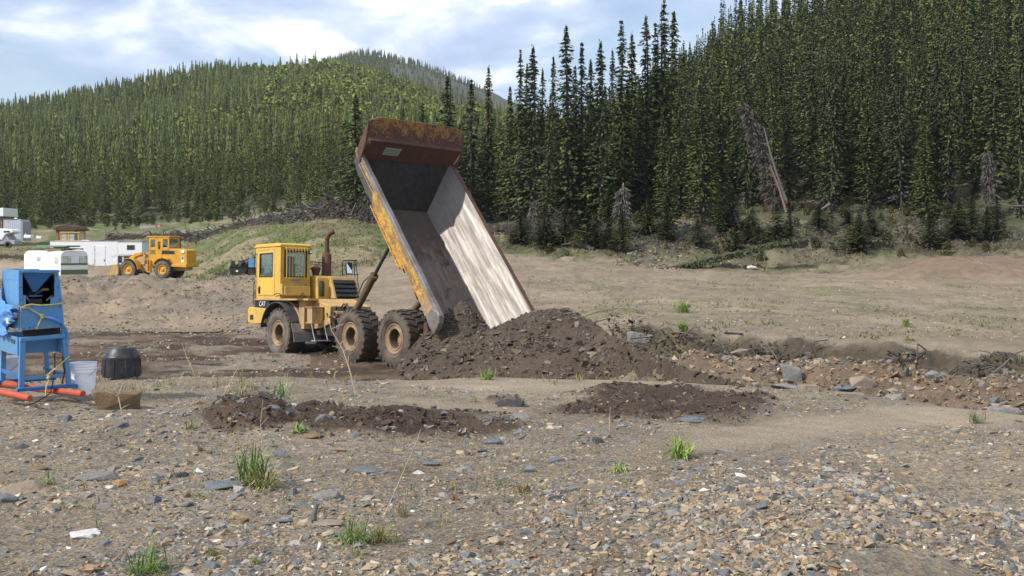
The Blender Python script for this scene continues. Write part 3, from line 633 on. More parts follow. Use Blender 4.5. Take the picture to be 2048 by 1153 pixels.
    lot2(9000, 1000, 2120, 22, 80, .025, .09, lambda m, px, py, x, y: m['field'] * (1 - m['grass']) * ss(.44, .6, fbm(x * .3, y * .6, 3, 207)))
    lot2(1700, 1230, 1540, 72, 82, .08, .30, lambda m, px, py, x, y: ss(.45, .6, fbm(x * .4, y * .4, 3, 208)), .85, PW)
    V, Fc, C = [], [], []; off = 0
    for v, f, c in parts: V.append(v); Fc.append(f + off); C.append(c); off += len(v)
    me = np_mesh('rubble', np.concatenate(V), np.concatenate(Fc), np.concatenate(C)); tag(link('rubble', me, M['stone']), kind='stuff', label='broken rock strewn along the banks and the worked ground')
build_gravel()

def rock(px, py, wpx, m, label, flat=.5, Y=None, seed=0, rz=0.0, asp=.75, cat='rock', name='rock', tilt=0.0, sink=.3, blocky=False):
    """a single stone wpx wide in the photograph, standing on the ground at that pixel"""
    p = on_ray(px, py) if Y is None else at(px, Y); w = wpx / F * p.y / 2; r = random.Random(seed * 77 + 5)
    bm = bmesh.new()
    for _ in range(16):
        d = Vector((r.gauss(0, 1), r.gauss(0, 1), r.gauss(0, 1))).normalized() * r.uniform(.85, 1.05); bm.verts.new((d.x, d.y * asp, d.z * flat))
    if blocky:
        bm.clear()
        for sx_ in (-1, 1):
            for sy_ in (-1, 1):
                for sz_ in (-1, 1):
                    for q_ in range(2): bm.verts.new((sx_ * r.uniform(.5, 1), sy_ * asp * r.uniform(.4, 1), (sz_ * r.uniform(.5, 1) - .25 * sx_ * r.random()) * flat))
    bmesh.ops.convex_hull(bm, input=bm.verts); bmesh.ops.delete(bm, geom=[v for v in bm.verts if not v.link_faces], context='VERTS')
    xs = [v.co.x for v in bm.verts]; sc = 2 / (max(xs) - min(xs))
    for v in bm.verts: v.co.x = (v.co.x - (max(xs) + min(xs)) / 2) * sc
    bmesh.ops.bevel(bm, geom=bm.edges[:], offset=.05, segments=2, profile=.6, affect='EDGES', clamp_overlap=True)
    bmesh.ops.triangulate(bm, faces=bm.faces); bmesh.ops.subdivide_edges(bm, edges=bm.edges[:], cuts=1, use_grid_fill=True)
    for v in bm.verts:
        k = float(fbm(v.co.x * 3 + seed, v.co.y * 3 + v.co.z * 2.3, 3, 7)) - .5; v.co *= 1 + k * (.26 if blocky else .12); v.co *= w
    me = bpy.data.meshes.new(name); bm.to_mesh(me); bm.free(); me.polygons.foreach_set('use_smooth', [True] * len(me.polygons)); me.set_sharp_from_angle(angle=R(28))
    o = link(name, me, m); o.location = p + Vector((0, 0, w * flat * (1 - sink * 2) * .8)); o.rotation_euler = (tilt, tilt * .5, rz); return tag(o, label, cat)

# ------------------------------------------------------------------ the dumped heap
def build_heap():
    rp = np.array([(812, 752, 26.1), (840, 738, 26.1), (870, 716, 26.2), (910, 688, 26.3), (960, 664, 26.2), (1000, 648, 26.2), (1050, 626, 26.3), (1085, 616, 26.3), (1135, 617, 26.2), (1180, 640, 25.6), (1230, 674, 24.0), (1300, 705, 21.3), (1360, 729, 19.4), (1420, 748, 18.0), (1470, 765, 16.9), (1510, 785, 16.2)])
    rx = (rp[:, 0] - 1024) / F * rp[:, 2]; rz = ZC - (rp[:, 1] - 500) / F * rp[:, 2]
    def hz(x, y):
        g = H(x, y); yc = np.interp(x, rx, rp[:, 2]); zr = np.interp(x, rx, rz); d = y - yc
        a = zr - np.where(d < 0, .55, .62) * np.sqrt(d * d + .04) + .1; a = np.where((x < rx[0]) | (x > rx[-1]), -1, a)
        b = 1.92 * np.clip(1 - np.hypot((x + 1.35) / 1.75, (y - 27.75) / 2.0), 0, 1) ** .85
        z = np.maximum(a - g, b); z = np.maximum(z, 0); on = ss(0, .25, z)
        return z + on * ((fbm(x * 1.2, y * 1.2, 4, 301) - .5) * .15 + (fbm(x * 6, y * 6, 3, 302) - .5) * .06)
    X, Y = np.meshgrid(np.linspace(-4.2, 5.2, 240), np.linspace(15.5, 30.5, 280)); g = H(X, Y); Z = hz(X, Y)
    ZG = g + Z - .05 * (Z < .03)
    idx = np.arange(X.size).reshape(X.shape); q = np.stack([idx[:-1, :-1], idx[:-1, 1:], idx[1:, 1:], idx[1:, :-1]], -1).reshape(-1, 4)
    T = np.concatenate([q[:, [0, 1, 2]], q[:, [0, 2, 3]]]); V = np.stack([X, Y, ZG], -1).reshape(-1, 3)
    keep = (Z.reshape(-1)[T].max(1) > .015); T = T[keep]
    nz = fbm(X * 2, Y * 2, 4, 303).reshape(-1, 1); C = np.concatenate([np.array((.048, .035, .026)) * (1 - nz) + np.array((.098, .072, .051)) * nz, np.ones((len(V), 1))], 1)
    n = 60000; x = RNG.uniform(-4, 5.2, n); y = RNG.uniform(15.5, 29.6, n); h = hz(x, y); k = (h > .02) & (RNG.uniform(size=n) < .35 + .65 * ss(.38, .6, fbm(x * 1.5, y * 1.5, 3, 304))); x, y, h = x[k], y[k], h[k]
    s = .026 / RNG.uniform(.02, 1, len(x)) ** .52; s = np.minimum(s, .17)
    # below the foot run stones out over the mud
    pal = np.array([(.135, .108, .080), (.085, .068, .053), (.17, .135, .100), (.07, .057, .048), (.155, .135, .115), (.19, .148, .105), (.115, .108, .10)])
    c = pal[RNG.choice(7, len(x), p=[.3, .25, .13, .14, .08, .05, .05])] * RNG.uniform(.8, 1.2, (len(x), 1))
    flat = stone_templates(20, (.16, .42), 8, 9)
    v2, f2, c2 = scatter(flat, np.stack([x, y, H(x, y) + h], -1), s, .55, c)
    me = np_mesh('rubble_heap', np.concatenate([V, v2]), np.concatenate([T, f2 + len(V)]), np.concatenate([C, c2]))
    tag(link('rubble_heap', me, M['stone']), 'dark brown heap of freshly tipped slabby rock and soil behind the dump truck', 'dirt pile')
build_heap()

# ------------------------------------------------------------------ trees
def quads_mesh(name, P, A, B, C):
    """cards: centre P, half axes A, B"""
    n = len(P); out_ = P.copy(); out_[:, 2] = np.hypot(P[:, 0], P[:, 1]) * .6 + .2; fl_ = np.einsum('ij,ij->i', np.cross(A, B), out_) < 0; B = np.where(fl_[:, None], -B, B)
    V = np.stack([P - A - B * .6, P + A * .6 - B, P + A + B * .6, P - A * .5 + B], 1).reshape(-1, 3)
    return V, np.arange(4 * n).reshape(-1, 4), np.repeat(np.concatenate([C, np.ones((n, 1))], 1), 4, 0)
DG1 = np.array((.034, .050, .026)); DG2 = np.array((.125, .150, .058)); GREY = np.array((.115, .105, .095))
def crown(h=14.0, rad=1.35, seed=0, dz=.27, nb=6, nodes=4, card=.24, low=.10, dead=.12, club=False):
    r = np.random.default_rng(seed + 900); P = []; A = []; B = []; C = []
    z = h * low
    while z < h - .15:
        t = (z / h - low) / (1 - low)
        prof = min(1, .6 + t * 2.4) * (1 - t) ** .78
        if t > .78: prof *= .62
        if club and .84 < t < .95: prof *= 2.1
        k = max(3, int(nb * (1 - .35 * t)) + r.integers(-1, 2)); a0 = r.uniform(0, 6.28)
        for j in range(k):
            if r.uniform() < .10: continue
            a = a0 + j * 6.283 / k + r.normal() * .25
            l = rad * prof * (0.62 + .75 * float(vn(np.array(a * 1.1 + seed), np.array(z * .9), seed)))* r.uniform(.7, 1.12)
            m = max(1, int(round(nodes * min(1, l / rad + .25))))
            for q in range(m):
                u = (q + r.uniform(.35, 1.0)) / m; d = l * u
                p = np.array([math.cos(a) * d, math.sin(a) * d, z - .42 * d + .12 * d * u * u + r.normal() * .06])
                w = card * r.uniform(.7, 1.3) * (1 - .25 * t)
                ax = np.array([math.cos(a), math.sin(a), -.45 + r.normal() * .3]); ax /= np.linalg.norm(ax)
                sd_ = np.cross(ax, [0, 0, 1]); sd_ /= np.linalg.norm(sd_); sd_ = sd_ + np.array([0, 0, r.normal() * .75]); sd_ /= np.linalg.norm(sd_)
                P.append(p); A.append(ax * w * 1.35); B.append(sd_ * w * r.uniform(.4, .8))
                if t < dead and r.uniform() < .7: C.append(GREY * r.uniform(.6, 1.15))
                else: C.append(DG1 + (DG2 - DG1) * r.uniform() ** 1.5 * (.55 + .6 * u))  # paler towards bough tips: new growth and sunlit tips put into the colour
        z += dz * r.uniform(.75, 1.25) * (1 + .3 * (1 - t))
    for _ in range(5):
        P.append(np.array([r.normal() * .04, r.normal() * .04, h - r.uniform(0, .5)])); A.append(np.array([0, 0, card * 1.2])); B.append(np.array([r.normal(), r.normal(), 0]) * card * .3); C.append(DG2 * .8)
    return quads_mesh('crown', *map(np.array, (P, A, B, C)))
def trunk_arr(h, r0, seed, n=6, lean=.012):
    r = np.random.default_rng(seed); ks = np.linspace(-.04, .98, 9); V = []
    for k in ks:
        off = np.array([math.sin(k * 3 + seed), math.cos(k * 2.3 + seed * 2)]) * lean * h * max(k, 0)
        for j in range(n):
            a = 6.283 * j / n; rr = r0 * (1 - max(k, 0) * .93) * (1.25 if k < .01 else 1); V.append((off[0] + rr * math.cos(a), off[1] + rr * math.sin(a), k * h))
    F_ = [(i * n + j, i * n + (j + 1) % n, (i + 1) * n + (j + 1) % n, (i + 1) * n + j) for i in range(8) for j in range(n)]
    return np.array(V), np.array(F_)
NEAR = []
for k in range(9):
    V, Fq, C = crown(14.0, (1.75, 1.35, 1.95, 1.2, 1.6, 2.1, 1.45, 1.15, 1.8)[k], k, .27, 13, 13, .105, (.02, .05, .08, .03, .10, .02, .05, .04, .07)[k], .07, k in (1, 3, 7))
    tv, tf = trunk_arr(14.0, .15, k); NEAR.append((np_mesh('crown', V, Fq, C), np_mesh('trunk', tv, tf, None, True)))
def outward_normals(me, w=.55, upw=.45):
    n = len(me.vertices); co = np.empty(n * 3, np.float32); me.vertices.foreach_get('co', co); co = co.reshape(-1, 3).astype(float); fn = np.empty(len(me.polygons) * 3, np.float32); me.polygons.foreach_get('normal', fn); fn = np.repeat(fn.reshape(-1, 3), 4, 0)
    rad = co * (1, 1, 0); rad /= np.maximum(np.linalg.norm(rad, axis=1), .05)[:, None]; N_ = fn * (1 - w) + rad * w + np.array((0, 0, upw * w)); N_ /= np.linalg.norm(N_, axis=1)[:, None]
    me.polygons.foreach_set('use_smooth', [True] * len(me.polygons)); me.normals_split_custom_set_from_vertices([tuple(v) for v in N_])
for c, t in NEAR: outward_normals(c)
for c, t in NEAR: c.materials.append(M['needles']); t.materials.append(M['bark'])
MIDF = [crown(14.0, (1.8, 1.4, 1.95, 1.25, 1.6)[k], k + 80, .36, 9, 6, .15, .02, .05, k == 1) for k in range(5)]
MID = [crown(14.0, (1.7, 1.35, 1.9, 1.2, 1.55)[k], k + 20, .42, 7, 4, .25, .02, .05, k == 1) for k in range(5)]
def tier_tree(h, rad, seed, tiers=7, sides=7):
    """spruce seen from afar: a stack of ragged drooping skirts of boughs"""
    r = np.random.default_rng(seed); V, Q, C = [], [], []
    for i in range(tiers):
        t = i / tiers; z0 = h * (.04 + .93 * t); rr = rad * (1 - t) ** .8 * r.uniform(.75, 1.15) + .12; dzz = h / tiers * r.uniform(1.25, 1.7); n0 = len(V); a0 = r.uniform(0, 6.28); c = DG1 + (DG2 - DG1) * r.uniform(.25, .75)
        for k in range(2 * sides):
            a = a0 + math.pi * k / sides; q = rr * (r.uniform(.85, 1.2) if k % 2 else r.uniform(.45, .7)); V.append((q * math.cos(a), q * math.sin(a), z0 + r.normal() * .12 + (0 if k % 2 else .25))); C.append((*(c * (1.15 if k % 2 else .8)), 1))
        for k in range(2 * sides): a = a0 + math.pi * k / sides; V.append((.05 * rr * math.cos(a), .05 * rr * math.sin(a), min(h, z0 + dzz))); C.append((*c, 1))
        m_ = 2 * sides
        for k in range(m_): Q.append((n0 + k, n0 + (k + 1) % m_, n0 + m_ + (k + 1) % m_, n0 + m_ + k))
    return np.array(V), np.array(Q), np.array(C)
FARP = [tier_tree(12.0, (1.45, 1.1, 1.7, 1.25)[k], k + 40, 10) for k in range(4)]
def birch_proto(h=8.0, seed=0, n=260, card=.42):
    r = np.random.default_rng(seed + 70); z = r.beta(1.7, 1.5, n) * h * .85 + h * .15; t = z / h; rr = h * .17 * np.sin(np.clip(t, 0, 1) * 3.0) ** .7 * r.uniform(.2, 1, n) ** .5; a = r.uniform(0, 6.28, n)
    lump = 1 + .35 * np.sin(a * 2 + z * .9 + seed)
    P = np.stack([rr * lump * np.cos(a), rr * lump * np.sin(a), z], 1); A = r.normal(size=(n, 3)); A /= np.linalg.norm(A, axis=1)[:, None]; B = np.cross(A, r.normal(size=(n, 3))); B /= np.linalg.norm(B, axis=1)[:, None]
    C = np.array((.13, .165, .055)) + np.array((.11, .115, .03)) * r.uniform(size=(n, 1)); return quads_mesh('b', P, A * card * .8, B * card * .6, C)
BIR = [birch_proto(8.0, k) for k in range(4)]
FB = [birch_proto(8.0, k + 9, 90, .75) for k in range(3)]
def merge(items):
    """items: list of (proto arrays, positions (n,3), scale xy (n,), scale z (n,), tint (n,3))"""
    VV, FF, CC = [], [], []; off = 0
    for (v, f, c), P, sxy, sz, tint in items:
        n = len(P)
        if not n: continue
        a = RNG.uniform(0, 6.28, n); ca, sa = np.cos(a)[:, None], np.sin(a)[:, None]
        x = (v[None, :, 0] * ca - v[None, :, 1] * sa) * sxy[:, None] + P[:, 0:1]; y = (v[None, :, 0] * sa + v[None, :, 1] * ca) * sxy[:, None] + P[:, 1:2]; z = v[None, :, 2] * sz[:, None] + P[:, 2:3]
        VV.append(np.stack([x, y, z], -1).reshape(-1, 3)); FF.append((f[None] + (np.arange(n) * len(v))[:, None, None] + off).reshape(-1, f.shape[1])); off += n * len(v)
        cc = np.repeat(c[None], n, 0).copy(); cc[..., :3] *= tint[:, None, :]; CC.append(cc.reshape(-1, 4))
    return np.concatenate(VV), np.concatenate(FF), np.concatenate(CC)
def tints(n): u = RNG.uniform(size=(n, 1)); return (np.array((.70, .80, .92)) * (1 - u) + np.array((1.25, 1.17, 1.0)) * u) * RNG.uniform(.75, 1.25, (n, 1))
def near_tree(x, y, h, k, label, group=None, w=1.0, lean=(0, 0), cat='tree', name='spruce_tree'):
    r = empty(name, (x, y, H1(x, y) - .05), RNG.uniform(0, 6.28), label, cat, group); s = h / 14.0
    r.rotation_euler = (lean[0], lean[1], r.rotation_euler[2]); wv = w * (.68 + .46 * s)
    for nm, me in zip(('crown', 'trunk'), NEAR[k]):
        o = bpy.data.objects.new(nm, me); COL.objects.link(o); o.parent = r; o.scale = (wv, wv, s)
    return r
ZX = [930, 1090, 1230, 1320, 1460, 1560, 1660, 1760, 1860, 1960]
ZN = ['behind the raised truck bed', 'past the corner of the truck bed', 'under the skyline spires', 'around the broken snag', 'above the fallen green spruce', 'by the leaning grey spruce', 'just past the leaning trunks',
      'under the pale leaning stem', 'between the leaning stem and the bare heap', 'above the bulldozed tan heap', 'by the right edge of the wood']
def build_forest():
    # hand-placed skyline spruces: px, py of the tip, Y, width, label
    sky_ = [(1133, 50, 100, 1.15, 'tallest narrow spruce rising alone over its neighbours near the gap of sky'), (1066, 88, 99, 1.0, 'slim spruce second from the open end of the forest skyline'),
            (1041, 98, 104, .8, 'thin spruce at the open end of the forest skyline'), (1107, 112, 108, .7, 'short slender spruce just before the tallest skyline spruce'), (1164, 80, 101, .9, 'spruce with a thin spire just past the tallest skyline spruce'),
            (1201, 78, 97, .95, 'spruce with a dense top two past the tallest skyline spruce'), (1243, 40, 100, 1.0, 'tall spruce with a long bare spire above the broken snag'), (1292, 30, 102, .95, 'tall spruce whose tip stands clear against the white cloud'),
            (977, 130, 112, .8, 'lone club-topped spruce standing clear in front of the bare hill slope'), (943, 155, 108, 1.0, 'spruce just behind the corner of the raised truck bed'),
            (895, 150, 110, 1.2, 'full spruce rising above the middle of the raised truck bed'), (712, 185, 118, 1.25, 'dark spruce standing apart in front of the hill left of the raised bed'),
            (1328, -4, 103, 1.0, 'very tall spruce whose spire reaches the top of the picture'), (1085, 135, 115, .7, 'small thin spruce between two skyline spires'), (1225, 95, 111, .7, 'thin spruce tucked behind the spruce with the long bare spire'),
            (1020, 172, 106, .9, 'outermost low spruce where the forest skyline begins beyond the bed corner'), (1054, 125, 110, .8, 'thin spruce wedged between the first two skyline spires'), (1150, 128, 106, .9, 'shorter spruce between the tallest skyline spruce and its thin neighbour'),
            (1181, 118, 104, .9, 'middling spruce between two thin skyline spires'), (1264, 62, 106, .95, 'bushy spruce right behind the tall bare spire'), (1311, 45, 108, .95, 'dense spruce filling the gap before the very tall spruce'), (1348, 22, 106, 1.0, 'full spruce just past the very tall spruce'),
            (757, 330, 117, 1.0, 'short dark spruce hidden partly by the upper side of the truck bed'), (845, 200, 128, .8, 'spruce tip just above the middle of the rusty visor'), (806, 215, 140, .8, 'small spruce tip above the left half of the rusty visor')]
    for i, (px, py, Y, w, lb) in enumerate(sky_):
        x = (px - 1024) / F * Y; g = H1(x, Y); h = ZC + (500 - py) / F * Y - g; near_tree(x, Y, h, (1, 3, 7, 1, 0, 3, 7, 1, 3, 0, 2, 5, 7, 1, 3, 4, 1, 0)[i % 18], lb, None, w * 1.3)
    used = np.array([((p[0] - 1024) / F * p[2], p[2]) for p in sky_])
    # the wood on the slope
    st = 3.5; gx, gy = np.meshgrid(np.arange(-60, 330, st), np.arange(80, 400, st)); x = (gx + RNG.uniform(-1.7, 1.7, gx.shape)).ravel(); y = (gy + RNG.uniform(-1.7, 1.7, gx.shape)).ravel()
    px = 1024 + F * x / y; nz = fbm(x * .06, y * .06, 3, 401)
    e = forest_edge(px) + (nz - .5) * 22
    k = (px > 690) & (px < 2240) & (y > e) & (y < np.interp(px, [690, 900, 1100, 1300, 2200], [200, 260, 300, 330, 330])) & (RNG.uniform(size=x.size) < .25 + .75 * ss(0, 14, y - e)) 
    x, y, px, e = x[k], y[k], px[k], e[k]
    d = np.min(np.hypot(x[:, None] - used[:, 0], y[:, None] - used[:, 1]), 1); k = d > 1.4; x, y, px, e = x[k], y[k], px[k], e[k]
    g = H(x, y); env = np.interp(px, [690, 730, 880, 960, 1020, 1060, 1150, 1250, 1330, 1420, 1500], [345, 320, 265, 290, 250, 225, 200, 170, 130, 60, -160])
    hmax = ZC + (500 - env) / F * y - g; h = np.minimum(RNG.uniform(8, 17.5, len(x)) * np.where(RNG.uniform(size=len(x)) < .15, .5, 1), hmax * RNG.uniform(.55, 1.22, len(x))); k = h > 2.2; x, y, px, h, g = x[k], y[k], px[k], h[k], g[k]
    for a_, b_, yy_ in ((1475, 1615, 95), (1218, 1272, 90), (1955, 2000, 94), (1430, 1500, 88), (1690, 1800, 93)):
        q_ = ~((px > a_) & (px < b_) & (y < yy_)); x, y, px, h, g = x[q_], y[q_], px[q_], h[q_], g[q_]
    front = np.argsort(y + np.where((px < -10) | (px > 2060), 900, 0)); ind = front[:215]; rest = np.setdiff1d(np.arange(len(x)), ind)
    for i in ind:
        w_ = RNG.uniform(.75, 1.15); size = 'short' if h[i] < 8 else ('middling' if h[i] < 12.5 else 'tall'); girth = 'slim' if w_ < .92 else 'full'; row = 'in the front rank' if y[i] < forest_edge(px[i]) + 5 else 'behind the front rank'
        zone = ZN[int(np.searchsorted(ZX, px[i]))]
        near_tree(x[i], y[i], h[i], int(RNG.integers(0, 9)), f'{size} {girth} dark spruce {row} {zone}', 'spruces in the front rows of the forest slope', w_, (RNG.normal() * .02, RNG.normal() * .02))
    r4 = np.random.default_rng(44); cnt = 0
    for _ in range(400):
        pp = r4.uniform(1000, 2060); yy = r4.uniform(78.5, 88)
        if yy > forest_edge(pp) + 1 or cnt >= 40: continue
        near_tree((pp - 1024) / F * yy, yy, r4.uniform(1.0, 3.6), int(r4.integers(0, 9)), 'small young spruce growing alone on the brushy bank ' + ZN[int(np.searchsorted(ZX, pp))], 'young spruces on the brushy bank', r4.uniform(.9, 1.4)); cnt += 1
    items = []
    y_, x_, h_, g_ = y[rest], x[rest], h[rest], g[rest]; w = RNG.integers(0, 5, len(rest)); t = tints(len(rest)) * .82; near_ = y_ < 300; vnear = y_ < 135
    for k in range(5):
        s = (w == k) & vnear; items.append((MIDF[k], np.stack([x_[s], y_[s], g_[s]], 1), RNG.uniform(.8, 1.2, s.sum()) * (.5 + .5 * h_[s] / 14), h_[s] / 14, t[s]))
        s = (w == k) & near_ & ~vnear; items.append((MID[k], np.stack([x_[s], y_[s], g_[s]], 1), RNG.uniform(.75, 1.15, s.sum()) * (.5 + .5 * h_[s] / 14), h_[s] / 14, t[s]))
        s = (w % 4 == k) & ~near_ if k < 4 else np.zeros(len(w), bool); items.append((FARP[k % 4], np.stack([x_[s], y_[s], g_[s]], 1), RNG.uniform(.75, 1.1, s.sum()), h_[s] / 12, t[s]))
    # the left hill
    st = 3.5; gx, gy = np.meshgrid(np.arange(-430, 60, st), np.arange(160, 655, st)); x = (gx + RNG.uniform(-1.7, 1.7, gx.shape)).ravel(); y = (gy + RNG.uniform(-1.7, 1.7, gx.shape)).ravel()
    px = 1024 + F * x / y; e = forest_edge(px) + (fbm(x * .05, y * .05, 3, 402) - .5) * 20; lim = np.where(px < 690, 0, 200)
    k = (px > -480) & (px < 1130) & (y > e) & (y > lim) & (y < 640); x, y, px = x[k], y[k], px[k]
    bn = fbm(x * .012, y * .012, 4, 110); isb = (RNG.uniform(size=len(x)) < .7 * ss(.46, .60, bn) + .04) & (RNG.uniform(size=len(x)) < .06 + ss(270, 370, y))  # birch clusters kept to the upper hill also stand in for sunlit spots
    g = H(x, y); hh = RNG.uniform(6.5, 15, len(x)) * np.where(RNG.uniform(size=len(x)) < .2, .6, 1) * np.where(y < 260, .88 + .2 * (y - 160) / 100, 1)
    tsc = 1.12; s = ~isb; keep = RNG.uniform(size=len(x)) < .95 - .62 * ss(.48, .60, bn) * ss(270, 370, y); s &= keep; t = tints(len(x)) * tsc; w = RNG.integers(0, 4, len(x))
    for k in range(4):
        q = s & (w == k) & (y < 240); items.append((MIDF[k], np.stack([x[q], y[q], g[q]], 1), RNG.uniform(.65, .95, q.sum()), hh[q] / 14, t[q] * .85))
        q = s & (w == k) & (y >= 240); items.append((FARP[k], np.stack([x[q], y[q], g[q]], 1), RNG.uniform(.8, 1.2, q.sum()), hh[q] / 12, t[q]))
    # thin wood on the bare hill
    n = 5200; X = RNG.uniform(-330, 60, n); Y = RNG.uniform(760, 1490, n); P = 1024 + F * X / Y; kk = (P > 560) & (P < 1060) & (RNG.uniform(size=n) < np.clip(ss(.42, .6, fbm(X * .012, Y * .006, 4, 111)) + .12 + .9 * (P < 780), 0, 1) * np.where(P < 820, 1, .55)); X, Y = X[kk], Y[kk]; gg = H(X, Y)
    items.append((FARP[0], np.stack([X, Y, gg], 1), np.full(len(X), .9), RNG.uniform(.5, .95, len(X)), tints(len(X)) * .8))
    V, Fc, C = merge(items); tag(link('forest', np_mesh('forest', V, Fc, C), M['needles']), 'dense spruce forest covering the hills behind the mine', None, None, 'stuff')
    # pale green birches among the spruces: the largest are things
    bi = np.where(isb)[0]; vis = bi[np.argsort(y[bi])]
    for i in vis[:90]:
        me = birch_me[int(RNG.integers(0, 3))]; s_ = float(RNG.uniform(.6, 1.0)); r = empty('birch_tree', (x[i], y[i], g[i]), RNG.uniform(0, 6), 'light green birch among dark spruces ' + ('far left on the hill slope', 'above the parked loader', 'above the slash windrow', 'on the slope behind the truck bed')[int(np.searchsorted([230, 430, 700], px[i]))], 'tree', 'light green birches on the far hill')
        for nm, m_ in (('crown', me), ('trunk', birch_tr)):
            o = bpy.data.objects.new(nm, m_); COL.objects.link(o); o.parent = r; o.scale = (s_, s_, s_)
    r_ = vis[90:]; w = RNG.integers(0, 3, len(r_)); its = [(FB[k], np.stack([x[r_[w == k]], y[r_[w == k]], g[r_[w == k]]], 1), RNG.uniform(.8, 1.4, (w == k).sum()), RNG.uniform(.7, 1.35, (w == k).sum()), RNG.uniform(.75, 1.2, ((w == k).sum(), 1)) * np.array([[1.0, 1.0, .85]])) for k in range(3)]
    # undergrowth: shrubs along the wood's foot and on the slope under it
    n = 8000; X = RNG.uniform(-170, 90, n); Y = RNG.uniform(76, 215, n); P = 1024 + F * X / Y; fe = forest_edge(P)
    kk = (P > -60) & (P < 2120) & (Y > fe - 8 - 10 * (P < 640) - 3 * (P > 1000)) & (Y < fe + 45) & (RNG.uniform(size=n) < np.where(P > 1000, .55, .15) + .45 * ss(.45, .62, fbm(X * .08, Y * .08, 3, 404))); X, Y = X[kk], Y[kk]; w = RNG.integers(0, 4, len(X)); gg = H(X, Y); rightside = (1024 + F * X / Y) > 700
    tt = np.where(rightside[:, None], np.array((.56, .47, .60)), np.array((.62, .60, .8))) * RNG.uniform(.6, 1.1, (len(X), 1)); sz_ = np.where(rightside, .14, .22) * RNG.uniform(.5, 1.4, len(X))
    for k in range(4): its.append((BIR[k], np.stack([X[w == k], Y[w == k], gg[w == k] - .3], 1), sz_[w == k] * 1.5, sz_[w == k], tt[w == k]))
    V, Fc, C = merge(its); tag(link('undergrowth', np_mesh('undergrowth', V, Fc, C), M['leaves']), 'light green leafy undergrowth and saplings among the spruces', None, None, 'stuff')
birch_me = []
for k in range(3):
    V, Fq, C = birch_proto(8.0, k + 4, 320, .36); me = np_mesh('crown', V, Fq, C); me.materials.append(M['leaves']); birch_me.append(me)
tv, tf = trunk_arr(7.0, .09, 5); birch_tr = np_mesh('trunk', tv, tf, None, True); birch_tr.materials.append(M['dead'])
build_forest()

# ------------------------------------------------------------------ grass, sedge and weeds
def blades(P, L_, W_, n_per, colA, colB, spread=.5, seedr=RNG):
    """bent two-segment blades in tufts; returns arrays"""
    n = len(P) * n_per; base_ = np.repeat(P, n_per, 0) + np.concatenate([seedr.normal(0, 1, (n, 2)) * np.repeat(L_, n_per)[:, None] * .18, np.zeros((n, 1))], 1)
    a = seedr.uniform(0, 6.28, n); ln = np.repeat(L_, n_per) * seedr.uniform(.5, 1.15, n); tl = seedr.uniform(.15, 1, n) * spread
    d = np.stack([np.cos(a) * np.sin(tl), np.sin(a) * np.sin(tl), np.cos(tl)], 1); d2 = np.stack([np.cos(a) * np.sin(tl * 2), np.sin(a) * np.sin(tl * 2), np.cos(tl * 2)], 1)
    s = np.stack([-np.sin(a), np.cos(a), np.zeros(n)], 1) * (np.repeat(W_, n_per))[:, None]
    m1 = base_ + d * ln[:, None] * .55; tip = m1 + d2 * ln[:, None] * .45
    V = np.stack([base_ - s * .6, base_ + s * .6, m1 + s, m1 - s, tip + s * .1, tip - s * .1], 1).reshape(-1, 3); i = np.arange(n)[:, None] * 6
    Fc = np.concatenate([i + [0, 1, 2, 3], i + [3, 2, 4, 5]]); u = seedr.uniform(size=(n, 1)); c = np.array(colA) * (1 - u) + np.array(colB) * u
    return V, Fc, np.repeat(np.concatenate([c, np.ones((n, 1))], 1), 6, 0)
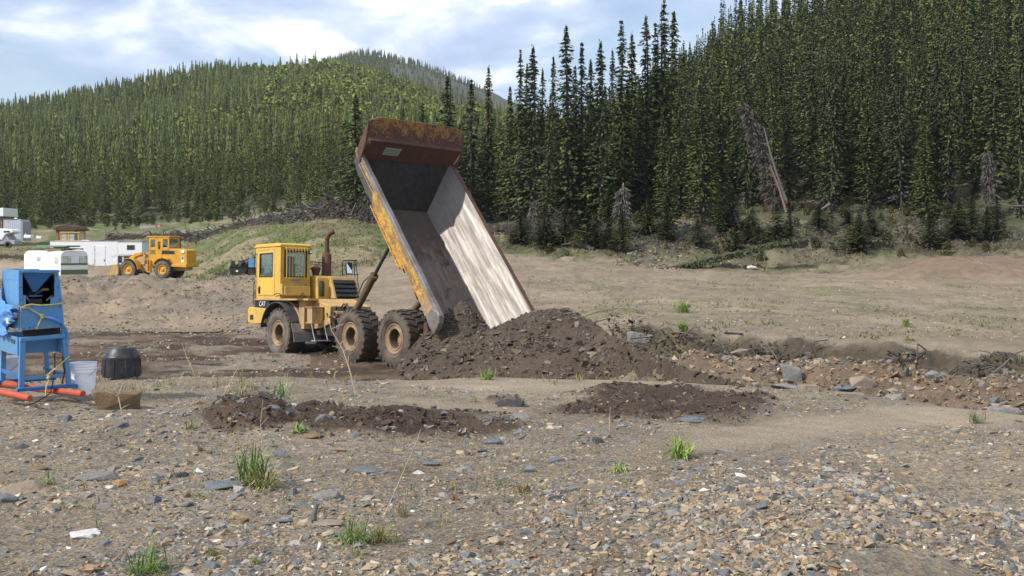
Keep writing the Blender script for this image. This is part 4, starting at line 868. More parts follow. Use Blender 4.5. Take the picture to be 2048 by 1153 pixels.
def build_grass():
    out = []
    def lot(n, px0, px1, Y0, Y1, keep, L0, L1, W, per, A, B, spread=.6):
        Y = np.exp(RNG.uniform(math.log(Y0), math.log(Y1), n)); px = RNG.uniform(px0, px1, n); x = (px - 1024) / F * Y; m, P, py, nz = zones(x, Y, base(x, Y))
        k = RNG.uniform(size=n) < keep(m, P, py, x, Y); x, Y = x[k], Y[k]; out.append(blades(np.stack([x, Y, H(x, Y)], 1), RNG.uniform(L0, L1, len(x)), W * RNG.uniform(.6, 1.3, len(x)), per, A, B, spread))
    nn = lambda x, y, s, a, b, f=.3: ss(a, b, fbm(x * f, y * f, 4, s))
    lot(26000, -40, 2110, 66, 125, lambda m, P, py, x, y: (1 - .45 * (P > 1000)) * m['grass'] * (.15 + .85 * nn(x, y, 108, .42, .6)) * (1 - .55 * m['forest']), .12, .34, .022, 6, (.09, .125, .04), (.20, .20, .085), 1.0)
    lot(26000, -40, 2110, 66, 125, lambda m, P, py, x, y: (1 - .6 * (P > 1000)) * m['grass'] * (.2 + .8 * nn(x, y, 501, .45, .6, .25)), .12, .34, .02, 6, (.22, .19, .12), (.33, .285, .19), 1.2)
    lot(5000, 1050, 2110, 22, 74, lambda m, P, py, x, y: m['field'] * nn(x, y, 107, .54, .66, .5), .05, .15, .010, 7, (.13, .16, .06), (.22, .22, .10), 1.1)
    lot(1500, 1180, 2110, 18, 31, lambda m, P, py, x, y: (m['ditch'] * .7 + .5 * (np.abs(y - np.interp(P, PXS, Y8) - .6) < .7)) * nn(x, y, 504, .5, .6, .6), .05, .17, .008, 7, (.10, .15, .04), (.2, .22, .09))
    lot(900, -40, 1500, 12.5, 17, lambda m, P, py, x, y: (1 - m['patch']) * nn(x, y, 503, .5, .62, 1.1), .05, .20, .004, 6, (.30, .26, .16), (.20, .22, .09), .8)
    lot(260, -40, 1300, 6.5, 15, lambda m, P, py, x, y: 1 - m['patch'], .04, .09, .003, 5, (.13, .20, .05), (.26, .25, .12), .9)
    V, Fc, C = [], [], []; off = 0
    for v, f, c in out: V.append(v); Fc.append(f + off); C.append(c); off += len(v)
    tag(link('grass', np_mesh('grass', np.concatenate(V), np.concatenate(Fc), np.concatenate(C)), M['leaves']), 'rough green and straw-coloured grass on the slopes and the field', None, None, 'stuff')
build_grass()
def tuft(name, px, py, hpx, n, label, A, B, wpx=3.0, spread=.9, cat='plant', seed=0):
    p = on_ray(px, py); s = p.y / F; r = np.random.default_rng(seed + 60)
    V, Fc, C = blades(np.zeros((1, 3)), np.array([hpx * s]), np.array([wpx * s * .27]), int(n * 2.2), A, B, min(1.5, spread * 1.35), r); o = link(name, np_mesh(name, V, Fc, C), M['leaves']); o.location = p; return tag(o, label, cat)
G1, G2 = (.11, .18, .045), (.25, .30, .11)
DRY = (.42, .35, .22)
tuft('grass_tuft', 506, 968, 88, 46, 'largest bright green leafy tuft, growing behind the flat grey slab', G1, G2, 5.5, .55, seed=1)
tuft('grass_tuft', 530, 978, 62, 46, 'low sprawling tuft mixing green and straw blades under the largest tuft', (.16, .22, .05), (.42, .36, .20), 3.5, 1.35, seed=2)
tuft('grass_tuft', 712, 1088, 66, 60, 'wide green tuft of narrow leaves in the lower middle', G1, G2, 4.0, 1.1, seed=3)
tuft('weed', 762, 1084, 58, 30, 'reddish green weed beside the wide green tuft', (.26, .16, .06), (.16, .25, .05), 3.5, 1.0, seed=4)
tuft('grass_tuft', 290, 1150, 78, 44, 'dark green long-bladed tuft cut by the bottom edge', (.07, .14, .03), (.16, .24, .06), 4.5, 1.2, seed=5)
tuft('willowherb', 1361, 915, 52, 30, 'bright green broad-leaved plant on the crest of the gravel mound', G1, (.30, .42, .10), 6.0, .95, seed=6)
tuft('weed', 1238, 943, 34, 22, 'pale green low plant left of the bright broad-leaved one', (.22, .32, .10), (.34, .42, .16), 4.0, 1.3, seed=7)
tuft('weed', 95, 970, 34, 18, 'small green plant beside the pinkish round boulder', G1, G2, 4.0, 1.1, seed=8)
tuft('sprout', 597, 866, 26, 14, 'small bright sprout in the dark soil by a flat dark stone', G1, (.34, .44, .14), 6.0, 1.1, seed=9)
tuft('moss_tuft', 427, 1118, 24, 60, 'low mossy olive tuft near the bottom', (.13, .14, .05), (.20, .20, .08), 2.0, 1.2, seed=10)
tuft('weed', 1955, 848, 42, 22, 'dark sedge tuft at the far right edge of the terrace path', (.10, .14, .05), (.2, .22, .1), 2.5, .8, seed=11)
tuft('weed', 1045, 985, 30, 14, 'small red-tinged weed in the gravel below the dark soil', (.22, .20, .06), (.30, .12, .06), 3.0, .8, seed=12)
tuft('weed', 1004, 978, 24, 10, 'tiny green weed left of the red-tinged weed', (.15, .2, .06), (.26, .22, .1), 2.5, .7, seed=13)
tuft('weed', 908, 1002, 22, 10, 'tiny dark red seedling in bare gravel', (.25, .08, .05), (.18, .18, .06), 3.0, .7, seed=14)
tuft('weed', 806, 1034, 34, 14, 'thin upright reddish weed above the wide green tuft', (.27, .15, .07), (.2, .26, .08), 3.0, .5, seed=15)
tuft('weed', 557, 796, 42, 34, 'grey-green bushy weed at the edge of the mud', (.20, .27, .14), (.32, .38, .22), 4.0, .8, seed=16)
tuft('grass_tuft', 975, 760, 30, 44, 'fresh green grass tuft at the foot of the rubble heap', G1, (.32, .38, .12), 2.2, .75, seed=17)
tuft('grass_tuft', 480, 796, 32, 24, 'thin grass tuft left of the grey-green weed', (.2, .25, .09), DRY, 2.0, .6, seed=18)
tuft('grass_tuft', 714, 1112, 30, 26, 'fine yellow-green tuft just below the wide green tuft', (.22, .26, .08), DRY, 2.0, .8, seed=19)
tuft('grass_tuft', 380, 858, 28, 24, 'small green tuft left of the dark soil patch', G1, DRY, 2.4, 1.0, seed=20)
tuft('grass_tuft', 510, 1128, 18, 26, 'flat grey-green seedling cluster between the two lowest tufts', (.18, .24, .10), G2, 3.0, 1.3, seed=21)
tuft('grass_tuft', 1366, 664, 26, 40, 'dark green tuft at the lip of the ditch above the berm', (.10, .19, .03), G2, 2.4, .6, seed=22)
tuft('grass_tuft', 1365, 626, 30, 60, 'round yellow-green tuft alone on the open field', (.17, .25, .05), (.30, .36, .12), 2.4, .7, seed=23)
tuft('grass_tuft', 1814, 655, 22, 30, 'small upright green tuft on the right part of the field', (.12, .2, .04), G2, 2.0, .4, seed=24)
def stalk(pts, label, r=1.0, m='rope_dry', twigs=0, cat='dry stalk', name='dry_stalk', seed=0):
    """pts: pixel path from the ground up"""
    p0 = on_ray(*pts[0]); s = p0.y / F; mb = MB(); rr = random.Random(seed)
    P = [Vector(((a - pts[0][0]) * s, rr.uniform(-.03, .03), (pts[0][1] - b) * s)) for a, b in pts]
    mb.tube(P, [r * s * (1 - .6 * i / (len(P) - 1)) for i in range(len(P))], 5)
    for k in range(twigs):
        i = rr.randrange(len(P) - 1); q = P[i].lerp(P[i + 1], rr.random()); a = rr.uniform(0, 6.28); l = rr.uniform(10, 30) * s; mb.tube([q, q + Vector((math.cos(a) * l, math.sin(a) * l * .5, abs(rr.gauss(.4, .3)) * l))], r * s * .4, 4)
    o = mb.build(name, M['drystalk'], None); o.location = p0; return tag(o, label, cat)
M['drystalk'] = mat_bark('dry_stalk', (.40, .32, .22), (.56, .47, .34))
stalk([(524, 968), (524, 900), (520, 850), (527, 800)], 'tall dry stalk rising from the largest tuft', 1.2, twigs=7, seed=1)
stalk([(765, 1040), (800, 960), (835, 880), (842, 858)], 'long dry stalk leaning right over the gravel', 1.1, seed=2)
stalk([(388, 745), (372, 712), (364, 686)], 'thin dry stalk in front of the mud on the left', 1.0, twigs=3, seed=3)
stalk([(712, 790), (700, 740), (686, 700), (664, 662), (660, 648)], 'branched dry stalk in front of the middle wheel', 1.6, twigs=9, seed=4)
stalk([(968, 752), (955, 735), (940, 705)], 'short dry stalk in front of the rubble heap', .9, twigs=4, seed=5)
stalk([(1219, 866), (1219, 840), (1221, 815)], 'tiny upright dry stalk near the dark soil on the terrace', .9, seed=6)
stalk([(250, 850), (244, 820), (236, 795), (232, 770)], 'dry forked stalk in front of the brown stone block', 1.4, twigs=4, seed=7)
stalk([(448, 790), (470, 745), (490, 712)], 'slanting dry stem left of the front wheel', .9, twigs=3, seed=8)
stalk([(340, 1140), (345, 1110), (352, 1080)], 'dry stalk standing in the dark long-bladed tuft', 1.2, seed=9)

# ------------------------------------------------------------------ single stones
rock(45, 985, 86, M['rock_tan'], 'rounded pinkish-grey boulder at the left edge', .5, seed=1)
rock(14, 1003, 46, M['rock_slate'], 'smooth dark blue-grey stone cut by the left edge', .6, seed=2)
rock(172, 1074, 66, M['rock_white'], 'pitted whitish stone lying low in the left gravel', .38, seed=3)
rock(455, 975, 88, M['rock_slate'], 'wide flat grey slab beside the largest tuft', .24, seed=4, rz=.2)
rock(655, 998, 66, M['rock_grey'], 'rounded grey-brown stone in the middle gravel', .42, seed=5)
rock(561, 914, 42, M['rock_slate'], 'tilted slate plate behind the largest tuft', .42, seed=6, tilt=.3)
rock(735, 943, 66, M['rock_slate'], 'pointed flat slate slab in open gravel', .18, seed=7)
rock(200, 957, 86, M['rock_grey'], 'long low grey-green stone left of centre gravel', .26, seed=8)
rock(370, 1012, 36, M['rock_grey'], 'small blocky light grey stone', .55, seed=9)
rock(862, 930, 38, M['rock_slate'], 'dark blue-grey wedge of slate alone in the gravel', .4, seed=10)
rock(609, 1016, 54, M['rock_slate'], 'pale blue-green flat stone left of the driftwood peg', .2, seed=11)
rock(565, 1045, 48, M['rock_slate'], 'low oval slate below the pale blue-green stone', .2, seed=12)
rock(656, 1049, 62, M['rock_tan'], 'flat tan stone right of the driftwood peg', .24, seed=13)
rock(361, 954, 32, M['rock_dark'], 'small almost black stone left of the flat slab', .55, seed=14)
rock(240, 974, 32, M['rock_orange'], 'angular rusty orange stone under the long low stone', .8, seed=15, tilt=.5)
rock(183, 1138, 34, M['rock_orange'], 'small reddish brown stone at the bottom left', .4, seed=16)
rock(445, 1050, 46, M['rock_grey'], 'grey angular stone right below the blocky one', .35, seed=17)
rock(1113, 924, 34, M['rock_slate'], 'small dark slate wedge near the red-tinged weed', .45, seed=18)
rock(1195, 886, 26, M['rock_dark'], 'small black angular stone on the tan flat', .7, seed=19, tilt=.3)
rock(1383, 842, 62, M['rock_slate'], 'dark flat slab at the edge of the right soil patch', .22, seed=20)
rock(1452, 903, 46, M['rock_grey'], 'light grey slab beside the tan path', .2, seed=21)
rock(628, 876, 42, M['rock_brown'], 'dark brown flat stone at the foot of the left soil patch', .35, seed=22)
rock(1018, 812, 62, M['rock_dark'], 'stack-like dark slab standing up between the soil patches', .5, seed=23, tilt=.25)
rock(1044, 835, 44, M['rock_grey'], 'tilted grey plate just below the standing dark slab', .3, seed=24, tilt=.4)
rock(985, 886, 40, M['rock_slate'], 'slate plate at the lower tip of the middle soil patch', .3, seed=25)
rock(545, 822, 40, M['rock_slate'], 'blue-grey slab on top of the left soil patch', .4, seed=26, tilt=.3)
rock(1282, 692, 58, M['rock_grey'], 'large pale grey boulder at the ditch beside the rubble heap', .55, seed=27, asp=.6, blocky=True, sink=.12)
rock(1582, 752, 46, M['rock_grey'], 'squarish grey boulder set in the brown berm', .75, seed=28, Y=18.6, blocky=True, sink=.05)
rock(1727, 760, 54, M['rock_tan'], 'angular pinkish boulder in the middle of the berm', .6, seed=29, Y=17.2, tilt=.3, sink=.05)
rock(2008, 768, 62, M['rock_grey'], 'large grey boulder near the right end of the berm', .62, seed=30, Y=14.6, blocky=True, sink=.05)
rock(2046, 775, 40, M['rock_tan'], 'tan boulder cut by the right edge above the path', .7, seed=31, Y=14.2, sink=.05)
rock(1568, 778, 56, M['rock_grey'], 'pale flat stone on the terrace lip, leftmost of the pale row', .3, seed=32)
rock(1617, 784, 40, M['rock_tan'], 'pinkish block on the terrace lip', .5, seed=33, blocky=True)
rock(1700, 796, 58, M['rock_tan'], 'long flat tan block on the terrace lip', .3, seed=34, blocky=True)
rock(1690, 780, 46, M['rock_slate'], 'thin grey slab just behind the long tan block', .3, seed=35)
rock(1503, 538, 20, M['rock_white'], 'lone white boulder at the foot of the forest bank', .55, seed=36)
rock(1862, 735, 30, M['rock_grey'], 'rounded grey cobble on the crest of the berm', .7, seed=37, Y=17.6, sink=.1)
rock(1790, 748, 34, M['rock_grey'], 'plain grey stone on the berm between two boulders', .6, seed=38, Y=16.6, sink=.1)
rock(1480, 735, 36, M['rock_tan'], 'pale orange stone on the left slope of the berm', .6, seed=39, Y=20.2, sink=.1)
rock(235, 818, 92, M['rock_brown'], 'big brown split rock block near the black tub', .5, seed=40, asp=.7, blocky=True, rz=.35, name='stone_block', cat='rock', sink=.08)
rock(100, 1000, 26, M['rock_brown'], 'small brown stone right of the smooth dark stone', .4, seed=41)
rock(1355, 668, 28, M['rock_brown'], 'small muddy boulder behind the big pale boulder', .5, seed=42)
rock(75, 938, 46, M['rock_brown'], 'thin brown slab behind the pinkish boulder', .22, seed=43)
mb = MB(); mb.tube([(0, 0, -.02), (.004, 0, .05), (.02, .01, .105)], [.019, .018, .016], 8); o = mb.build('wood_peg', M['dead'], None, .003); o.location = on_ray(627, 1042); tag(o, 'short weathered grey wood peg between two flat stones', 'wood stick')
# a puddle in the ruts by the rear wheel and one on the left
def puddle(px0, px1, py, h, label):
    mb = MB(); r = random.Random(int(px0)); pts = []
    for k in range(28):
        a = 6.283 * k / 28; px = (px0 + px1) / 2 + (px1 - px0) / 2 * math.cos(a) * r.uniform(.85, 1.1); yy = py + h * math.sin(a) * r.uniform(.8, 1.1); Y = (ZC - lvl) / (yy - 500) * F; pts.append(((px - 1024) / F * Y, Y, lvl))
    mb.add(pts, [tuple(range(28))]); tag(mb.build('puddle_water', M['water']), kind='structure')
p = on_ray(815, 752, 18, 60); lvl = -.05; puddle(760, 890, 748, 4.5, '')
lvl = -.02; puddle(250, 470, 661, 4, '')

# ------------------------------------------------------------------ the articulated dump truck
def hole_wall(mb, axis, pos, th, o, h):
    """a plate with one rectangular opening; o and h are (a0,a1,z0,z1) on the plate"""
    for a0, a1, z0, z1 in ((o[0], h[0], o[2], o[3]), (h[1], o[1], o[2], o[3]), (h[0], h[1], o[2], h[2]), (h[0], h[1], h[3], o[3])):
        if axis == 'x': mb.box(pos, pos + th, a0, a1, z0, z1)
        else: mb.box(a0, a1, pos, pos + th, z0, z1)
    return mb
def arc_plate(mb, cx, cz, r0, r1, a0, a1, y0, y1, n=18):
    A = [R(a0 + (a1 - a0) * k / n) for k in range(n + 1)]
    return mb.prism([(cx + r1 * math.cos(a), cz + r1 * math.sin(a)) for a in A] + [(cx + r0 * math.cos(a), cz + r0 * math.sin(a)) for a in reversed(A)], y0, y1)
def wheel(parent, x, y, z, rad, w, side, rimr=.50, lugs=24, deep=True, tread='tyre'):
    """side +1: the outer face looks towards +y"""
    e = empty('wheel', (x, y, z)); e.parent = parent; e.rotation_euler = (0, RNG.uniform(0, 6), 0 if side > 0 else math.pi)
    h = w / 2; r = rad; q = rimr * r; mb = MB()
    mb.lathe([(h * .72, q * 1.02), (h * .80, q * 1.0), (h * .80, q * 1.05)], 48, caps=False)
    prof = [(h * .96, r * .86), (h * .90, r * .925), (h * .72, r * .955), (h * .3, r * .965), (-h * .3, r * .965), (-h * .72, r * .955), (-h * .90, r * .925), (-h * .96, r * .86), (-h, r * .74), (-h * .9, q * 1.1), (-h * .75, q), (-h * .5, q * .9)]
    mb.lathe(prof, 56, caps=False)
    for k in range(lugs):
        a = 2 * math.pi * k / lugs
        for s in (-1, 1):
            o = math.pi / lugs if s > 0 else 0; hw = math.pi / lugs * .60
            pts = []
            for rr in (r * .93, r * 1.0):
                for (u, da) in ((.05, .16), (.93, 0)):
                    for t in (-1, 1):
                        b = a + o + da * .55 + t * hw * (.8 if rr > r * .95 else 1.0); pts.append((rr * math.cos(b), s * h * u * (1 if rr < r * .95 else .985), rr * math.sin(b)))
            mb.add(pts, [(0, 1, 3, 2), (4, 6, 7, 5), (0, 4, 5, 1), (2, 3, 7, 6), (0, 2, 6, 4), (1, 5, 7, 3)])
            b0 = a + o   # shoulder lug running down the sidewall
            pts = []
            for (yy, rr) in ((h * .985, r * .80), (h * .93, r * .99)):
                for t in (-1, 1): 
                    for dd in (0, .03): pts.append(((rr - dd) * math.cos(b0 + t * hw * .8), s * (yy - dd), (rr - dd) * math.sin(b0 + t * hw * .8)))
            mb.add(pts, [(0, 2, 6, 4), (1, 5, 7, 3), (0, 4, 5, 1), (2, 3, 7, 6), (4, 6, 7, 5)])
    mb.build('tyre', M[tread], e, smooth_=True)
    mb = MB(); mb.lathe([(h * .80, q * 1.06), (h * .93, q * 1.14), (h * 1.0, q * 1.30), (h * 1.03, r * .74), (h * 1.0, r * .82), (h * .95, r * .875)], 56, caps=False); mb.lathe([(h * 1.015, q * 1.32), (h * 1.045, q * 1.34), (h * 1.015, q * 1.37)], 56, caps=False)
    mb.build('sidewall', M['sidewall_muddy' if deep and x < 3 else 'sidewall'], e, smooth_=True)
    mb = MB()
    if deep:
        mb.lathe([(h * .70, q * .93), (h * .86, q * 1.06), (h * .88, q * 1.0), (h * .78, q * .92), (h * .74, q * .84), (h * .82, q * .80), (h * .80, q * .70), (h * .70, q * .67)], 48, caps=False)
        mb.build('rim', M['rim'], e, smooth_=True)
        mb = MB(); mb.lathe([(h * .701, q * .672), (h * .55, q * .66), (-h * .15, q * .64), (-h * .2, q * .3)], 40, caps=False); mb.build('rim_barrel', M['bore_dark'], e, smooth_=True)
        mb = MB(); mb.lathe([(-h * .22, q * .62), (h * .02, q * .56), (h * .05, q * .50), (h * .12, q * .30), (h * .14, 0)], 30, caps=False)
        for k in range(16): a = 6.283 * k / 16; mb.lathe([(h * .0, .02), (h * .10, .018), (h * .10, 0)], 6, (q * .54 * math.cos(a), 0, q * .54 * math.sin(a)))
        mb.build('hub', M['rim'], e)
    else:
        mb.lathe([(h * .70, q * .95), (h * .88, q * 1.08), (h * .88, q * .98), (h * .55, q * .88), (h * .45, q * .6), (h * .62, q * .5), (h * .66, q * .42), (h * .66, 0)], 36, caps=False); mb.build('rim', M['loader_yellow'], e, smooth_=True)
        mb = MB(); mb.lathe([(h * .6, q * .3), (h * .85, q * .27), (h * .88, q * .2), (h * .88, 0)], 16, caps=False); mb.build('hub', M['yellow_dirty'], e)
    return e
def build_truck():
    h = R(48.65); ro = R(2.18); pi_ = R(1.95); O = Vector((-2.348, 29.617, -.084))
    fw = Vector((-math.cos(h), math.sin(h), 0)); le = Vector((-math.sin(h), -math.cos(h), 0)); up = Vector((0, 0, 1))
    def tw(x, y, z):
        y, z = y * math.cos(ro) - z * math.sin(ro), z * math.cos(ro) + y * math.sin(ro); x, z = x * math.cos(pi_) + z * math.sin(pi_), z * math.cos(pi_) - x * math.sin(pi_)
        return fw * x + le * y + up * z
    bx, by, bz = tw(1, 0, 0), tw(0, 1, 0), tw(0, 0, 1)
    T = empty('dump_truck', label='yellow articulated dump truck with its rusty steel bed tipped up', cat='dump truck')
    T.matrix_world = Matrix(((bx.x, by.x, bz.x, O.x), (bx.y, by.y, bz.y, O.y), (bx.z, by.z, bz.z, O.z), (0, 0, 0, 1)))
    for x in (0, 2.2, 6.4):
        for s in (1, -1): wheel(T, x, s * .90, .8, .80, .66, s)
    # chassis
    mb = MB()
    for s in (-1, 1): mb.box(-1.0, 3.3, s * .42 - .07, s * .42 + .07, .82, 1.18); mb.box(4.1, 8.1, s * .45 - .07, s * .45 + .07, .75, 1.25)
    for x in (-.9, 1.1, 3.2, 4.2, 5.6, 7.6): mb.box(x - .12, x + .12, -.36, .36, .85, 1.12)
    mb.lathe([(-.75, .16), (.75, .16)], 14, (0, 0, .8)); mb.lathe([(-.75, .16), (.75, .16)], 14, (2.2, 0, .8)); mb.lathe([(-.7, .17), (.7, .17)], 14, (6.4, 0, .8))
    mb.box(-.22, .22, -.3, .3, .55, 1.02); mb.box(1.98, 2.42, -.3, .3, .55, 1.02); mb.box(4.3, 7.0, -.3, .3, .55, 1.5)
    mb.build('chassis', M['frame_dark'], T, .015)
    mb = MB(); mb.box(3.05, 3.75, -.28, .28, .62, 1.5); mb.lathe([(-.5, .22), (.5, .22)], 20, (3.5, 0, 1.05), 'z'); mb.box(3.6, 4.2, -.4, .4, .7, 1.0); mb.box(3.7, 4.2, -.4, .4, 1.2, 1.45)
    mb.build('articulation_hitch', M['frame_dark'], T, .02)
    mb = MB(); r = random.Random(4)
    for k in range(13):
        y0 = r.uniform(-.1, .75); z0 = r.uniform(1.0, 1.6); mb.tube([(4.25, y0, z0), (3.95, y0 + r.uniform(-.1, .15), z0 + r.uniform(-.1, .25)), (3.6, y0 * .8, z0 - r.uniform(.0, .3)), (3.1, y0 * .6, z0 - r.uniform(.1, .4))], r.uniform(.018, .032), 7)
    mb.build('hydraulic_hoses', M['black'], T, smooth_=True)
    mb = MB(); mb.tube([(3.85, .55, 1.28), (3.2, .5, 1.0), (2.9, .48, .95)], .065, 10); mb.tube([(3.7, -.55, 1.28), (2.9, -.48, .95)], .065, 10); mb.build('steering_cylinder', M['cylinder'], T, smooth_=True)
    mb = MB(); mb.lathe([(-.02, .11), (.10, .11), (.10, .085), (.0, .085)], 20, (3.55, .78, 1.42)); mb.lathe([(-.3, .10), (0, .10)], 18, (3.55, .78, 1.42)); mb.build('air_tank', M['rim'], T, .005)
    # cab
    x0, x1, y0, y1, z0, z1 = 6.30, 7.95, .12, 1.20, 1.90, 3.62
    cab = empty('cab'); cab.parent = T
    mb = MB(); hole_wall(mb, 'x', x0, .05, (y0, y1, z0, z1 - .05), (.27, 1.04, 2.62, 3.42)); hole_wall(mb, 'x', x1 - .05, .05, (y0, y1, z0, z1 - .05), (.24, 1.08, 2.5, 3.42))
    hole_wall(mb, 'y', y0, .05, (x0 + .05, x1 - .05, z0, z1 - .05), (6.6, 7.8, 2.6, 3.42)); hole_wall(mb, 'y', y1 - .05, .05, (x0 + .05, x1 - .05, z0, z1 - .05), (6.66, 7.78, 2.0, 3.46))
    mb.box(x0, x1, y0, y1, z0 - .05, z0); mb.build('shell', M['yellow'], cab, .012)
    mb = MB(); mb.prism([(6.27, z1 - .05), (6.27, z1 + .02), (6.4, z1 + .06), (7.9, z1 + .06), (8.03, z1 - .01), (8.03, z1 - .08), (7.97, z1 - .05)], y0 - .03, y1 + .03); mb.box(6.26, 6.30, y0 + .1, y1 - .02, z1 - .09, z1 - .045); mb.build('roof', M['yellow_door'], cab, .02)
    d = empty('door'); d.parent = T
    mb = MB(); hole_wall(mb, 'y', y1 - .03, .045, (6.67, 7.77, 2.01, 3.45), (6.77, 7.67, 2.60, 3.37)); mb.build('door_panel', M['yellow_door'], d, .012)
    mb = MB(); hole_wall(mb, 'y', y1 - .0, .022, (6.76, 7.68, 2.59, 3.38), (6.80, 7.64, 2.63, 3.34)); mb.build('window_seal', M['black'], d, .01)
    mb = MB(); mb.box(6.78, 7.66, y1 - .015, y1 - .008, 2.61, 3.36); mb.build('window_pane', M['glass'], d)
    mb = MB(); mb.box(7.58, 7.70, y1 + .015, y1 + .03, 2.06, 2.30); mb.box(7.61, 7.66, y1 + .03, y1 + .06, 2.10, 2.26); mb.build('handle', M['black'], d, .012)
    mb = MB(); mb.tube([(7.83, y1 + .02, 3.38), (7.9, y1 + .07, 3.3), (7.93, y1 + .08, 2.8), (7.88, y1 + .03, 2.62)], .014, 8); mb.tube([(7.9, y1 + .04, 2.5), (7.93, y1 + .07, 2.4), (7.93, y1 + .07, 1.7)], .014, 8); mb.build('grab_rail', M['black'], T, smooth_=True)
    mb = MB(); mb.box(6.302, 6.306, .25, 1.06, 2.60, 3.44); mb.box(7.94, 7.945, .22, 1.1, 2.48, 3.44); mb.box(6.58, 7.82, .125, .13, 2.58, 3.44); mb.build('window_pane', M['glass'], cab)
    mb = MB(); hole_wall(mb, 'x', 6.285, .012, (.24, 1.07, 2.59, 3.45), (.28, 1.03, 2.63, 3.41)); mb.build('window_seal', M['black'], cab, .005)
    mb = MB()
    for k in range(8): yy = .27 + .76 * k / 7; mb.tube([(6.27, yy, 3.54), (6.21, yy, 3.50), (6.20, yy, 2.56), (6.26, yy, 2.53)], .013, 7)
    mb.tube([(6.20, .22, 2.56), (6.20, 1.07, 2.56)], .015, 7); mb.tube([(6.24, .22, 3.52), (6.24, 1.07, 3.52)], .013, 7); mb.build('window_guard', M['yellow_door'], cab, smooth_=True)
    mb = MB(); mb.box(6.75, 7.2, .42, .9, 2.0, 2.35); mb.box(6.66, 6.80, .42, .9, 2.3, 3.05, (0, -.12, 0)); mb.box(6.62, 6.70, .5, .8, 3.05, 3.28); mb.build('seat', M['rubber_fender'], cab, .05)
    mb = MB(); mb.tube([(7.75, .66, 2.0), (7.55, .66, 2.55)], .035, 8); n = 18; mb.tube([(7.52 + .05 * math.sin(6.283 * k / n), .66 + .2 * math.cos(6.283 * k / n), 2.58 + .17 * math.sin(6.283 * k / n)) for k in range(n + 1)], .016, 6, False); mb.box(7.6, 7.9, .2, 1.1, 1.95, 2.45); mb.build('steering_console', M['black'], cab, .01)
    mb = MB(); mb.box(6.285, 6.298, .53, .78, 2.45, 2.52); mb.build('number_plate', M['grey_metal'], cab, .004)
    mb = MB(); mb.box(6.12, 6.30, .20, 1.12, 2.0, 2.30); mb.box(6.18, 6.30, 1.12, 1.2, 2.0, 2.36); mb.box(6.24, 6.3, .2, .26, 2.3, 2.4); mb.build('rear_locker', M['yellow'], T, .012)
    mb = MB(); n = 10; mb.tube([(6.06, .52 + .06 * math.cos(3.1416 * k / n), 1.97 + .1 * math.sin(3.1416 * k / n)) for k in range(n + 1)], .014, 6); mb2 = MB(); mb2.tube([(6.2, 1.2, 1.97), (6.2, 1.26, 2.05), (6.4, 1.28, 2.06), (6.6, 1.26, 2.0)], .014, 6); mb2.build('grab_handle', M['rust'], T); mb.build('lifting_eye', M['rust'], T)
    e = MB(); e.box(6.20, 6.30, .10, .22, 3.36, 3.50); e.build('work_lamp', M['black'], T, .012); w = MB(); w.box(6.188, 6.199, .12, .20, 3.38, 3.48); w.build('lamp_lens', M['lamp'], T.children[-1], .003)
    # decks, engine hood and louvre
    mb = MB(); mb.box(5.2, 8.0, -1.5, 1.22, 1.84, 1.90); mb.prism([(5.2, 1.90), (5.2, 1.84), (4.35, 1.62), (4.35, 1.68)], -.85, .62); mb.box(4.9, 5.2, .62, 1.0, 1.84, 1.90); mb.build('deck_plate', M['yellow_dirty'], T, .01)
    mb = MB(); mb.prism([(5.98, 1.90), (5.98, 2.2), (6.05, 2.60), (6.15, 2.66), (8.0, 2.62), (8.1, 2.5), (8.1, 1.90)], -1.45, .02); mb.build('engine_hood', M['yellow'], T, .035)
    mb = MB(); mb.prism([(5.62, 1.92), (5.92, 2.58), (6.0, 2.60), (6.0, 1.92)], -1.42, -1.34); mb.prism([(5.62, 1.92), (5.92, 2.58), (6.0, 2.60), (6.0, 1.92)], -.50, -.42); mb.prism([(5.90, 2.52), (5.94, 2.62), (6.1, 2.64), (6.1, 2.52)], -1.42, -.42); mb.build('louvre_frame', M['yellow_dirty'], T, .012)
    mb = MB(); mb.prism([(5.70, 1.92), (5.97, 2.54), (5.98, 2.54), (5.98, 1.92)], -1.335, -.505)
    for k in range(4): x = 5.62 + .30 * k / 4.4; z = 1.97 + .64 * k / 4.4; mb.prism([(x, z), (x - .0, z + .02), (x + .10, z + .13), (x + .12, z + .11)], -1.335, -.505)
    mb.build('louvre', M['black'], T)
    mb = MB(); mb.lathe([(0, .05), (0, .10), (.06, .11), (.40, .11), (.46, .085), (.50, .085)], 20, (6.0, -.12, 1.98), 'z'); mb.build('air_cleaner', M['frame_dark'], T, smooth_=True)
    mb = MB(); mb.lathe([(0, .10), (.14, .12), (.16, .14), (.22, .14), (.24, .17), (.28, .165), (.33, .06), (.33, 0)], 24, (6.35, -.12, 2.64), 'z'); mb.build('air_precleaner', M['rust'], T, smooth_=True)
    mb = MB(); mb.lathe([(0, .13), (.02, .155), (.72, .155), (.78, .12), (.80, .085), (.95, .082)], 26, (6.3, -.50, 2.62), 'z'); mb.build('muffler', M['rust'], T, smooth_=True)
    mb = MB(); mb.tube([(6.3, -.50, 3.5), (6.3, -.50, 3.85), (6.28, -.52, 3.98), (6.22, -.58, 4.08), (6.14, -.66, 4.13)], [.075, .075, .08, .08, .085], 16); mb.build('exhaust_pipe', M['rust'], T, smooth_=True)
    mb = MB(); zt, zb = 3.18, 2.08
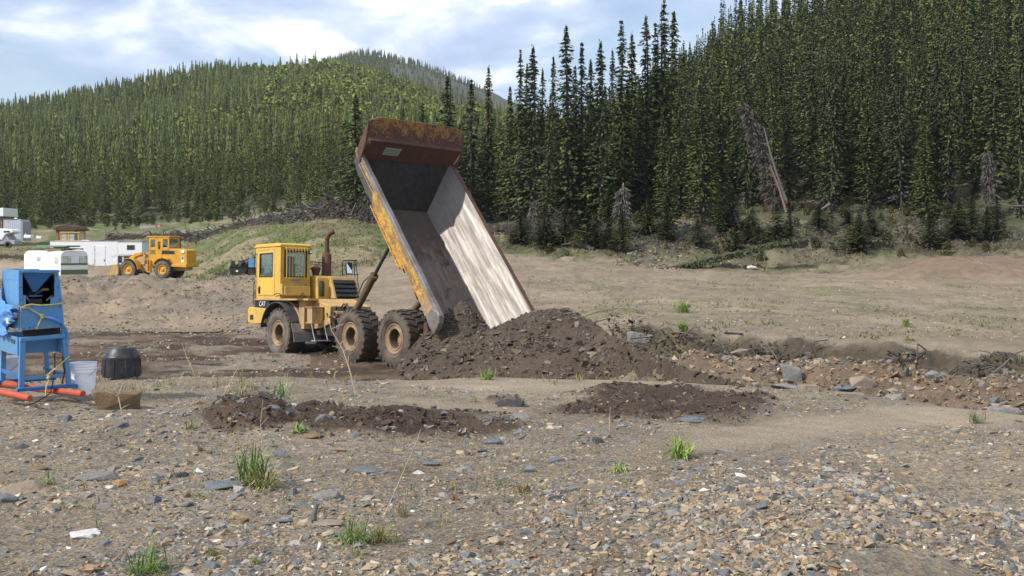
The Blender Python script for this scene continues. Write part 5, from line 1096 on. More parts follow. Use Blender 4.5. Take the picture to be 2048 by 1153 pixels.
    mb.tube([(6.16, -1.02, zb), (6.16, -1.02, zt - .08), (6.16, -1.06, zt), (6.16, -1.58, zt + .02)], .018, 8); mb.tube([(6.16, -1.46, zt), (6.16, -1.56, zb + .04)], .014, 8); mb.tube([(6.16, -1.54, zt), (6.16, -1.66, zb + .2), (6.16, -1.62, zb), (6.16, -1.4, zb)], .014, 8); mb.tube([(6.16, -1.02, 2.72), (6.16, -1.66, 2.72)], .012, 8)
    mb.tube([(6.75, .0, 2.6), (6.75, .0, 3.05), (6.75, -.06, 3.12), (6.75, -.85, 3.12), (6.75, -.92, 3.05), (6.75, -.92, 2.5)], .016, 8); mb.build('guard_rail', M['black'], T, smooth_=True)
    mr = MB(); mr.box(6.10, 6.14, -1.38, -1.12, 2.74, 3.12); mo = mr.build('mirror', M['black'], T, .02); mr = MB(); mr.box(6.096, 6.0995, -1.36, -1.14, 2.76, 3.10, (0, .10, .12)); mr.build('mirror_glass', M['mirror'], mo)
    # front fenders and body below the cab
    for s in (1, -1):
        a, b = (.96, 1.30) if s > 0 else (-1.30, -.96)
        mb = MB(); arc_plate(mb, 6.4, .8, .97, 1.0, 10, 158, a, b, 22); mb.build('fender', M['rubber_fender'], T)
        a, b = (.25, .955) if s > 0 else (-.955, -.25)
        mb = MB(); arc_plate(mb, 6.4, .8, .98, 1.05, 0, 165, a, b, 22); arc_plate(mb, 6.4, .8, .55, 1.05, 8, 90, min(a, b) if s > 0 else max(a, b) - .04, (min(a, b) + .04) if s > 0 else max(a, b), 12); mb.prism([(5.2, 1.84), (5.55, 1.84), (5.5, 1.3), (5.35, .95), (5.2, .95)], a, b); mb.build('inner_fender', M['yellow_dirty'], T, .01)
        mb = MB(); yy = (.28, 1.28) if s > 0 else (-1.28, -.28); mb.prism([(5.45, 1.12), (5.42, 1.13), (5.28, .85), (5.22, .55), (5.25, .55), (5.31, .84)], *yy); mb.build('mud_flap', M['mudflap'], T)
    mb = MB(); mb.box(4.62, 4.92, .62, 1.02, 1.16, 1.62); mb.box(4.58, 4.97, .58, 1.06, 1.13, 1.16); mb.box(4.58, 4.97, .58, 1.06, 1.62, 1.65); mb.build('battery_box', M['yellow_dirty'], T, .012)
    mb = MB(); mb.prism([(4.25, 1.15), (4.25, 1.66), (4.9, 1.83), (5.2, 1.84), (5.2, .95), (4.7, 1.0)], .40, .60); mb.prism([(4.25, 1.15), (4.25, 1.66), (4.9, 1.83), (5.2, 1.84), (5.2, .95), (4.7, 1.0)], -.9, -.7); mb.box(4.25, 4.31, -.7, .4, 1.2, 1.66); mb.build('side_frame', M['yellow_dirty'], T, .015)
    mb = MB(); mb.tube([(4.5, 1.1, 1.13), (4.4, 1.1, .85), (4.28, 1.1, .62)], .016, 6); mb.tube([(4.5, .65, 1.13), (4.4, .65, .85), (4.28, .65, .62)], .016, 6); mb.box(4.2, 4.42, .6, 1.15, .60, .63); mb.build('step', M['grey_metal'], T)
    mb = MB(); mb.prism([(7.28, 1.10), (7.22, 1.58), (8.25, 1.62), (8.42, 1.55), (8.42, 1.12), (8.1, 1.05)], .95, 1.22); mb.box(7.9, 8.42, -1.35, .95, 1.12, 1.56); mb.prism([(7.28, 1.10), (7.22, 1.58), (8.25, 1.62), (8.42, 1.55), (8.42, 1.12), (8.1, 1.05)], -1.4, -1.35); mb.build('bumper', M['yellow'], T, .03)
    mb = MB(); mb.box(8.02, 8.24, 1.215, 1.228, 1.20, 1.36); mb.build('bumper_slot', M['letter_black'], T, .004)
    mb = MB(); mb.box(7.05, 7.93, 1.0, 1.17, 1.60, 1.86); mb.box(7.93, 8.05, -1.3, 1.17, 1.60, 2.2); mb.build('name_panel', M['black'], T, .01)
    panel = T.children[-1]; m4 = Matrix.Translation((7.50, 1.178, 1.72)) @ Matrix(((-1, 0, 0, 0), (0, 0, 1, 0), (0, 1, 0, 0), (0, 0, 0, 1))); text_mesh('lettering', 'CAT', .22, M['letter'], panel, m4)
    # rams
    for s in (1, -1):
        A = Vector((2.5, s * .98, 1.25)); B = Vector((0.0, s * 1.30, 3.44)); C_ = A.lerp(B, .60)
        e = empty('tipping_ram'); e.parent = T
        mb = MB(); mb.tube([A, A.lerp(B, .57)], .105, 18); mb.tube([A.lerp(B, .55), C_], .125, 18); mb.build('barrel', M['cylinder'], e, .006, True)
        mb = MB(); mb.tube([C_, B], .052, 14); mb.lathe([(-.09, .08), (.09, .08)], 14, B); mb.build('rod', M['dark_steel'], e, smooth_=True)
        mb = MB(); mb.tube([A.lerp(B, .56) + Vector((.02, s * .1, .05)), A.lerp(B, .5) + Vector((.1, s * .17, .03)), A.lerp(B, .3) + Vector((.08, s * .14, .05))], .022, 7); mb.build('oil_line', M['cylinder'], e, smooth_=True)
    # tail of the frame
    mb = MB()
    for s in (1, -1): a, b = (.84, .92) if s > 0 else (-.92, -.84); mb.prism([(-1.0, 1.25), (-1.14, 1.25), (-1.2, 1.0), (-1.18, .72), (-1.42, .70), (-1.50, .52), (-1.25, .42), (-1.08, .55), (-.98, .9)], a, b)
    mb.box(-1.15, -.95, -.84, .84, .82, .98); mb.build('tail_hook', M['rust'], T, .012)
    # ---- the bed: local x runs from tail to headboard, z is up from the side rail
    B = empty('tipping_bed', (-2.69, 0, 1.49)); B.parent = T; B.rotation_euler = (0, -R(50.2), 0)
    w, yi, c, t = 1.68, 1.54, .86, -1.15
    for s in (1, -1):
        S = lambda pts: [(s * p[0], p[1]) for p in pts]
        mb = MB(); mb.prism(S([(yi, -.02), (c, t), (c + .03, t - .012), (yi + .03, -.03)]), -.05, 5.8, 'x'); mb.build('side_liner', M['bed_in'], B)
        mb = MB(); mb.prism(S([(yi + .031, -.13), (c + .04, t - .01), (c + .12, t + .0), (yi + .09, -.30)]), .15, 5.7, 'x')
        for k in range(6): q = .5 + k * .95; mb.prism(S([(yi + .08, -.45), (c + .13, t + .03), (c + .2, t + .0), (yi + .12, -.42)]), q, q + .1, 'x')
        mb.build('side_wall', M['bed_out'], B)
        mb = MB(); n = 30; top = []; rr = random.Random(3 + s)
        for k in range(n + 1): top.append((.0 + 6.1 * k / n, rr.uniform(-.012, .006)))
        mb.prism(top + [(6.1, -.11), (0, -.11)], s * yi, s * w); mb.build('top_rail', M['steel'] if s > 0 else M['rust'], B, .008)
        mb = MB(); mb.prism([(.1, -.112), (6.08, -.112), (6.08, -.17), (4.6, -.19), (4.3, -.50), (2.0, -.56), (1.95, -.46), (.1, -.46)], s * (w - .05), s * (w - .01)); mb.prism([(2.05, -.56), (4.3, -.50), (4.3, -.545), (2.05, -.605)], s * (w - .12), s * (w + .03)); mb.build('side_skirt', M['bed_out'], B, .008)
        mb = MB(); mb.prism([(4.62, -.195), (6.06, -.175), (5.95, -.40), (5.6, -.50), (4.35, -.52), (4.35, -.48)], s * (w - .09), s * (w - .055)); mb.build('upper_skirt', M['dark_steel'], B, .006)
        mb = MB(); mb.prism([(.0, .0), (.1, .0), (.34, -.12), (.34, -.48), (.05, -.53), (-.26, -.50), (-.15, -.14)], s * (w - .15), s * (w + .015)); mb.build('tail_lip', M['steel'], B, .03)
    # floor, slightly dished
    V = []; nx, ny = 90, 26
    for i in range(nx):
        for j in range(ny):
            s_ = -.35 + 5.45 * i / (nx - 1); y_ = -c + 2 * c * j / (ny - 1); cl = max(0, float(fbm(np.array(s_ * 2.6), np.array(y_ * 3.4), 4, 77)) - .56) * .9 + .12 * float(np.exp(-((s_ - 3.9) / .7) ** 2 - ((y_ + .2) / .55) ** 2)) * float(fbm(np.array(s_ * 7.), np.array(y_ * 7.), 3, 78))
            V.append((s_, y_, t + cl * .35))
    V = np.array(V); idx = np.arange(nx * ny).reshape(nx, ny); Fq = np.stack([idx[:-1, :-1], idx[1:, :-1], idx[1:, 1:], idx[:-1, 1:]], -1).reshape(-1, 4)
    link('bed_floor', np_mesh('bed_floor', V, Fq, None, True), M['bed_floor'], B)
    mb = MB(); mb.box(-.35, 5.1, -c, c, t - .06, t - .012)
    for s in (-1, 1): mb.box(-.1, 5.2, s * .5 - .07, s * .5 + .07, t - .26, t - .061)
    for k in range(7): mb.box(.2 + k * .8, .3 + k * .8, -c - .05, c + .05, t - .16, t - .0605)
    mb.build('underframe', M['bed_out'], B, .006)
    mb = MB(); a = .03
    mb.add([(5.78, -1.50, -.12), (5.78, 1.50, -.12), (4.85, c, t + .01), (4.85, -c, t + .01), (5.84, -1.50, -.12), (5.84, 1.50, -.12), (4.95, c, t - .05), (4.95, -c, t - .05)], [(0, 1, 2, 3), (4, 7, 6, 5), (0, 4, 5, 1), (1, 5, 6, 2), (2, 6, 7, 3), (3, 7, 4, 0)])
    mb.build('front_slope', M['bed_mud_shade'], B)
    mb = MB(); mb.prism([(-1.60, -.12), (1.60, -.12), (1.60, .56), (-1.60, .56)], 5.79, 5.84, 'x'); mb.build('headboard', M['rust'], B)
    mb = MB(); n = 12
    def vis(u, y_): u = .20 + .80 * u; return (5.86 + .40 * u, y_, .40 + .64 * u)
    yy = w - .02; out = [vis(0, -yy), vis(0, yy), vis(.80, yy), vis(.97, yy - .25), vis(1, yy - .4), vis(1, -yy + .4), vis(.97, -yy + .25), vis(.80, -yy)]; nrm = Vector((-.62, 0, .40)).normalized() * .04
    mb.add(out + [tuple(Vector(p) - nrm) for p in out], [tuple(range(8)), tuple(range(15, 7, -1))] + [(i, i + 8, (i + 1) % 8 + 8, (i + 1) % 8) for i in range(8)]); mb.build('visor', M['visor'], B, .006)
    for s in (1, -1): mb = MB(); mb.prism([(5.62, -.16), (5.84, .41), (6.20, .90), (6.1, .3), (5.95, -.06)], s * (w - .02), s * (w + .03)); mb.build('visor_gusset', M['rust'], B, .006)
    mb = MB()
    mb2 = MB(); mb2.box(5.785, 6.0, -1.64, 1.64, .515, .545); mb2.build('visor_lip', M['rust'], B)
    for k in range(4): mb.box(5.765, 5.788, .48, 1.02, .10 + k * .072, .15 + k * .072)
    gm = simple('pale_green_plate', (.30, .36, .27), .5); mb.build('slotted_plate', gm, B, .003)
    return T
build_truck()
# wet soil and painted shade at the headboard end are in the bed floor

# ------------------------------------------------------------------ wheel loader on the bank
def build_loader():
    Y = 92.0; p = at(339.5, Y); p.z = ZC - (557.5 - 500) / F * Y
    Lr = empty('wheel_loader', p, R(165), 'yellow wheel loader with lowered bucket parked on the gravel bank', 'loader')
    K_ = 'loader_yellow'
    for x in (0, 3.4):
        for s in (1, -1): wheel(Lr, x, s * .92, .8, .80, .56, s, .48, 22, False)
    mb = MB(); mb.prism([(-2.15, 1.25), (-2.15, 2.45), (-1.9, 2.58), (.35, 2.62), (.45, 2.5), (.45, 1.3)], -.75, .75); mb.build('engine_hood', M[K_], Lr, .05)
    mb = MB(); mb.box(-.95, .28, .752, .765, 2.12, 2.42); mb.build('hood_opening', M['letter_black'], Lr, .01)
    mb = MB(); mb.prism([(-2.25, .98), (-2.25, 1.3), (-.9, 1.3), (-.6, 1.05)], -1.0, 1.0); mb.build('counterweight', M[K_], Lr, .04)
    mb = MB(); mb.lathe([(0, .07), (.35, .07), (.36, .10), (.5, .10), (.52, .07), (1.05, .065)], 12, (-1.1, .1, 2.55), 'z'); mb.build('exhaust_stack', M['rust'], Lr, smooth_=True)
    cx0, cx1, cz0, cz1 = -.42, 1.58, 1.15, 3.60
    mb = MB(); hole_wall(mb, 'y', .72, .06, (.78, 1.52, cz0, cz1), (.92, 1.38, 2.72, 3.38)); hole_wall(mb, 'y', .72, .06, (cx0, .30, 2.45, cz1), (-.30, .18, 2.72, 3.42)); mb.box(.30, .78, .72, .78, 1.6, 2.5); mb.box(.30, .40, .72, .78, 2.5, cz1); mb.box(.68, .78, .72, .78, 2.5, cz1); mb.box(.4, .68, .72, .78, 3.2, cz1); mb.box(.4, .68, .72, .78, 2.5, 2.55)
    mb.box(cx0, cx0 + .06, -.78, .72, 2.45, 2.7); mb.box(cx0, cx0 + .06, -.78, -.66, 2.7, cz1); mb.box(cx0, cx0 + .06, .6, .72, 2.7, cz1); mb.box(cx0, cx0 + .06, -.66, .6, 3.42, cz1)
    mb.box(1.5, 1.58, -.78, .72, cz0, 2.3); mb.box(1.5, 1.58, -.78, -.66, 2.3, cz1); mb.box(1.5, 1.58, .6, .72, 2.3, cz1); mb.box(1.5, 1.58, -.66, .6, 3.4, cz1); mb.box(cx0, 1.5, -.78, -.72, cz0, 2.5); mb.box(cx0, 1.5, -.78, -.72, 3.4, cz1); mb.build('cab', M[K_], Lr, .02); cab = Lr.children[-1]
    mb = MB(); mb.prism([(cx0 - .15, cz1), (cx0 - .12, cz1 + .08), (1.6, cz1 + .10), (1.78, cz1 + .02), (1.78, cz1 - .08), (1.6, cz1)], -.84, .84); mb.build('cab_roof', M[K_], Lr, .03)
    mb = MB(); mb.box(.9, 1.4, .74, .75, 2.7, 3.4); mb.box(.9, 1.40, .785, .79, 2.12, 2.5); mb.box(-.32, .2, .74, .75, 2.7, 3.44); mb.box(.4, .68, .74, .75, 2.55, 3.2); mb.box(cx0 + .02, cx0 + .03, -.66, .6, 2.7, 3.42); mb.box(1.53, 1.54, -.66, .6, 2.3, 3.4); mb.box(cx0, 1.5, -.76, -.75, 2.5, 3.4); mb.build('window_pane', M['glass'], Lr)
    for (a, b, z_, z2) in ((.88, 1.42, 2.08, 2.54),):
        mb = MB(); hole_wall(mb, 'y', .781, .012, (a, b, z_, z2), (a + .05, b - .05, z_ + .05, z2 - .05)); mb.build('window_seal', M['black'], cab)
    mb = MB(); mb.box(.55, 1.0, -.3, .3, 1.9, 2.2); mb.box(.5, .62, -.3, .3, 2.2, 2.95); mb.tube([(1.4, 0, 1.7), (1.15, 0, 2.35)], .03, 8); mb.build('seat', M['black'], Lr, .04)
    mb = MB(); arc_plate(mb, 0, .8, .98, 1.03, 25, 120, .55, 1.15); arc_plate(mb, 0, .8, .98, 1.03, 25, 120, -1.15, -.55); mb.build('rear_fender', M[K_], Lr)
    mb = MB(); arc_plate(mb, 3.4, .8, .94, .99, 60, 180, .55, 1.15); arc_plate(mb, 3.4, .8, .94, .99, 60, 180, -1.15, -.55); mb.build('front_fender', M[K_], Lr)
    mb = MB(); mb.box(-2.0, 1.5, -.4, .4, .7, 1.3); mb.box(1.4, 2.0, -.2, .2, .6, 1.5); mb.box(1.95, 4.0, -.42, .42, .6, 1.25); mb.prism([(2.2, 1.2), (2.1, 2.0), (2.45, 2.25), (3.1, 1.9), (3.6, 1.2)], -.5, -.38); mb.prism([(2.2, 1.2), (2.1, 2.0), (2.45, 2.25), (3.1, 1.9), (3.6, 1.2)], .38, .5); mb.build('frame', M['yellow_dirty'], Lr, .02)
    mb = MB(); mb.box(1.25, 1.65, .72, 1.0, .55, .62); mb.box(1.3, 1.36, .75, .95, .6, 1.6); mb.box(1.55, 1.6, .75, .95, .6, 1.6); mb.build('ladder', M[K_], Lr)
    for s in (1, -1): 
        mb = MB(); mb.prism([(2.35, 2.1), (2.45, 2.3), (3.1, 2.18), (3.8, 1.7), (4.5, .75), (4.3, .62), (3.6, 1.35), (3.0, 1.9)], s * .52, s * .62); mb.build('lift_arm', M[K_], Lr, .02)
    mb = MB(); mb.tube([(2.6, .2, 2.2), (3.3, .2, 2.05), (3.9, .2, 1.5)], .09, 10); mb.tube([(2.6, -.2, 2.2), (3.3, -.2, 2.05), (3.9, -.2, 1.5)], .09, 10); mb.build('tilt_cylinder', M['yellow_dirty'], Lr, smooth_=True)
    mb = MB(); pf = [(4.35, 1.22), (4.2, .95), (4.2, .45), (4.45, .12), (5.45, .02), (5.5, .06), (4.55, .2), (4.3, .5), (4.3, .92), (4.42, 1.2)]; mb.prism(pf, -1.3, 1.3)
    for s in (-1, 1): mb.prism([(4.35, 1.22), (4.2, .95), (4.2, .45), (4.45, .12), (5.45, .02), (5.3, .35), (4.75, 1.15)], s * 1.3, s * 1.36)
    mb.build('bucket', M['yellow_dirty'], Lr, .01)
    mb = MB(); mb.box(5.0, 5.6, -1.37, 1.37, -.02, .018); mb.build('cutting_edge', M['steel'], Lr)
    mb = MB(); mb.box(-1.86, -1.60, .752, .762, 1.42, 1.96); lo = mb.build('badge', M['letter'], Lr); mb = MB(); mb.box(-1.83, -1.63, .7625, .766, 1.66, 1.92); mb.build('badge_square', M['letter_black'], lo)
    m4 = Matrix.Translation((-1.73, .768, 1.79)) @ Matrix(((-1, 0, 0, 0), (0, 0, 1, 0), (0, 1, 0, 0), (0, 0, 0, 1))); text_mesh('badge_letter', 'C', .22, M['letter'], lo, m4)
    mb = MB(); mb.box(-1.95, -1.6, .76, .82, 2.2, 2.45); mb.build('tail_lamp', M['lamp'], Lr, .02)
build_loader()

# ------------------------------------------------------------------ white vehicles behind the bank
def build_box_truck():
    Y = 106.0; s = F / Y; X0 = (100 - 1024) / s; g = ZC - (561 - 500) / s
    T = empty('box_truck', (X0, Y, g), R(4), 'white box truck with an overhanging sleeper and a side door behind the loader', 'truck')
    H_ = (561 - 483) / s
    mb = MB(); mb.box(0, 6.65, 0, 2.4, .55, H_); mb.build('cargo_box', M['white'], T, .03)
    mb = MB(); mb.box(6.655, 9.05, .0, 2.4, H_ - 1.32, H_ - .08); mb.prism([(6.0, H_ - 1.45), (6.655, H_ - 1.45), (6.655, H_ - 1.33), (9.05, H_ - 1.33), (9.05, H_ - 1.41), (6.4, H_ - 1.41), (6.0, H_ - 1.75)], .0, 2.4); mb.build('sleeper_box', M['white'], T, .03)
    mb = MB(); mb.box(-.03, 6.68, -.03, 2.43, H_ + .001, H_ + .05); mb.box(6.68, 9.08, -.03, 2.43, H_ - .079, H_ - .03); mb.build('roof_trim', M['grey_metal'], T, .01)
    mb = MB(); mb.box(4.42, 5.42, -.03, .0, .72, H_ - .45); d = mb.build('door', M['white'], T, .015)
    mb = MB(); [mb.box(4.36, 4.41, -.05, -.001, z, z + .16) for z in (.9, 1.9, 3.0)]; mb.box(5.3, 5.36, -.06, -.031, 1.9, 2.1); mb.tube([(4.40, -.02, .7), (4.40, -.02, H_ - .45)], .02, 5); mb.build('door_hinge', M['black'], d)
    mb = MB(); mb.box(7.55, 8.32, -.02, -.001, H_ - .86, H_ - .38); w = mb.build('window', M['black'], T); mb = MB(); mb.box(7.6, 7.9, -.03, -.021, H_ - .82, H_ - .42); mb.build('pane', M['glass_dark'], w); mb = MB(); mb.box(7.97, 8.27, -.03, -.021, H_ - .82, H_ - .42); mb.build('pane', M['glass_dark'], w)
    mb = MB(); mb.prism([(6.3, .55), (6.15, 1.3), (6.35, 2.5), (9.0, 2.5), (9.15, 1.6), (9.9, 1.45), (10.0, .6)], .1, 2.3); mb.build('cab', M['white'], T, .06)
    mb = MB(); mb.prism([(6.36, 1.75), (6.5, 2.40), (7.05, 2.40), (7.05, 1.75)], .07, .098); mb.build('cab_window', M['glass_dark'], T, .01); mb = MB(); mb.prism([(7.2, 1.75), (7.2, 2.40), (8.8, 2.40), (9.0, 1.75)], .07, .098); mb.build('cab_window', M['glass_dark'], T, .01)
    mb = MB(); mb.box(.1, 6.2, .4, 2.0, .3, .545); mb.box(1.5, 1.6, .1, 2.3, .1, .5); mb.build('underframe', M['frame_dark'], T)
    for x in (1.6, 8.6):
        for yy, sd_ in ((.25, -1), (2.15, 1)): 
            mb = MB(); mb.lathe([(-.14, .30), (-.14, .45), (.14, .45), (.14, .30)], 22, (x, yy, .45)); q = mb.build('wheel', M['tyre'], T, .02); mb = MB(); mb.lathe([(-.145, .28), (-.10, .0)], 16, (x, yy, .45)); mb.build('rim', M['white'], q)
    mb = MB(); mb.prism([(2.8, H_ + .05), (3.0, H_ + .14), (3.35, H_ + .14), (3.6, H_ + .05)], .6, 1.2); mb.build('roof_vent', M['white'], T)
build_box_truck()
def build_camper():
    Y = 84.0; s = F / Y; c = Vector(((121 - 1024) / s, Y, ZC - (562 - 500) / s)); b = R(40)
    # local x runs along the long left face away from the near corner, local y along the short right face
    T = empty('camper_trailer', c, 0, 'small white camper trailer with green stripes and lumber on its roof', 'camper')
    ax = Vector((-math.cos(b), math.sin(b), 0)); ay = Vector((math.sin(b), math.cos(b), 0)); T.matrix_world = Matrix(((ax.x, ay.x, 0, c.x), (ax.y, ay.y, 0, c.y), (0, 0, 1.14, c.z), (0, 0, 0, 1)))
    mb = MB(); mb.prism([(0.0, .35), (0, 1.75), (.12, 1.98), (.35, 2.1), (1.95, 2.1), (2.18, 1.98), (2.3, 1.75), (2.3, .35)], 0, 6.2, 'x'); mb.build('shell', M['white'], T, .03)
    mb = MB(); mb.box(-.015, -.001, .02, 2.28, .42, .76); mb.box(-.015, -.001, .02, 2.28, 1.08, 1.22); mb.build('stripe', M['green'], T)
    mb = MB(); mb.box(-.03, -.001, .15, .85, 1.25, 1.72); mb.build('window', M['glass_pale'], T, .01); mb = MB(); mb.box(-.03, -.001, 1.55, 2.22, 1.25, 1.72); mb.build('window', M['glass_pale'], T, .01)
    mb = MB(); mb.box(.35, .95, -.03, -.001, 1.2, 1.65); mb.build('window', M['glass_pale'], T, .01); mb = MB(); mb.box(3.3, 3.95, -.03, -.001, 1.35, 1.7); mb.build('window', M['glass_pale'], T, .01); fr = T.children[-1]
    mb = MB(); mb.box(1.25, 1.75, -.02, -.001, .5, 1.85); mb.box(1.30, 1.70, -.03, -.021, 1.2, 1.75); mb.build('door', M['white'], T, .01)
    mb = MB(); mb.box(.1, 4.1, -.02, -.001, .6, .72); mb.build('green_trim', M['green'], T)
    mb = MB(); mb.lathe([(-.1, .2), (-.1, .32), (.1, .32), (.1, .2)], 20, (1.9, .1, .32)); mb.lathe([(-.1, .0), (-.1, .2)], 20, (1.9, .1, .32)); mb.build('wheel', M['tyre'], T)
    mb = MB(); mb.tube([(1.35, .3, .8), (1.35, .3, 1.0)], .03, 6); mb.build('tail_lamp', M['lamp'], T)
    # roof load
    o = MB(); r = random.Random(8)
    for k in range(16): y_ = r.uniform(.1, 1.9); z_ = r.uniform(2.12, 2.32); x_ = r.uniform(.0, 1.2); o.box(x_, x_ + r.uniform(2, 3.4), y_, y_ + r.uniform(.08, .25), z_, z_ + r.uniform(.03, .09), (r.uniform(-.1, .1), r.uniform(-.04, .04), r.uniform(-.12, .12)))
    l = o.build('lumber_stack', M['wood'], None); l.matrix_world = T.matrix_world; tag(l, 'untidy stack of grey boards lying on the camper trailer roof', 'lumber')
    o = MB(); o.prism([(-.4, 2.42), (-.2, 2.36), (4.4, 2.34), (4.75, 2.44), (4.7, 2.48), (-.35, 2.47)], .3, 1.5); l = o.build('canoe', M['green'], None, .02); l.matrix_world = T.matrix_world; tag(l, 'long green sheet laid over the boards on the camper roof', 'sheet'); l.name = 'green_sheet'; 
    mg = worn('teal_sheet', (.10, .24, .17), dirt=(.2, .22, .18), amount=.4); l.data.materials[0] = mg
build_camper()

def at_pix(px, py, Y): return Vector(((px - 1024) / F * Y, Y, ZC - (py - 500) / F * Y))
def build_yard():
    # sod-roofed hut
    Y = 128.0; s = F / Y; g = at_pix(112, 489, Y); T = empty('hut', g, R(-6), 'small red-brown timber hut with a dark sod roof by the forest edge', 'hut')
    mb = MB(); mb.box(.1, 2.7, .2, 2.6, 0, 2.0); mb.build('wall', M['white_warm'], T); mb = MB(); mb.box(-.02, .36, .0, .3, 0, 2.05); mb.build('post', M['reddish'], T, .02); mb = MB(); mb.box(2.6, 2.75, .0, .3, 0, 2.05); mb.build('post', M['reddish'], T, .02)
    mb = MB(); mb.box(.36, 2.6, .14, .199, 1.0, 1.75); mb.build('panel', M['white_warm'], T); mb = MB(); mb.prism([(-.3, 2.0), (.3, 2.45), (1.4, 2.62), (2.6, 2.4), (3.1, 2.0), (3.0, 1.85), (-.2, 1.9)], -.3, 2.9); mb.build('roof', M['dirt'], T, .05); T.scale = (.93, .93, .9)
    # second yellow machine, cab only above the box truck
    Y = 117.0; g = at_pix(117, 500, Y); T = empty('grader', g, 0, 'yellow machine with a glazed cab standing in front of the hut', 'machine')
    mb = MB(); mb.box(-.5, 3.2, .2, 2.2, .45, 1.05); mb.build('body', M['loader_yellow'], T, .04)
    mb = MB()
    for x in (.05, .95, 2.05): mb.box(x, x + .12, .3, .42, 1.05, 1.85); mb.box(x, x + .12, 1.9, 2.02, 1.05, 1.85)
    mb.box(.0, 2.25, .25, 2.1, 1.85, 1.97); mb.build('cab', M['loader_yellow'], T, .02); mb = MB(); mb.box(.17, .95, .34, .36, 1.06, 1.84); mb.box(1.07, 2.05, .34, .36, 1.06, 1.84); mb.build('window_pane', M['glass'], T)
    for x in (.1, 2.5): mb = MB(); mb.lathe([(-.2, .3), (-.2, .55), (.2, .55), (.2, .3)], 22, (x, .2, .35)); mb.lathe([(-.2, 0), (-.2, .3)], 22, (x, .2, .35)); mb.build('wheel', M['tyre'], T)
    # silver container
    Y = 122.0; s = F / Y; g = at_pix(7, 482, Y); T = empty('storage_container', g, R(2), 'silver grey storage container with a green tarpaulin on top', 'container')
    mb = MB(); mb.box(0, 1.98, 0, 2.4, .2, 2.45)
    for k in range(9): mb.box(.05 + k * .22, .13 + k * .22, -.03, -.001, .3, 2.4)
    mb.build('body', M['silver'], T, .02); mb = MB(); mb.box(-.05, 1.6, -.06, 2.4, 2.452, 2.54); mb.build('cover', M['green'], T, .02); mb = MB(); mb.lathe([(0, .22), (.1, .18), (.16, 0)], 14, (1.0, 1.0, 2.54), 'z'); mb.build('roof_vent', M['white'], T)
    mb = MB(); mb.box(2.0, 2.2, -.02, 2.3, 0, 2.2); mb.build('corner_frame', M['grey_metal'], T, .01)
    # cabin at the very edge
    g = at_pix(-60, 486, 130); T = empty('cabin', g, 0, 'white-roofed wooden cabin cut by the left edge', 'cabin')
    mb = MB(); mb.box(0, 3.95, 0, 3, 0, 3.2); mb.build('wall', M['wood'], T, .02); mb = MB(); mb.prism([(-.3, 3.2), (-.3, 3.9), (4.3, 4.3), (4.3, 3.25)], -.4, 3.4); mb.build('roof', M['white'], T, .02); mb = MB(); mb.box(3.0, 3.7, -.03, -.001, 1.3, 2.4); mb.build('window', M['glass_dark'], T)
    # slide-in camper on a pickup at the edge
    g = at_pix(-34, 497, 112); T = empty('pickup_camper', g, 0, 'white slide-in camper with a dark window on a pickup at the left edge', 'camper')
    mb = MB(); mb.prism([(0, .9), (0, 2.2), (2.6, 2.05), (3.05, 1.95), (3.2, 1.7), (2.4, 1.5), (2.0, .9)], 0, 2.0); mb.build('camper_shell', M['white'], T, .05); mb = MB(); mb.box(2.2, 2.85, -.02, -.001, 1.66, 1.84); mb.build('window', M['glass_dark'], T, .01); mb = MB(); mb.box(.6, 1.3, -.02, -.001, 1.4, 1.9); mb.build('window', M['glass_dark'], T, .01)
    mb = MB(); mb.prism([(-.3, .4), (-.3, .88), (1.9, .88), (1.95, 1.35), (2.5, 1.35), (2.75, .9), (3.3, .8), (3.35, .4)], .1, 1.9); mb.build('body', M['grey_metal'], T, .05)
    for x in (.4, 2.6): mb = MB(); mb.lathe([(-.12, .2), (-.12, .38), (.12, .38), (.12, .2)], 20, (x, .15, .38)); mb.lathe([(-.12, 0), (-.12, .2)], 20, (x, .15, .38)); mb.build('wheel', M['tyre'], T)
    # small white things beside it
    for px, py, w, h, lb in ((47, 477, .85, .38, 'low white tank lying in the grass right of the silver container'), (72, 478, .6, .28, 'tiny white box in the grass, farther from the silver container')):
        g = at_pix(px, py, 120); mb = MB(); mb.box(0, w, 0, .6, 0, h); mb.box(w * .1, w * .25, .1, .3, h, h + .15); o = mb.build('white_tank', M['white'], None, .08); o.location = g; tag(o, lb, 'tank')
    # old red truck in the brush
    Y = 168.0; g = at_pix(279, 469, Y); T = empty('old_flatbed', g, R(-3), 'old faded red truck with a grey box bed in the brush below the forest', 'truck')
    mb = MB(); mb.prism([(.0, .7), (.05, 1.35), (2.6, 1.35), (2.6, .7)], 0, 2.0); mb.build('box_bed', M['grey_metal'], T, .03)
    mb = MB(); mb.prism([(2.65, .5), (2.65, 1.5), (3.35, 1.5), (3.6, 1.0), (4.5, .9), (4.6, .5)], .1, 1.9); mb.build('cab', M['red'], T, .06); mb = MB(); mb.prism([(2.9, 1.02), (2.9, 1.4), (3.28, 1.4), (3.48, 1.02)], .07, .098); mb.build('window', M['glass_pale'], T)
    for x in (.6, 3.9): mb = MB(); mb.lathe([(-.14, .2), (-.14, .42), (.14, .42), (.14, .2)], 18, (x, .15, .42)); mb.build('wheel', M['tyre'], T)
    # black tipping trailer with machinery behind the dump truck cab
    Y = 76.0; s = F / Y; g = at_pix(459, 556, Y); T = empty('utility_trailer', g, R(3), 'small black tipping trailer loaded with machinery behind the dump truck cab', 'trailer')
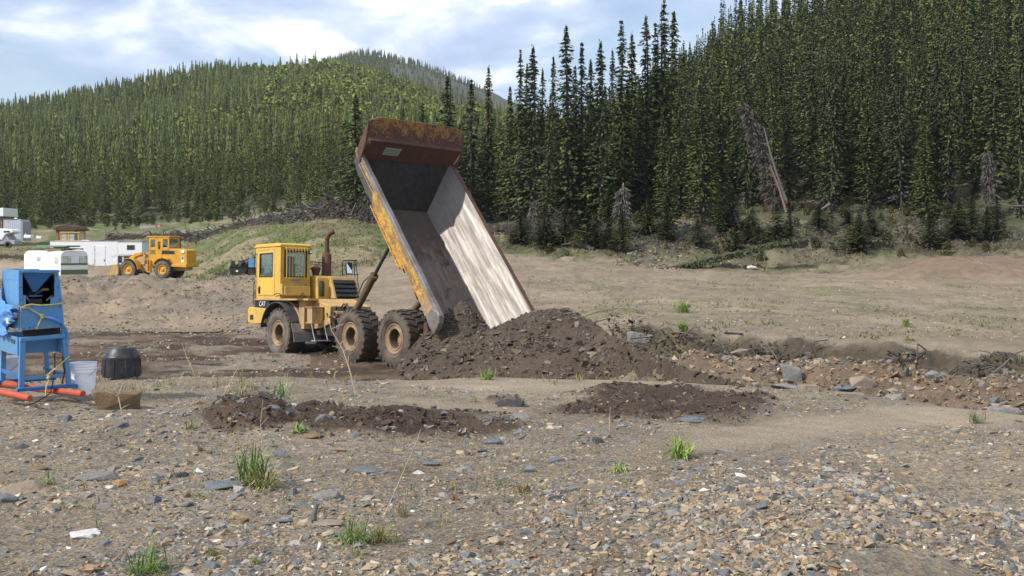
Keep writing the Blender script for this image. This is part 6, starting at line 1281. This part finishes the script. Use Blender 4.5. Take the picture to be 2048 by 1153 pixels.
    mb = MB(); mb.prism([(.05, .28), (-.02, .75), (1.35, .75), (1.05, .22), (.2, .18)], 0, 1.2); mb.build('tub', M['black'], T, .02); mb = MB(); mb.box(-.05, 1.4, -.04, 1.24, .751, .80); mb.build('rim_rail', M['black'], T); mb = MB(); mb.box(.45, .62, -.02, -.001, .42, .55); mb.build('sticker', M['letter'], T)
    mb = MB(); mb.box(1.2, 2.0, .2, 1.0, .2, .4); mb.tube([(1.1, .3, .5), (1.5, .2, 1.05), (1.8, .3, .3)], .06, 7); mb.lathe([(-.08, .1), (-.08, .22), (.08, .22), (.08, .1)], 16, (1.6, .1, .2)); mb.build('drawbar', M['frame_dark'], T)
    r = random.Random(5); mb = MB()
    for k in range(14): x = r.uniform(.1, 1.2); y_ = r.uniform(.1, 1.0); mb.box(x - r.uniform(.05, .18), x + r.uniform(.05, .18), y_ - .1, y_ + .1, .75, .78 + r.uniform(.08, .5), (r.uniform(-.5, .5), r.uniform(-.5, .5), r.uniform(0, 3)))
    for k in range(6): x = r.uniform(.2, 1.3); mb.tube([(x, r.uniform(.1, .6), .75), (x + r.uniform(-.3, .3), .3, 1.15), (x + r.uniform(-.4, .4), .4, 1.25)], .035, 6)
    o = mb.build('scrap_machinery', M['frame_dark'], None, .01); o.matrix_world = T.matrix_world.copy(); o.location = g; o.rotation_euler = (0, 0, R(3)); tag(o, 'dark heap of scrap machine parts in the black trailer', 'scrap')
    mb = MB(); mb.box(0, .8, 0, .7, 0, .62); mb.box(.1, .5, -.012, -.001, .3, .52); o = mb.build('blue_tank', M['blue'], None, .06); o.location = at_pix(497, 535, Y - .2); tag(o, 'blue box tank beside the black trailer, half hidden by the cab', 'tank')
    mb = MB(); mb.box(1.3, 2.3, .1, .9, .3, .72); o = mb.build('tank_stand', M['frame_dark'], None, .02); o.location = g; tag(o, 'dark metal stand carrying the blue box tank', 'stand')
    mb = MB(); mb.tube([(0, 0, 0), (0, 0, 3.6)], .05, 7); mb.lathe([(0, .35), (.1, .3), (.5, .3), (.6, .0)], 10, (0, 0, -.1), 'z')
build_yard()

# ------------------------------------------------------------------ slash, logs, snags
def slash(name, n, band, label, lmin, lmax, rmin, rmax, mats, Yr, hump=1.0, kind='stuff', seed=0):
    """a windrow of torn-out trunks, roots and soil; band = [(px, Y, half width, height)]"""
    g = np.random.default_rng(seed + 50); xs = [b[0] for b in band]; mb = MB(); mb2 = MB()
    def place(n, hs, off):
        px = g.uniform(xs[0], xs[-1], n); col = lambda i: np.interp(px, xs, [b[i] for b in band]); u = g.normal(0, .42, n); Y = col(1) + u * col(2); x = (px - 1024) / F * Y
        lump = .35 + 1.3 * ss(.35, .65, fbm(px * .02, px * 0 + seed, 3, 8)); top = col(3) * np.maximum(0, 1 - u * u * 1.1) * lump
        return np.stack([x, Y, H(x, Y) + top * g.uniform(0, hs, n) - off], 1)
    P = place(n, 1.0, .05)
    for k in range(n):
        p = Vector(P[k]); l = lmin + (lmax - lmin) * g.random() ** 3.0; a = g.uniform(0, 6.28); e = g.normal(0, .38); d = Vector((math.cos(a) * math.cos(e), math.sin(a) * math.cos(e) * .8, math.sin(e))); q = g.uniform(rmin, rmax) * (.45 + .55 * l / lmax)
        w1 = Vector(g.normal(0, .10, 3)) * l; w2 = Vector(g.normal(0, .10, 3)) * l
        (mb if g.random() < .82 else mb2).tube([p - d * l / 2, p - d * l * .15 + w1, p + d * l * .2 + w2, p + d * l / 2], [q, q * .85, q * .6, q * .25], 5)
    o = mb.build(name, M[mats[0]], None, normals=False); tag(o, label, None, None, kind)
    o2 = mb2.build('pale_limbs', M[mats[1]], None, normals=False); o2.parent = o
    P = place(int(n * 2.6), .9, .12); S = g.uniform(.10, .42, len(P)) * hump
    c = np.array([(.062, .050, .040), (.095, .078, .062), (.135, .115, .095), (.05, .038, .03), (.12, .07, .045), (.16, .15, .07)])[g.choice(6, len(P), p=[.25, .25, .15, .15, .1, .1])]
    v, f, cc = scatter(ST, P, S, .8, c); o3 = link('root_clods', np_mesh('root_clods', v, f, cc), M['stone'], o)
    return o
slash('slash_debris', 1500, [(330, 128, 4, .5), (430, 126, 5, .8), (520, 124, 7, 1.2), (600, 122, 9, 1.7), (660, 120, 9, 1.8), (760, 112, 7, 1.0)], 'long windrow of torn trunks, roots and soil below the left hill', .5, 4.6, .035, .11, ('deadtwig', 'dead'), None, 1.0, seed=1)
slash('slash_debris', 260, [(215, 140, 4, .5), (260, 142, 4, .9), (330, 138, 4, .6)], 'low dark mound of brush behind the box truck', .6, 3, .04, .09, ('deadtwig', 'deadtwig'), None, .8, seed=2)
slash('slash_debris', 170, [(438, 83, 1.5, .4), (480, 84, 2, .8), (512, 85, 2, 1.1)], 'grey brush heap behind the black trailer', .5, 2.5, .02, .05, ('deadtwig', 'dead'), None, .4, seed=3)
slash('slash_debris', 500, [(1215, 29.5, 1.0, .3), (1300, 27.0, 1.0, .35), (1450, 24.6, 1.0, .35), (1700, 21.9, .9, .35), (1900, 20.6, .8, .3), (2070, 19.6, .8, .25)], 'dark roots, twigs and clods along the eroded ditch bank', .15, 1.1, .008, .03, ('deadtwig', 'dead'), None, .28, seed=6)
slash('slash_debris', 420, [(960, 96, 3, .5), (1060, 94, 4, .9), (1130, 92, 5, 1.5), (1200, 88, 3, .8)], 'tangled roots and brush along the near edge of the wood', .5, 3.5, .03, .08, ('deadtwig', 'dead'), None, .6, seed=4)
slash('slash_debris', 1500, [(1010, 90, 6, .4), (1240, 84, 6, .4), (1450, 83, 7, .5), (1650, 82, 8, .6), (1850, 82, 7, .5), (2060, 81, 7, .5)], 'scattered dead limbs on the grassy bank under the wood', .3, 3.0, .012, .045, ('deadtwig', 'dead'), None, .45, seed=5)

def log(px0, py0, px1, py1, rpx, m, label, Y=None, bend=0, cat='log', name='fallen_log', limbs=6, up=0.0, dY=0.0):
    a = on_ray(px0, py0, 30) if Y is None else at_pix(px0, py0, Y); s = a.y / F; b = at_pix(px1, py1, a.y + dY); mb = MB(); r = random.Random(int(px0 + py0)); d = b - a; sd_ = Vector((-d.z, 0, d.x)).normalized()
    P = [a + d * k / 6 + sd_ * math.sin(math.pi * k / 6) * bend * s for k in range(7)]; mb.tube(P, [rpx * s * (1.1 - .7 * k / 6) for k in range(7)], 9)
    for k in range(limbs): i = r.randrange(1, 6); q = P[i]; l = r.uniform(8, 22) * s; v = (sd_ * r.choice((-1, 1)) + d.normalized() * .5 + Vector((0, r.gauss(0, .5), 0))).normalized(); mb.tube([q, q + v * l], [rpx * s * .3, rpx * s * .1], 5)
    o = mb.build(name, M[m], None, smooth_=True); return tag(o, label, cat)
log(1594, 450, 1528, 255, 3.2, 'dead', 'tall grey dead trunk leaning left out of the bank', 92, 6, 'dead tree', 'dead_tree', 10)
log(1580, 455, 1540, 330, 3.0, 'peeled', 'shorter leaning trunk with peeled brown bark beside the tall grey one', 91, -3, 'dead tree', 'dead_tree', 4)
log(1500, 498, 1468, 425, 1.6, 'dead', 'thin bare stem leaning left low on the bank', 84, 2, 'dead tree', 'dead_sapling', 3)
log(1790, 315, 1742, 240, 2.2, 'dead', 'pale leaning stem caught in the spruces high on the right slope', 96, 0, 'dead tree', 'dead_sapling', 3)
log(1205, 180, 1208, 300, 1.2, 'dead', 'thin bare pole standing among the skyline spruces', 103, 0, 'dead tree', 'bare_pole', 2)
log(1660, 408, 1632, 424, 3.0, 'dead', 'weathered root stub leaning in front of the spruces', 90, 1, 'stump', 'root_stub', 4)
log(1640, 478, 1582, 462, 4.5, 'reddish', 'reddish rotten log on the bank below the leaning trunks', 86, 2)
log(1706, 462, 1670, 486, 2.6, 'dead', 'pale grey root limb curling up from the bank', 85, 3)
log(1380, 448, 1340, 462, 3.6, 'deadtwig', 'short dark log lying on the bank right of the broken snag', 88, 1)
log(1175, 455, 1088, 470, 4.2, 'reddish', 'dark red-brown rotten log at the edge of the wood', 92, -3)
log(1186, 500, 1122, 490, 5.0, 'deadtwig', 'black curled root mass at the foot of the wood', 80, -6, 'root mass', 'root_wad', 12)
log(1455, 512, 1370, 530, 2.0, 'dead', 'thin grey limb in front of the fallen green spruce', 79, 1)
log(560, 505, 645, 470, 2.8, 'deadtwig', 'long dark bare trunk lying across the grass above the truck cab', 100, -8)
log(620, 430, 640, 458, 2.6, 'dead', 'pale broken stub standing in the slash windrow', 112, 0, 'stump', 'root_stub', 1)
log(2048, 412, 1985, 405, 1.6, 'dead', 'bare grey branch reaching in from the right edge', 86, 3)
log(1855, 520, 1845, 470, 1.6, 'deadtwig', 'dark upright dead stem on the right bank', 83, 2, 'dead tree', 'dead_sapling', 3)
log(1668, 525, 1700, 512, 2.2, 'dead', 'grey driftwood-like limb at the foot of the bank', 78, 3)
def draped(px0, py0, px1, py1, Y, n, wpx, col, label, name, m='deadtwig', trunk_r=2.5, cat='dead tree', down=1.0):
    """a dead or fallen conifer: stem with many drooping twigs"""
    a, b = at_pix(px0, py0, Y), at_pix(px1, py1, Y); s = Y / F; T = empty(name, a, 0, label, cat); mb = MB(); mb.tube([(0, 0, 0), (b - a) * .5, b - a], [trunk_r * s, trunk_r * s * .7, trunk_r * s * .3], 7); mb.build('trunk', M[m], T, smooth_=True)
    P, A, B, C = [], [], [], []; r = np.random.default_rng(int(px0)); d = np.array(b - a)
    for k in range(n):
        t = r.uniform(.06, 1.0); ang = r.uniform(0, 6.28); rad = wpx * s * (1 - .55 * t) * r.uniform(.1, 1); p = d * t + np.array([math.cos(ang), math.sin(ang), 0]) * rad + np.array([0, 0, -rad * .7 * down]); ax = np.array([math.cos(ang), math.sin(ang), -.9 * down + r.normal() * .5]); ax /= np.linalg.norm(ax); sd_ = np.cross(ax, r.normal(size=3)); sd_ /= np.linalg.norm(sd_)
        P.append(p); A.append(ax * r.uniform(.12, .34)); B.append(sd_ * r.uniform(.02, .055)); C.append(np.array(col) * r.uniform(.6, 1.4))
    V, Fq, Cc = quads_mesh('twigs', *map(np.array, (P, A, B, C))); link('crown', np_mesh('crown', V, Fq, Cc), M['leaves'], T); return T
draped(1572, 430, 1488, 205, 93, 2200, 34, (.085, .076, .072), 'grey dead spruce hung with twigs, leaning left among the green ones', 'dead_spruce')
draped(1240, 492, 1246, 372, 86, 1500, 32, (.115, .105, .10), 'broken grey snag with a splintered orange top at the wood edge', 'broken_snag')
o = MB(); s_ = 86 / F; q = at_pix(1246, 392, 86); o.tube([q, q + Vector((0, 0, 14 * s_)), q + Vector((.02, 0, 26 * s_))], [2.4 * s_, 2.0 * s_, .5 * s_], 7); sp = o.build('splintered_top', M['barkless'], None); par = bpy.data.objects['broken_snag']; bpy.context.view_layer.update(); sp.parent = par; sp.matrix_parent_inverse = par.matrix_world.inverted()
draped(1474, 485, 1452, 415, 86, 900, 40, (.12, .105, .095), 'bushy dark dead spruce low on the bank beside the thin stem', 'dead_spruce', 'deadtwig', 1.8)
draped(1312, 543, 1590, 478, 74, 2600, 22, (.065, .085, .04), 'fallen spruce still green, lying with its root end on the gravel', 'fallen_spruce', 'deadtwig', 4.0, 'fallen tree', .5)
draped(1060, 470, 1070, 400, 96, 500, 22, (.12, .11, .10), 'small grey dead spruce at the open end of the wood', 'dead_spruce')
draped(735, 430, 738, 360, 112, 500, 26, (.10, .095, .09), 'grey twiggy dead spruce left of the truck bed', 'dead_spruce')
draped(1985, 500, 1975, 300, 92, 1200, 26, (.11, .10, .095), 'grey dead spruce standing by the right edge of the wood', 'dead_spruce')

# ------------------------------------------------------------------ the blue wash plant and what lies round it
def build_plant():
    Y0 = 12.0; o = Vector(((38 - 1024) / F * Y0, Y0, 0)); o.z = ZC - (780 - 500) / F * Y0; b = R(38)
    ax = Vector((math.cos(b), math.sin(b), 0)); ay = Vector((-math.sin(b), math.cos(b), 0)); T = empty('wash_plant', label='blue steel feed hopper machine on four braced legs at the left edge', cat='machine')
    T.matrix_world = Matrix(((ax.x, ay.x, 0, o.x), (ax.y, ay.y, 0, o.y), (0, 0, 1, o.z), (0, 0, 0, 1)))
    def pz(py, l=0.0): Yl = Y0 + l * ax.y; return ZC - (py - 500) / F * Yl - o.z
    def fl(px): # front-plane x for a picture column
        k = (px - 1024) / F; return (k * Y0 - o.x) / (ax.x - k * ax.y)
    P = lambda px, py: (fl(px), pz(py, fl(px)))
    D = .95
    def fprism(pts, y0, y1, name, m, bev=.006, parent=T):
        mb = MB(); mb.prism([P(*q) for q in pts], y0, y1); return mb.build(name, M[m], parent, bev)
    # legs
    fprism([(38, 778), (49, 778), (52, 676), (40, 676)], 0, .05, 'leg', 'blue'); fprism([(134, 770), (143, 770), (133, 655), (123, 655)], 0, .05, 'leg', 'blue')
    fprism([(38, 778), (49, 778), (52, 676), (40, 676)], D - .05, D, 'leg', 'blue'); fprism([(134, 770), (143, 770), (133, 655), (123, 655)], D - .05, D, 'leg', 'blue')
    fprism([(32, 784), (34, 777), (153, 768), (156, 775)], -.03, .06, 'skid', 'blue_dark'); fprism([(32, 784), (34, 777), (153, 768), (156, 775)], D - .06, D + .03, 'skid', 'blue_dark')
    fprism([(47, 762), (47, 755), (136, 748), (137, 755)], .01, .035, 'cross_bar', 'blue')
    mb = MB(); a = P(38, 757); mb.box(.01, .04, .05, D - .05, a[1] - .02, a[1] + .03); a2 = P(136, 750); mb.box(a2[0] - .05, a2[0] - .02, .05, D - .05, a2[1] - .02, a2[1] + .02); mb.build('side_bar', M['blue_dark'], T, .004)
    # lower frame box
    fprism([(40, 676), (131, 668), (132, 676), (40, 684)], -.012, .06, 'frame_rail', 'blue')
    z1, z0 = P(38, 676)[1], P(38, 713)[1]; wl = fl(128)
    mb = MB(); mb.box(-.004, .014, .061, D + .55, z0, z1); mb.box(wl - .02, wl, .061, D, z0, z1); mb.box(.015, wl - .021, .20, .22, z0 + .01, z1 - .02); mb.box(-.004, wl, D + .001, D + .02, z0, z1); mb.build('frame_box', M['blue'], T, .004)
    mb = MB(); mb.box(-.012, -.0045, .16, .34, P(38, 690)[1], P(38, 682)[1] + .0); mb.build('maker_plate', M['dark_steel'], T, .002)
    # middle panel, back-set box
    fprism([(42, 662), (42, 612), (125, 610), (129, 655)], .0, .03, 'front_panel', 'blue'); mb = MB(); mb.box(.0, .02, .031, D * .85, P(38, 660)[1], P(38, 615)[1]); mb.build('side_panel', M['blue'], T, .004)
    fprism([(50, 676), (50, 661), (126, 655), (128, 669)], .12, .14, 'gap_shade_plate', 'frame_dark')  # dark plate set in the gap, its shade given by the colour
    mb = MB(); zz_ = P(80, 668)[1]; mb.lathe([(0, .09), (.05, .10), (.08, .03)], 16, (.2, .3, zz_ - .12), 'z'); mb.box(.08, .4, .18, .2, zz_ - .01, zz_ + .015); mb.build('feed_motor', M['frame_dark'], T, .004)
    # upper hopper box
    fprism([(37, 612), (37, 541), (45, 541), (46, 612)], .0, .03, 'corner_post', 'blue'); fprism([(109, 612), (110, 545), (117, 541), (126, 612)], .0, .03, 'corner_post', 'blue')
    fprism([(45, 546), (45, 540), (118, 540), (118, 545)], -.01, .03, 'top_rail', 'blue'); fprism([(100, 612), (102, 596), (110, 594), (111, 612)], .0, .02, 'bracket', 'blue'); fprism([(46, 612), (46, 590), (52, 592), (52, 612)], .0, .02, 'bracket', 'blue')
    zt = P(38, 541)[1]; zm = P(38, 612)[1]; wt = fl(116)
    mb = MB(); mb.box(-.004, .012, .031, .80, zm, zt); mb.box(wt - .012, wt, .031, .8, zm, zt - .02); mb.box(.013, wt - .013, .785, .8, zm, zt); mb.box(-.008, -.0045, .1, .7, zt - .115, zt - .108); mb.build('hopper_side', M['blue'], T, .003)
    mb = MB(); mb.box(.0125, .016, .034, .78, zm, zt - .03); mb.box(wt - .016, wt - .0125, .034, .78, zm, zt - .03); mb.box(.017, wt - .017, .775, .780, zm, zt - .03); mb.box(.017, wt - .017, .034, .77, zm, zm + .01); mb.build('cavity_dark_sheet', M['black'], T)  # black sheets added inside the hopper to darken the cavity
    a, b_, c_ = P(47, 546), P(107, 546), P(74, 584)
    mb = MB(); mb.add([(a[0], .035, a[1]), (b_[0], .035, b_[1]), (c_[0] + .02, .10, c_[1]), (c_[0] - .02, .10, c_[1]), (a[0], .77, a[1]), (b_[0], .77, b_[1]), (c_[0] - .02, .5, c_[1]), (c_[0] + .02, .5, c_[1])], [(0, 1, 2, 3), (4, 6, 7, 5), (0, 3, 6, 4), (1, 5, 7, 2)]); mb.build('hopper_cone', M['blue_dark'], T, solid=.004)
    mb = MB(); q = P(74, 590); mb.lathe([(-.06, .05), (.06, .05)], 14, (q[0], .3, q[1])); q = P(75, 604); mb.box(q[0] - .08, q[0] + .08, .1, .3, q[1] - .05, q[1] + .03); mb.build('vibrator_motor', M['black'], T, .01)
    mb = MB(); q = P(75, 594); mb.box(q[0] - .075, q[0] + .07, .06, .16, q[1], q[1] + .012); mb.build('motor_plate', M['blue_dark'], T, .003)
    mb = MB(); q0, q1, q2 = P(80, 590), P(92, 580), P(108, 580); mb.tube([(q0[0], .2, q0[1]), (q1[0], .12, q1[1]), (q2[0] - .03, .12, q2[1])], .016, 8); mb.build('feed_hose', M['wood'], T, smooth_=True)
    for u, v in (((52, 592), (60, 602)), ((106, 592), (96, 602))): mb = MB(); a, b2 = P(*u), P(*v); mb.tube([(a[0], .03, a[1]), (b2[0], .06, b2[1])], .012, 7); mb.build('spring_arm', M['steel'], T)
    mb = MB(); q = P(38, 640); mb.lathe([(0, .035), (.06, .04), (.07, 0)], 12, (-.06, .18, q[1] - .05), 'z'); mb.lathe([(0, .03), (.05, .035), (.06, 0)], 12, (-.02, .10, q[1] + .02), 'z'); mb.build('pipe_cap', M['pipe_white'], T, smooth_=True)
    for pts in (((48, 616), (48, 658), (60, 656), (122, 650), (120, 614), (85, 613)), ((41, 548), (41, 575), (42, 600), (113, 550), (116, 575), (120, 600))):
        mb = MB()
        for q in pts: a = P(*q); mb.lathe([(-.008, .006), (-.001, .009), (.0, .009)], 6, (a[0], 0, a[1]))
        mb.build('bolts', M['dark_steel'], T)
    # tarp: a crumpled sheet bunched over the machine's left side
    n, m_ = 90, 80; V = []
    for i in range(n):
        for j in range(m_):
            u, v = i / (n - 1), j / (m_ - 1); y = -.03 + u * 1.3; top = float(np.interp(y, [0, .35, .6, .72, .82, 1.3], [zt - .40, zt - .40, zt - .33, zt - .18, zt + .01, zt + .03])); bot = float(np.interp(y, [0, .2, .4, 1.3], [zt - .60, zt - .66, zt - .80, zt - .80])) + .05 * float(vn(np.array(u * 14), np.array(.5), 6)) 
            z = top - v * (top - bot); f1 = float(fbm(np.array(u * 10 + v * 2), np.array(v * 5 - u * 3), 4, 9, .6)); f2 = abs(math.sin(u * 15 + v * 6 + 4 * float(vn(np.array(u * 4), np.array(v * 4), 3))))
            bulge = .016 + .05 * math.exp(-((v - .30) / .22) ** 2) + .05 * f1 + .035 * f2 * (.4 + v); V.append((-bulge, y, z + .03 * (f1 - .5)))
    idx = np.arange(n * m_).reshape(n, m_); Fq = np.stack([idx[:-1, :-1], idx[1:, :-1], idx[1:, 1:], idx[:-1, 1:]], -1).reshape(-1, 4); me = np_mesh('blue_tarp', np.array(V), Fq, None, True); tp = link('blue_tarp', me, M['tarp']); tp.matrix_world = T.matrix_world.copy(); tag(tp, 'crumpled bright blue tarp bunched over the side of the blue machine', 'tarp')
    md = tp.modifiers.new('t', 'SOLIDIFY'); md.thickness = .004
    W = T.matrix_world.copy()
    def thing(mb, name, m, label, cat, **kw): q = mb.build(name, M[m], None, **kw); q.matrix_world = W.copy(); return tag(q, label, cat)
    mb = MB(); fp = lambda px, py, y=-.02: (fl(px), y, pz(py, fl(px)))
    mb.tube([fp(40, 616, -.03), fp(52, 611), fp(62, 609), fp(80, 611), fp(100, 610), fp(126, 607, -.01)], .0075, 7); mb.tube([fp(40, 616, -.03), fp(56, 616), fp(82, 632, -.03)], .0075, 7); mb.tube([fp(82, 632, -.03), fp(79, 642, -.03), fp(72, 656, -.03)], .0075, 7)
    mb.tube([fp(79, 631, -.035), fp(84, 636, -.04), fp(86, 632, -.03), fp(80, 629, -.03)], .012, 7); mb.tube([fp(70, 655, -.03), fp(73, 658, -.03)], .013, 7); thing(mb, 'yellow_rope', 'rope', 'yellow rope knotted across the front panel of the blue machine', 'rope', smooth_=True)
    mb = MB(); mb.tube([fp(139, 712, -.01), fp(118, 730, -.03), fp(98, 746, -.03), fp(93, 752, -.04), fp(95, 762, -.05), fp(90, 770, -.06), fp(88, 792, -.06)], .0075, 7); mb.tube([fp(92, 748, -.04), fp(96, 754, -.05), fp(91, 757, -.05)], .012, 7); thing(mb, 'yellow_rope', 'rope', 'yellow rope hanging from the lower cross bar of the blue machine', 'rope', smooth_=True)
    mb = MB(); mb.tube([fp(86, 634, -.03), fp(105, 638, -.04), fp(122, 646, -.03), fp(131, 658, -.03), fp(136, 672, -.02), fp(137, 690, -.02)], [.012, .018, .015, .011, .008, .006], 8); thing(mb, 'twisted_tarp', 'tarp', 'twisted strand of blue tarp tied to the right leg of the machine', 'tarp', smooth_=True)
    mb = MB(); mb.tube([fp(114, 708, .1), fp(112, 735, .05), fp(106, 765, .0), fp(95, 785, -.12), fp(60, 803, -.2), fp(5, 812, -.3)], .008, 6); mb.tube([fp(131, 690, .05), fp(128, 720, .05), fp(130, 745, .02), fp(124, 768, .0)], .009, 6); thing(mb, 'black_cable', 'black', 'black cable hanging inside the legs of the blue machine and trailing over gravel', 'cable', smooth_=True)
    # orange poles under the skids
    def pole(pxa, pya, pxb, pyb, Ya, Yb, r_, label):
        a, b2 = at_pix(pxa, pya, Ya), at_pix(pxb, pyb, Yb); mb = MB(); mb.tube([a, a.lerp(b2, .5), b2], [r_, r_ * 1.04, r_], 14); tag(mb.build('orange_post', M['orange'], None, .006, True), label, 'post')
    pole(60, 797, -20, 780, 11.6, 12.0, .035, 'orange round post under the near side of the blue machine'); pole(166, 788, 40, 774, 11.9, 12.9, .037, 'orange round post under the far skid beside the pail')
    pole(40, 772, -20, 765, 12.7, 12.8, .045, 'faded orange post behind the legs under the big pail')
    # pails
    def pail(px, py, hpx, wpx, Y, label, lid=False):
        p = at_pix(px, py, Y); s = Y / F; h_, r_ = hpx * s, wpx * s / 2; e = empty('pail', p, 0, label, 'pail'); mb = MB()
        mb.lathe([(0, 0), (0, r_ * .84), (h_ * .70, r_ * .95), (h_ * .70, r_ * 1.0), (h_ * .73, r_ * 1.0), (h_ * .735, r_ * .96), (h_ * .80, r_ * .965), (h_ * .80, r_ * 1.01), (h_ * .83, r_ * 1.01), (h_ * .835, r_ * .97), (h_ * .89, r_ * .97), (h_ * .89, r_ * 1.02), (h_ * .92, r_ * 1.02), (h_ * .925, r_ * .98), (h_ * .975, r_ * .98), (h_ * .98, r_ * 1.03), (h_, r_ * 1.03), (h_, r_ * .96), (h_ * .9, r_ * .94), (h_ * .06, r_ * .8), (h_ * .06, 0)], 40, axis='z'); mb.build('body', M['pail'], e, smooth_=True)
        mb = MB(); n = 14; mb.tube([(r_ * 1.03 * math.cos(math.pi * k / n), -r_ * .75 * math.sin(math.pi * k / n) - .01, h_ * .80 - r_ * .7 * math.sin(math.pi * k / n)) for k in range(n + 1)], .0028, 6); mb.build('handle', M['steel'], e)
    pail(167, 787, 62, 50, 12.55, 'white plastic pail standing right of the blue machine'); pail(8, 764, 50, 62, 13.0, 'larger dingy white pail under the left side of the blue machine')
    # black tub upside down
    Y = 16.2; s = Y / F; p = at_pix(243, 749, Y); e = empty('black_tub', p, R(15), 'scuffed black plastic tub upside down in the weeds', 'tub'); r_ = 37 * s
    mb = MB(); mb.lathe([(-.03, r_ * 1.0), (.0, r_), (.24, r_ * .95), (.27, r_ * .97), (.29, r_ * .94), (.31, r_ * .86), (.38, r_ * .76), (.415, r_ * .66), (.42, 0)], 44, axis='z')
    for k in range(10): a = 6.283 * k / 10; mb.tube([(r_ * 1.0 * math.cos(a), r_ * 1.0 * math.sin(a), 0), (r_ * .95 * math.cos(a), r_ * .95 * math.sin(a), .24)], .012, 6)
    mb.build('body', M['black_plastic'], e, smooth_=True); mb = MB(); mb.lathe([(0, r_ * .22), (.015, r_ * .2), (.018, 0)], 18, (.02, .0, .42), 'z'); mb.build('cap', M['rust'], e)
build_plant()

# ------------------------------------------------------------------ the valley air
def build_haze():
    bm = bmesh.new(); bmesh.ops.create_cube(bm, size=1); me = bpy.data.meshes.new('haze'); bm.to_mesh(me); bm.free()
    m = bpy.data.materials.new('haze'); m.use_nodes = True; t = m.node_tree; t.nodes.clear(); o = N(t, 'ShaderNodeOutputMaterial'); v = N(t, 'ShaderNodeVolumePrincipled')
    v.inputs['Color'].default_value = (.80, .88, 1, 1); v.inputs['Density'].default_value = .00009; t.links.new(v.outputs[0], o.inputs['Volume'])
    h = link('haze', me, m); h.location = (0, 1900, 210); h.scale = (9000, 4600, 600); tag(h, 'thin pale mountain air', None, None, 'stuff')
build_haze()
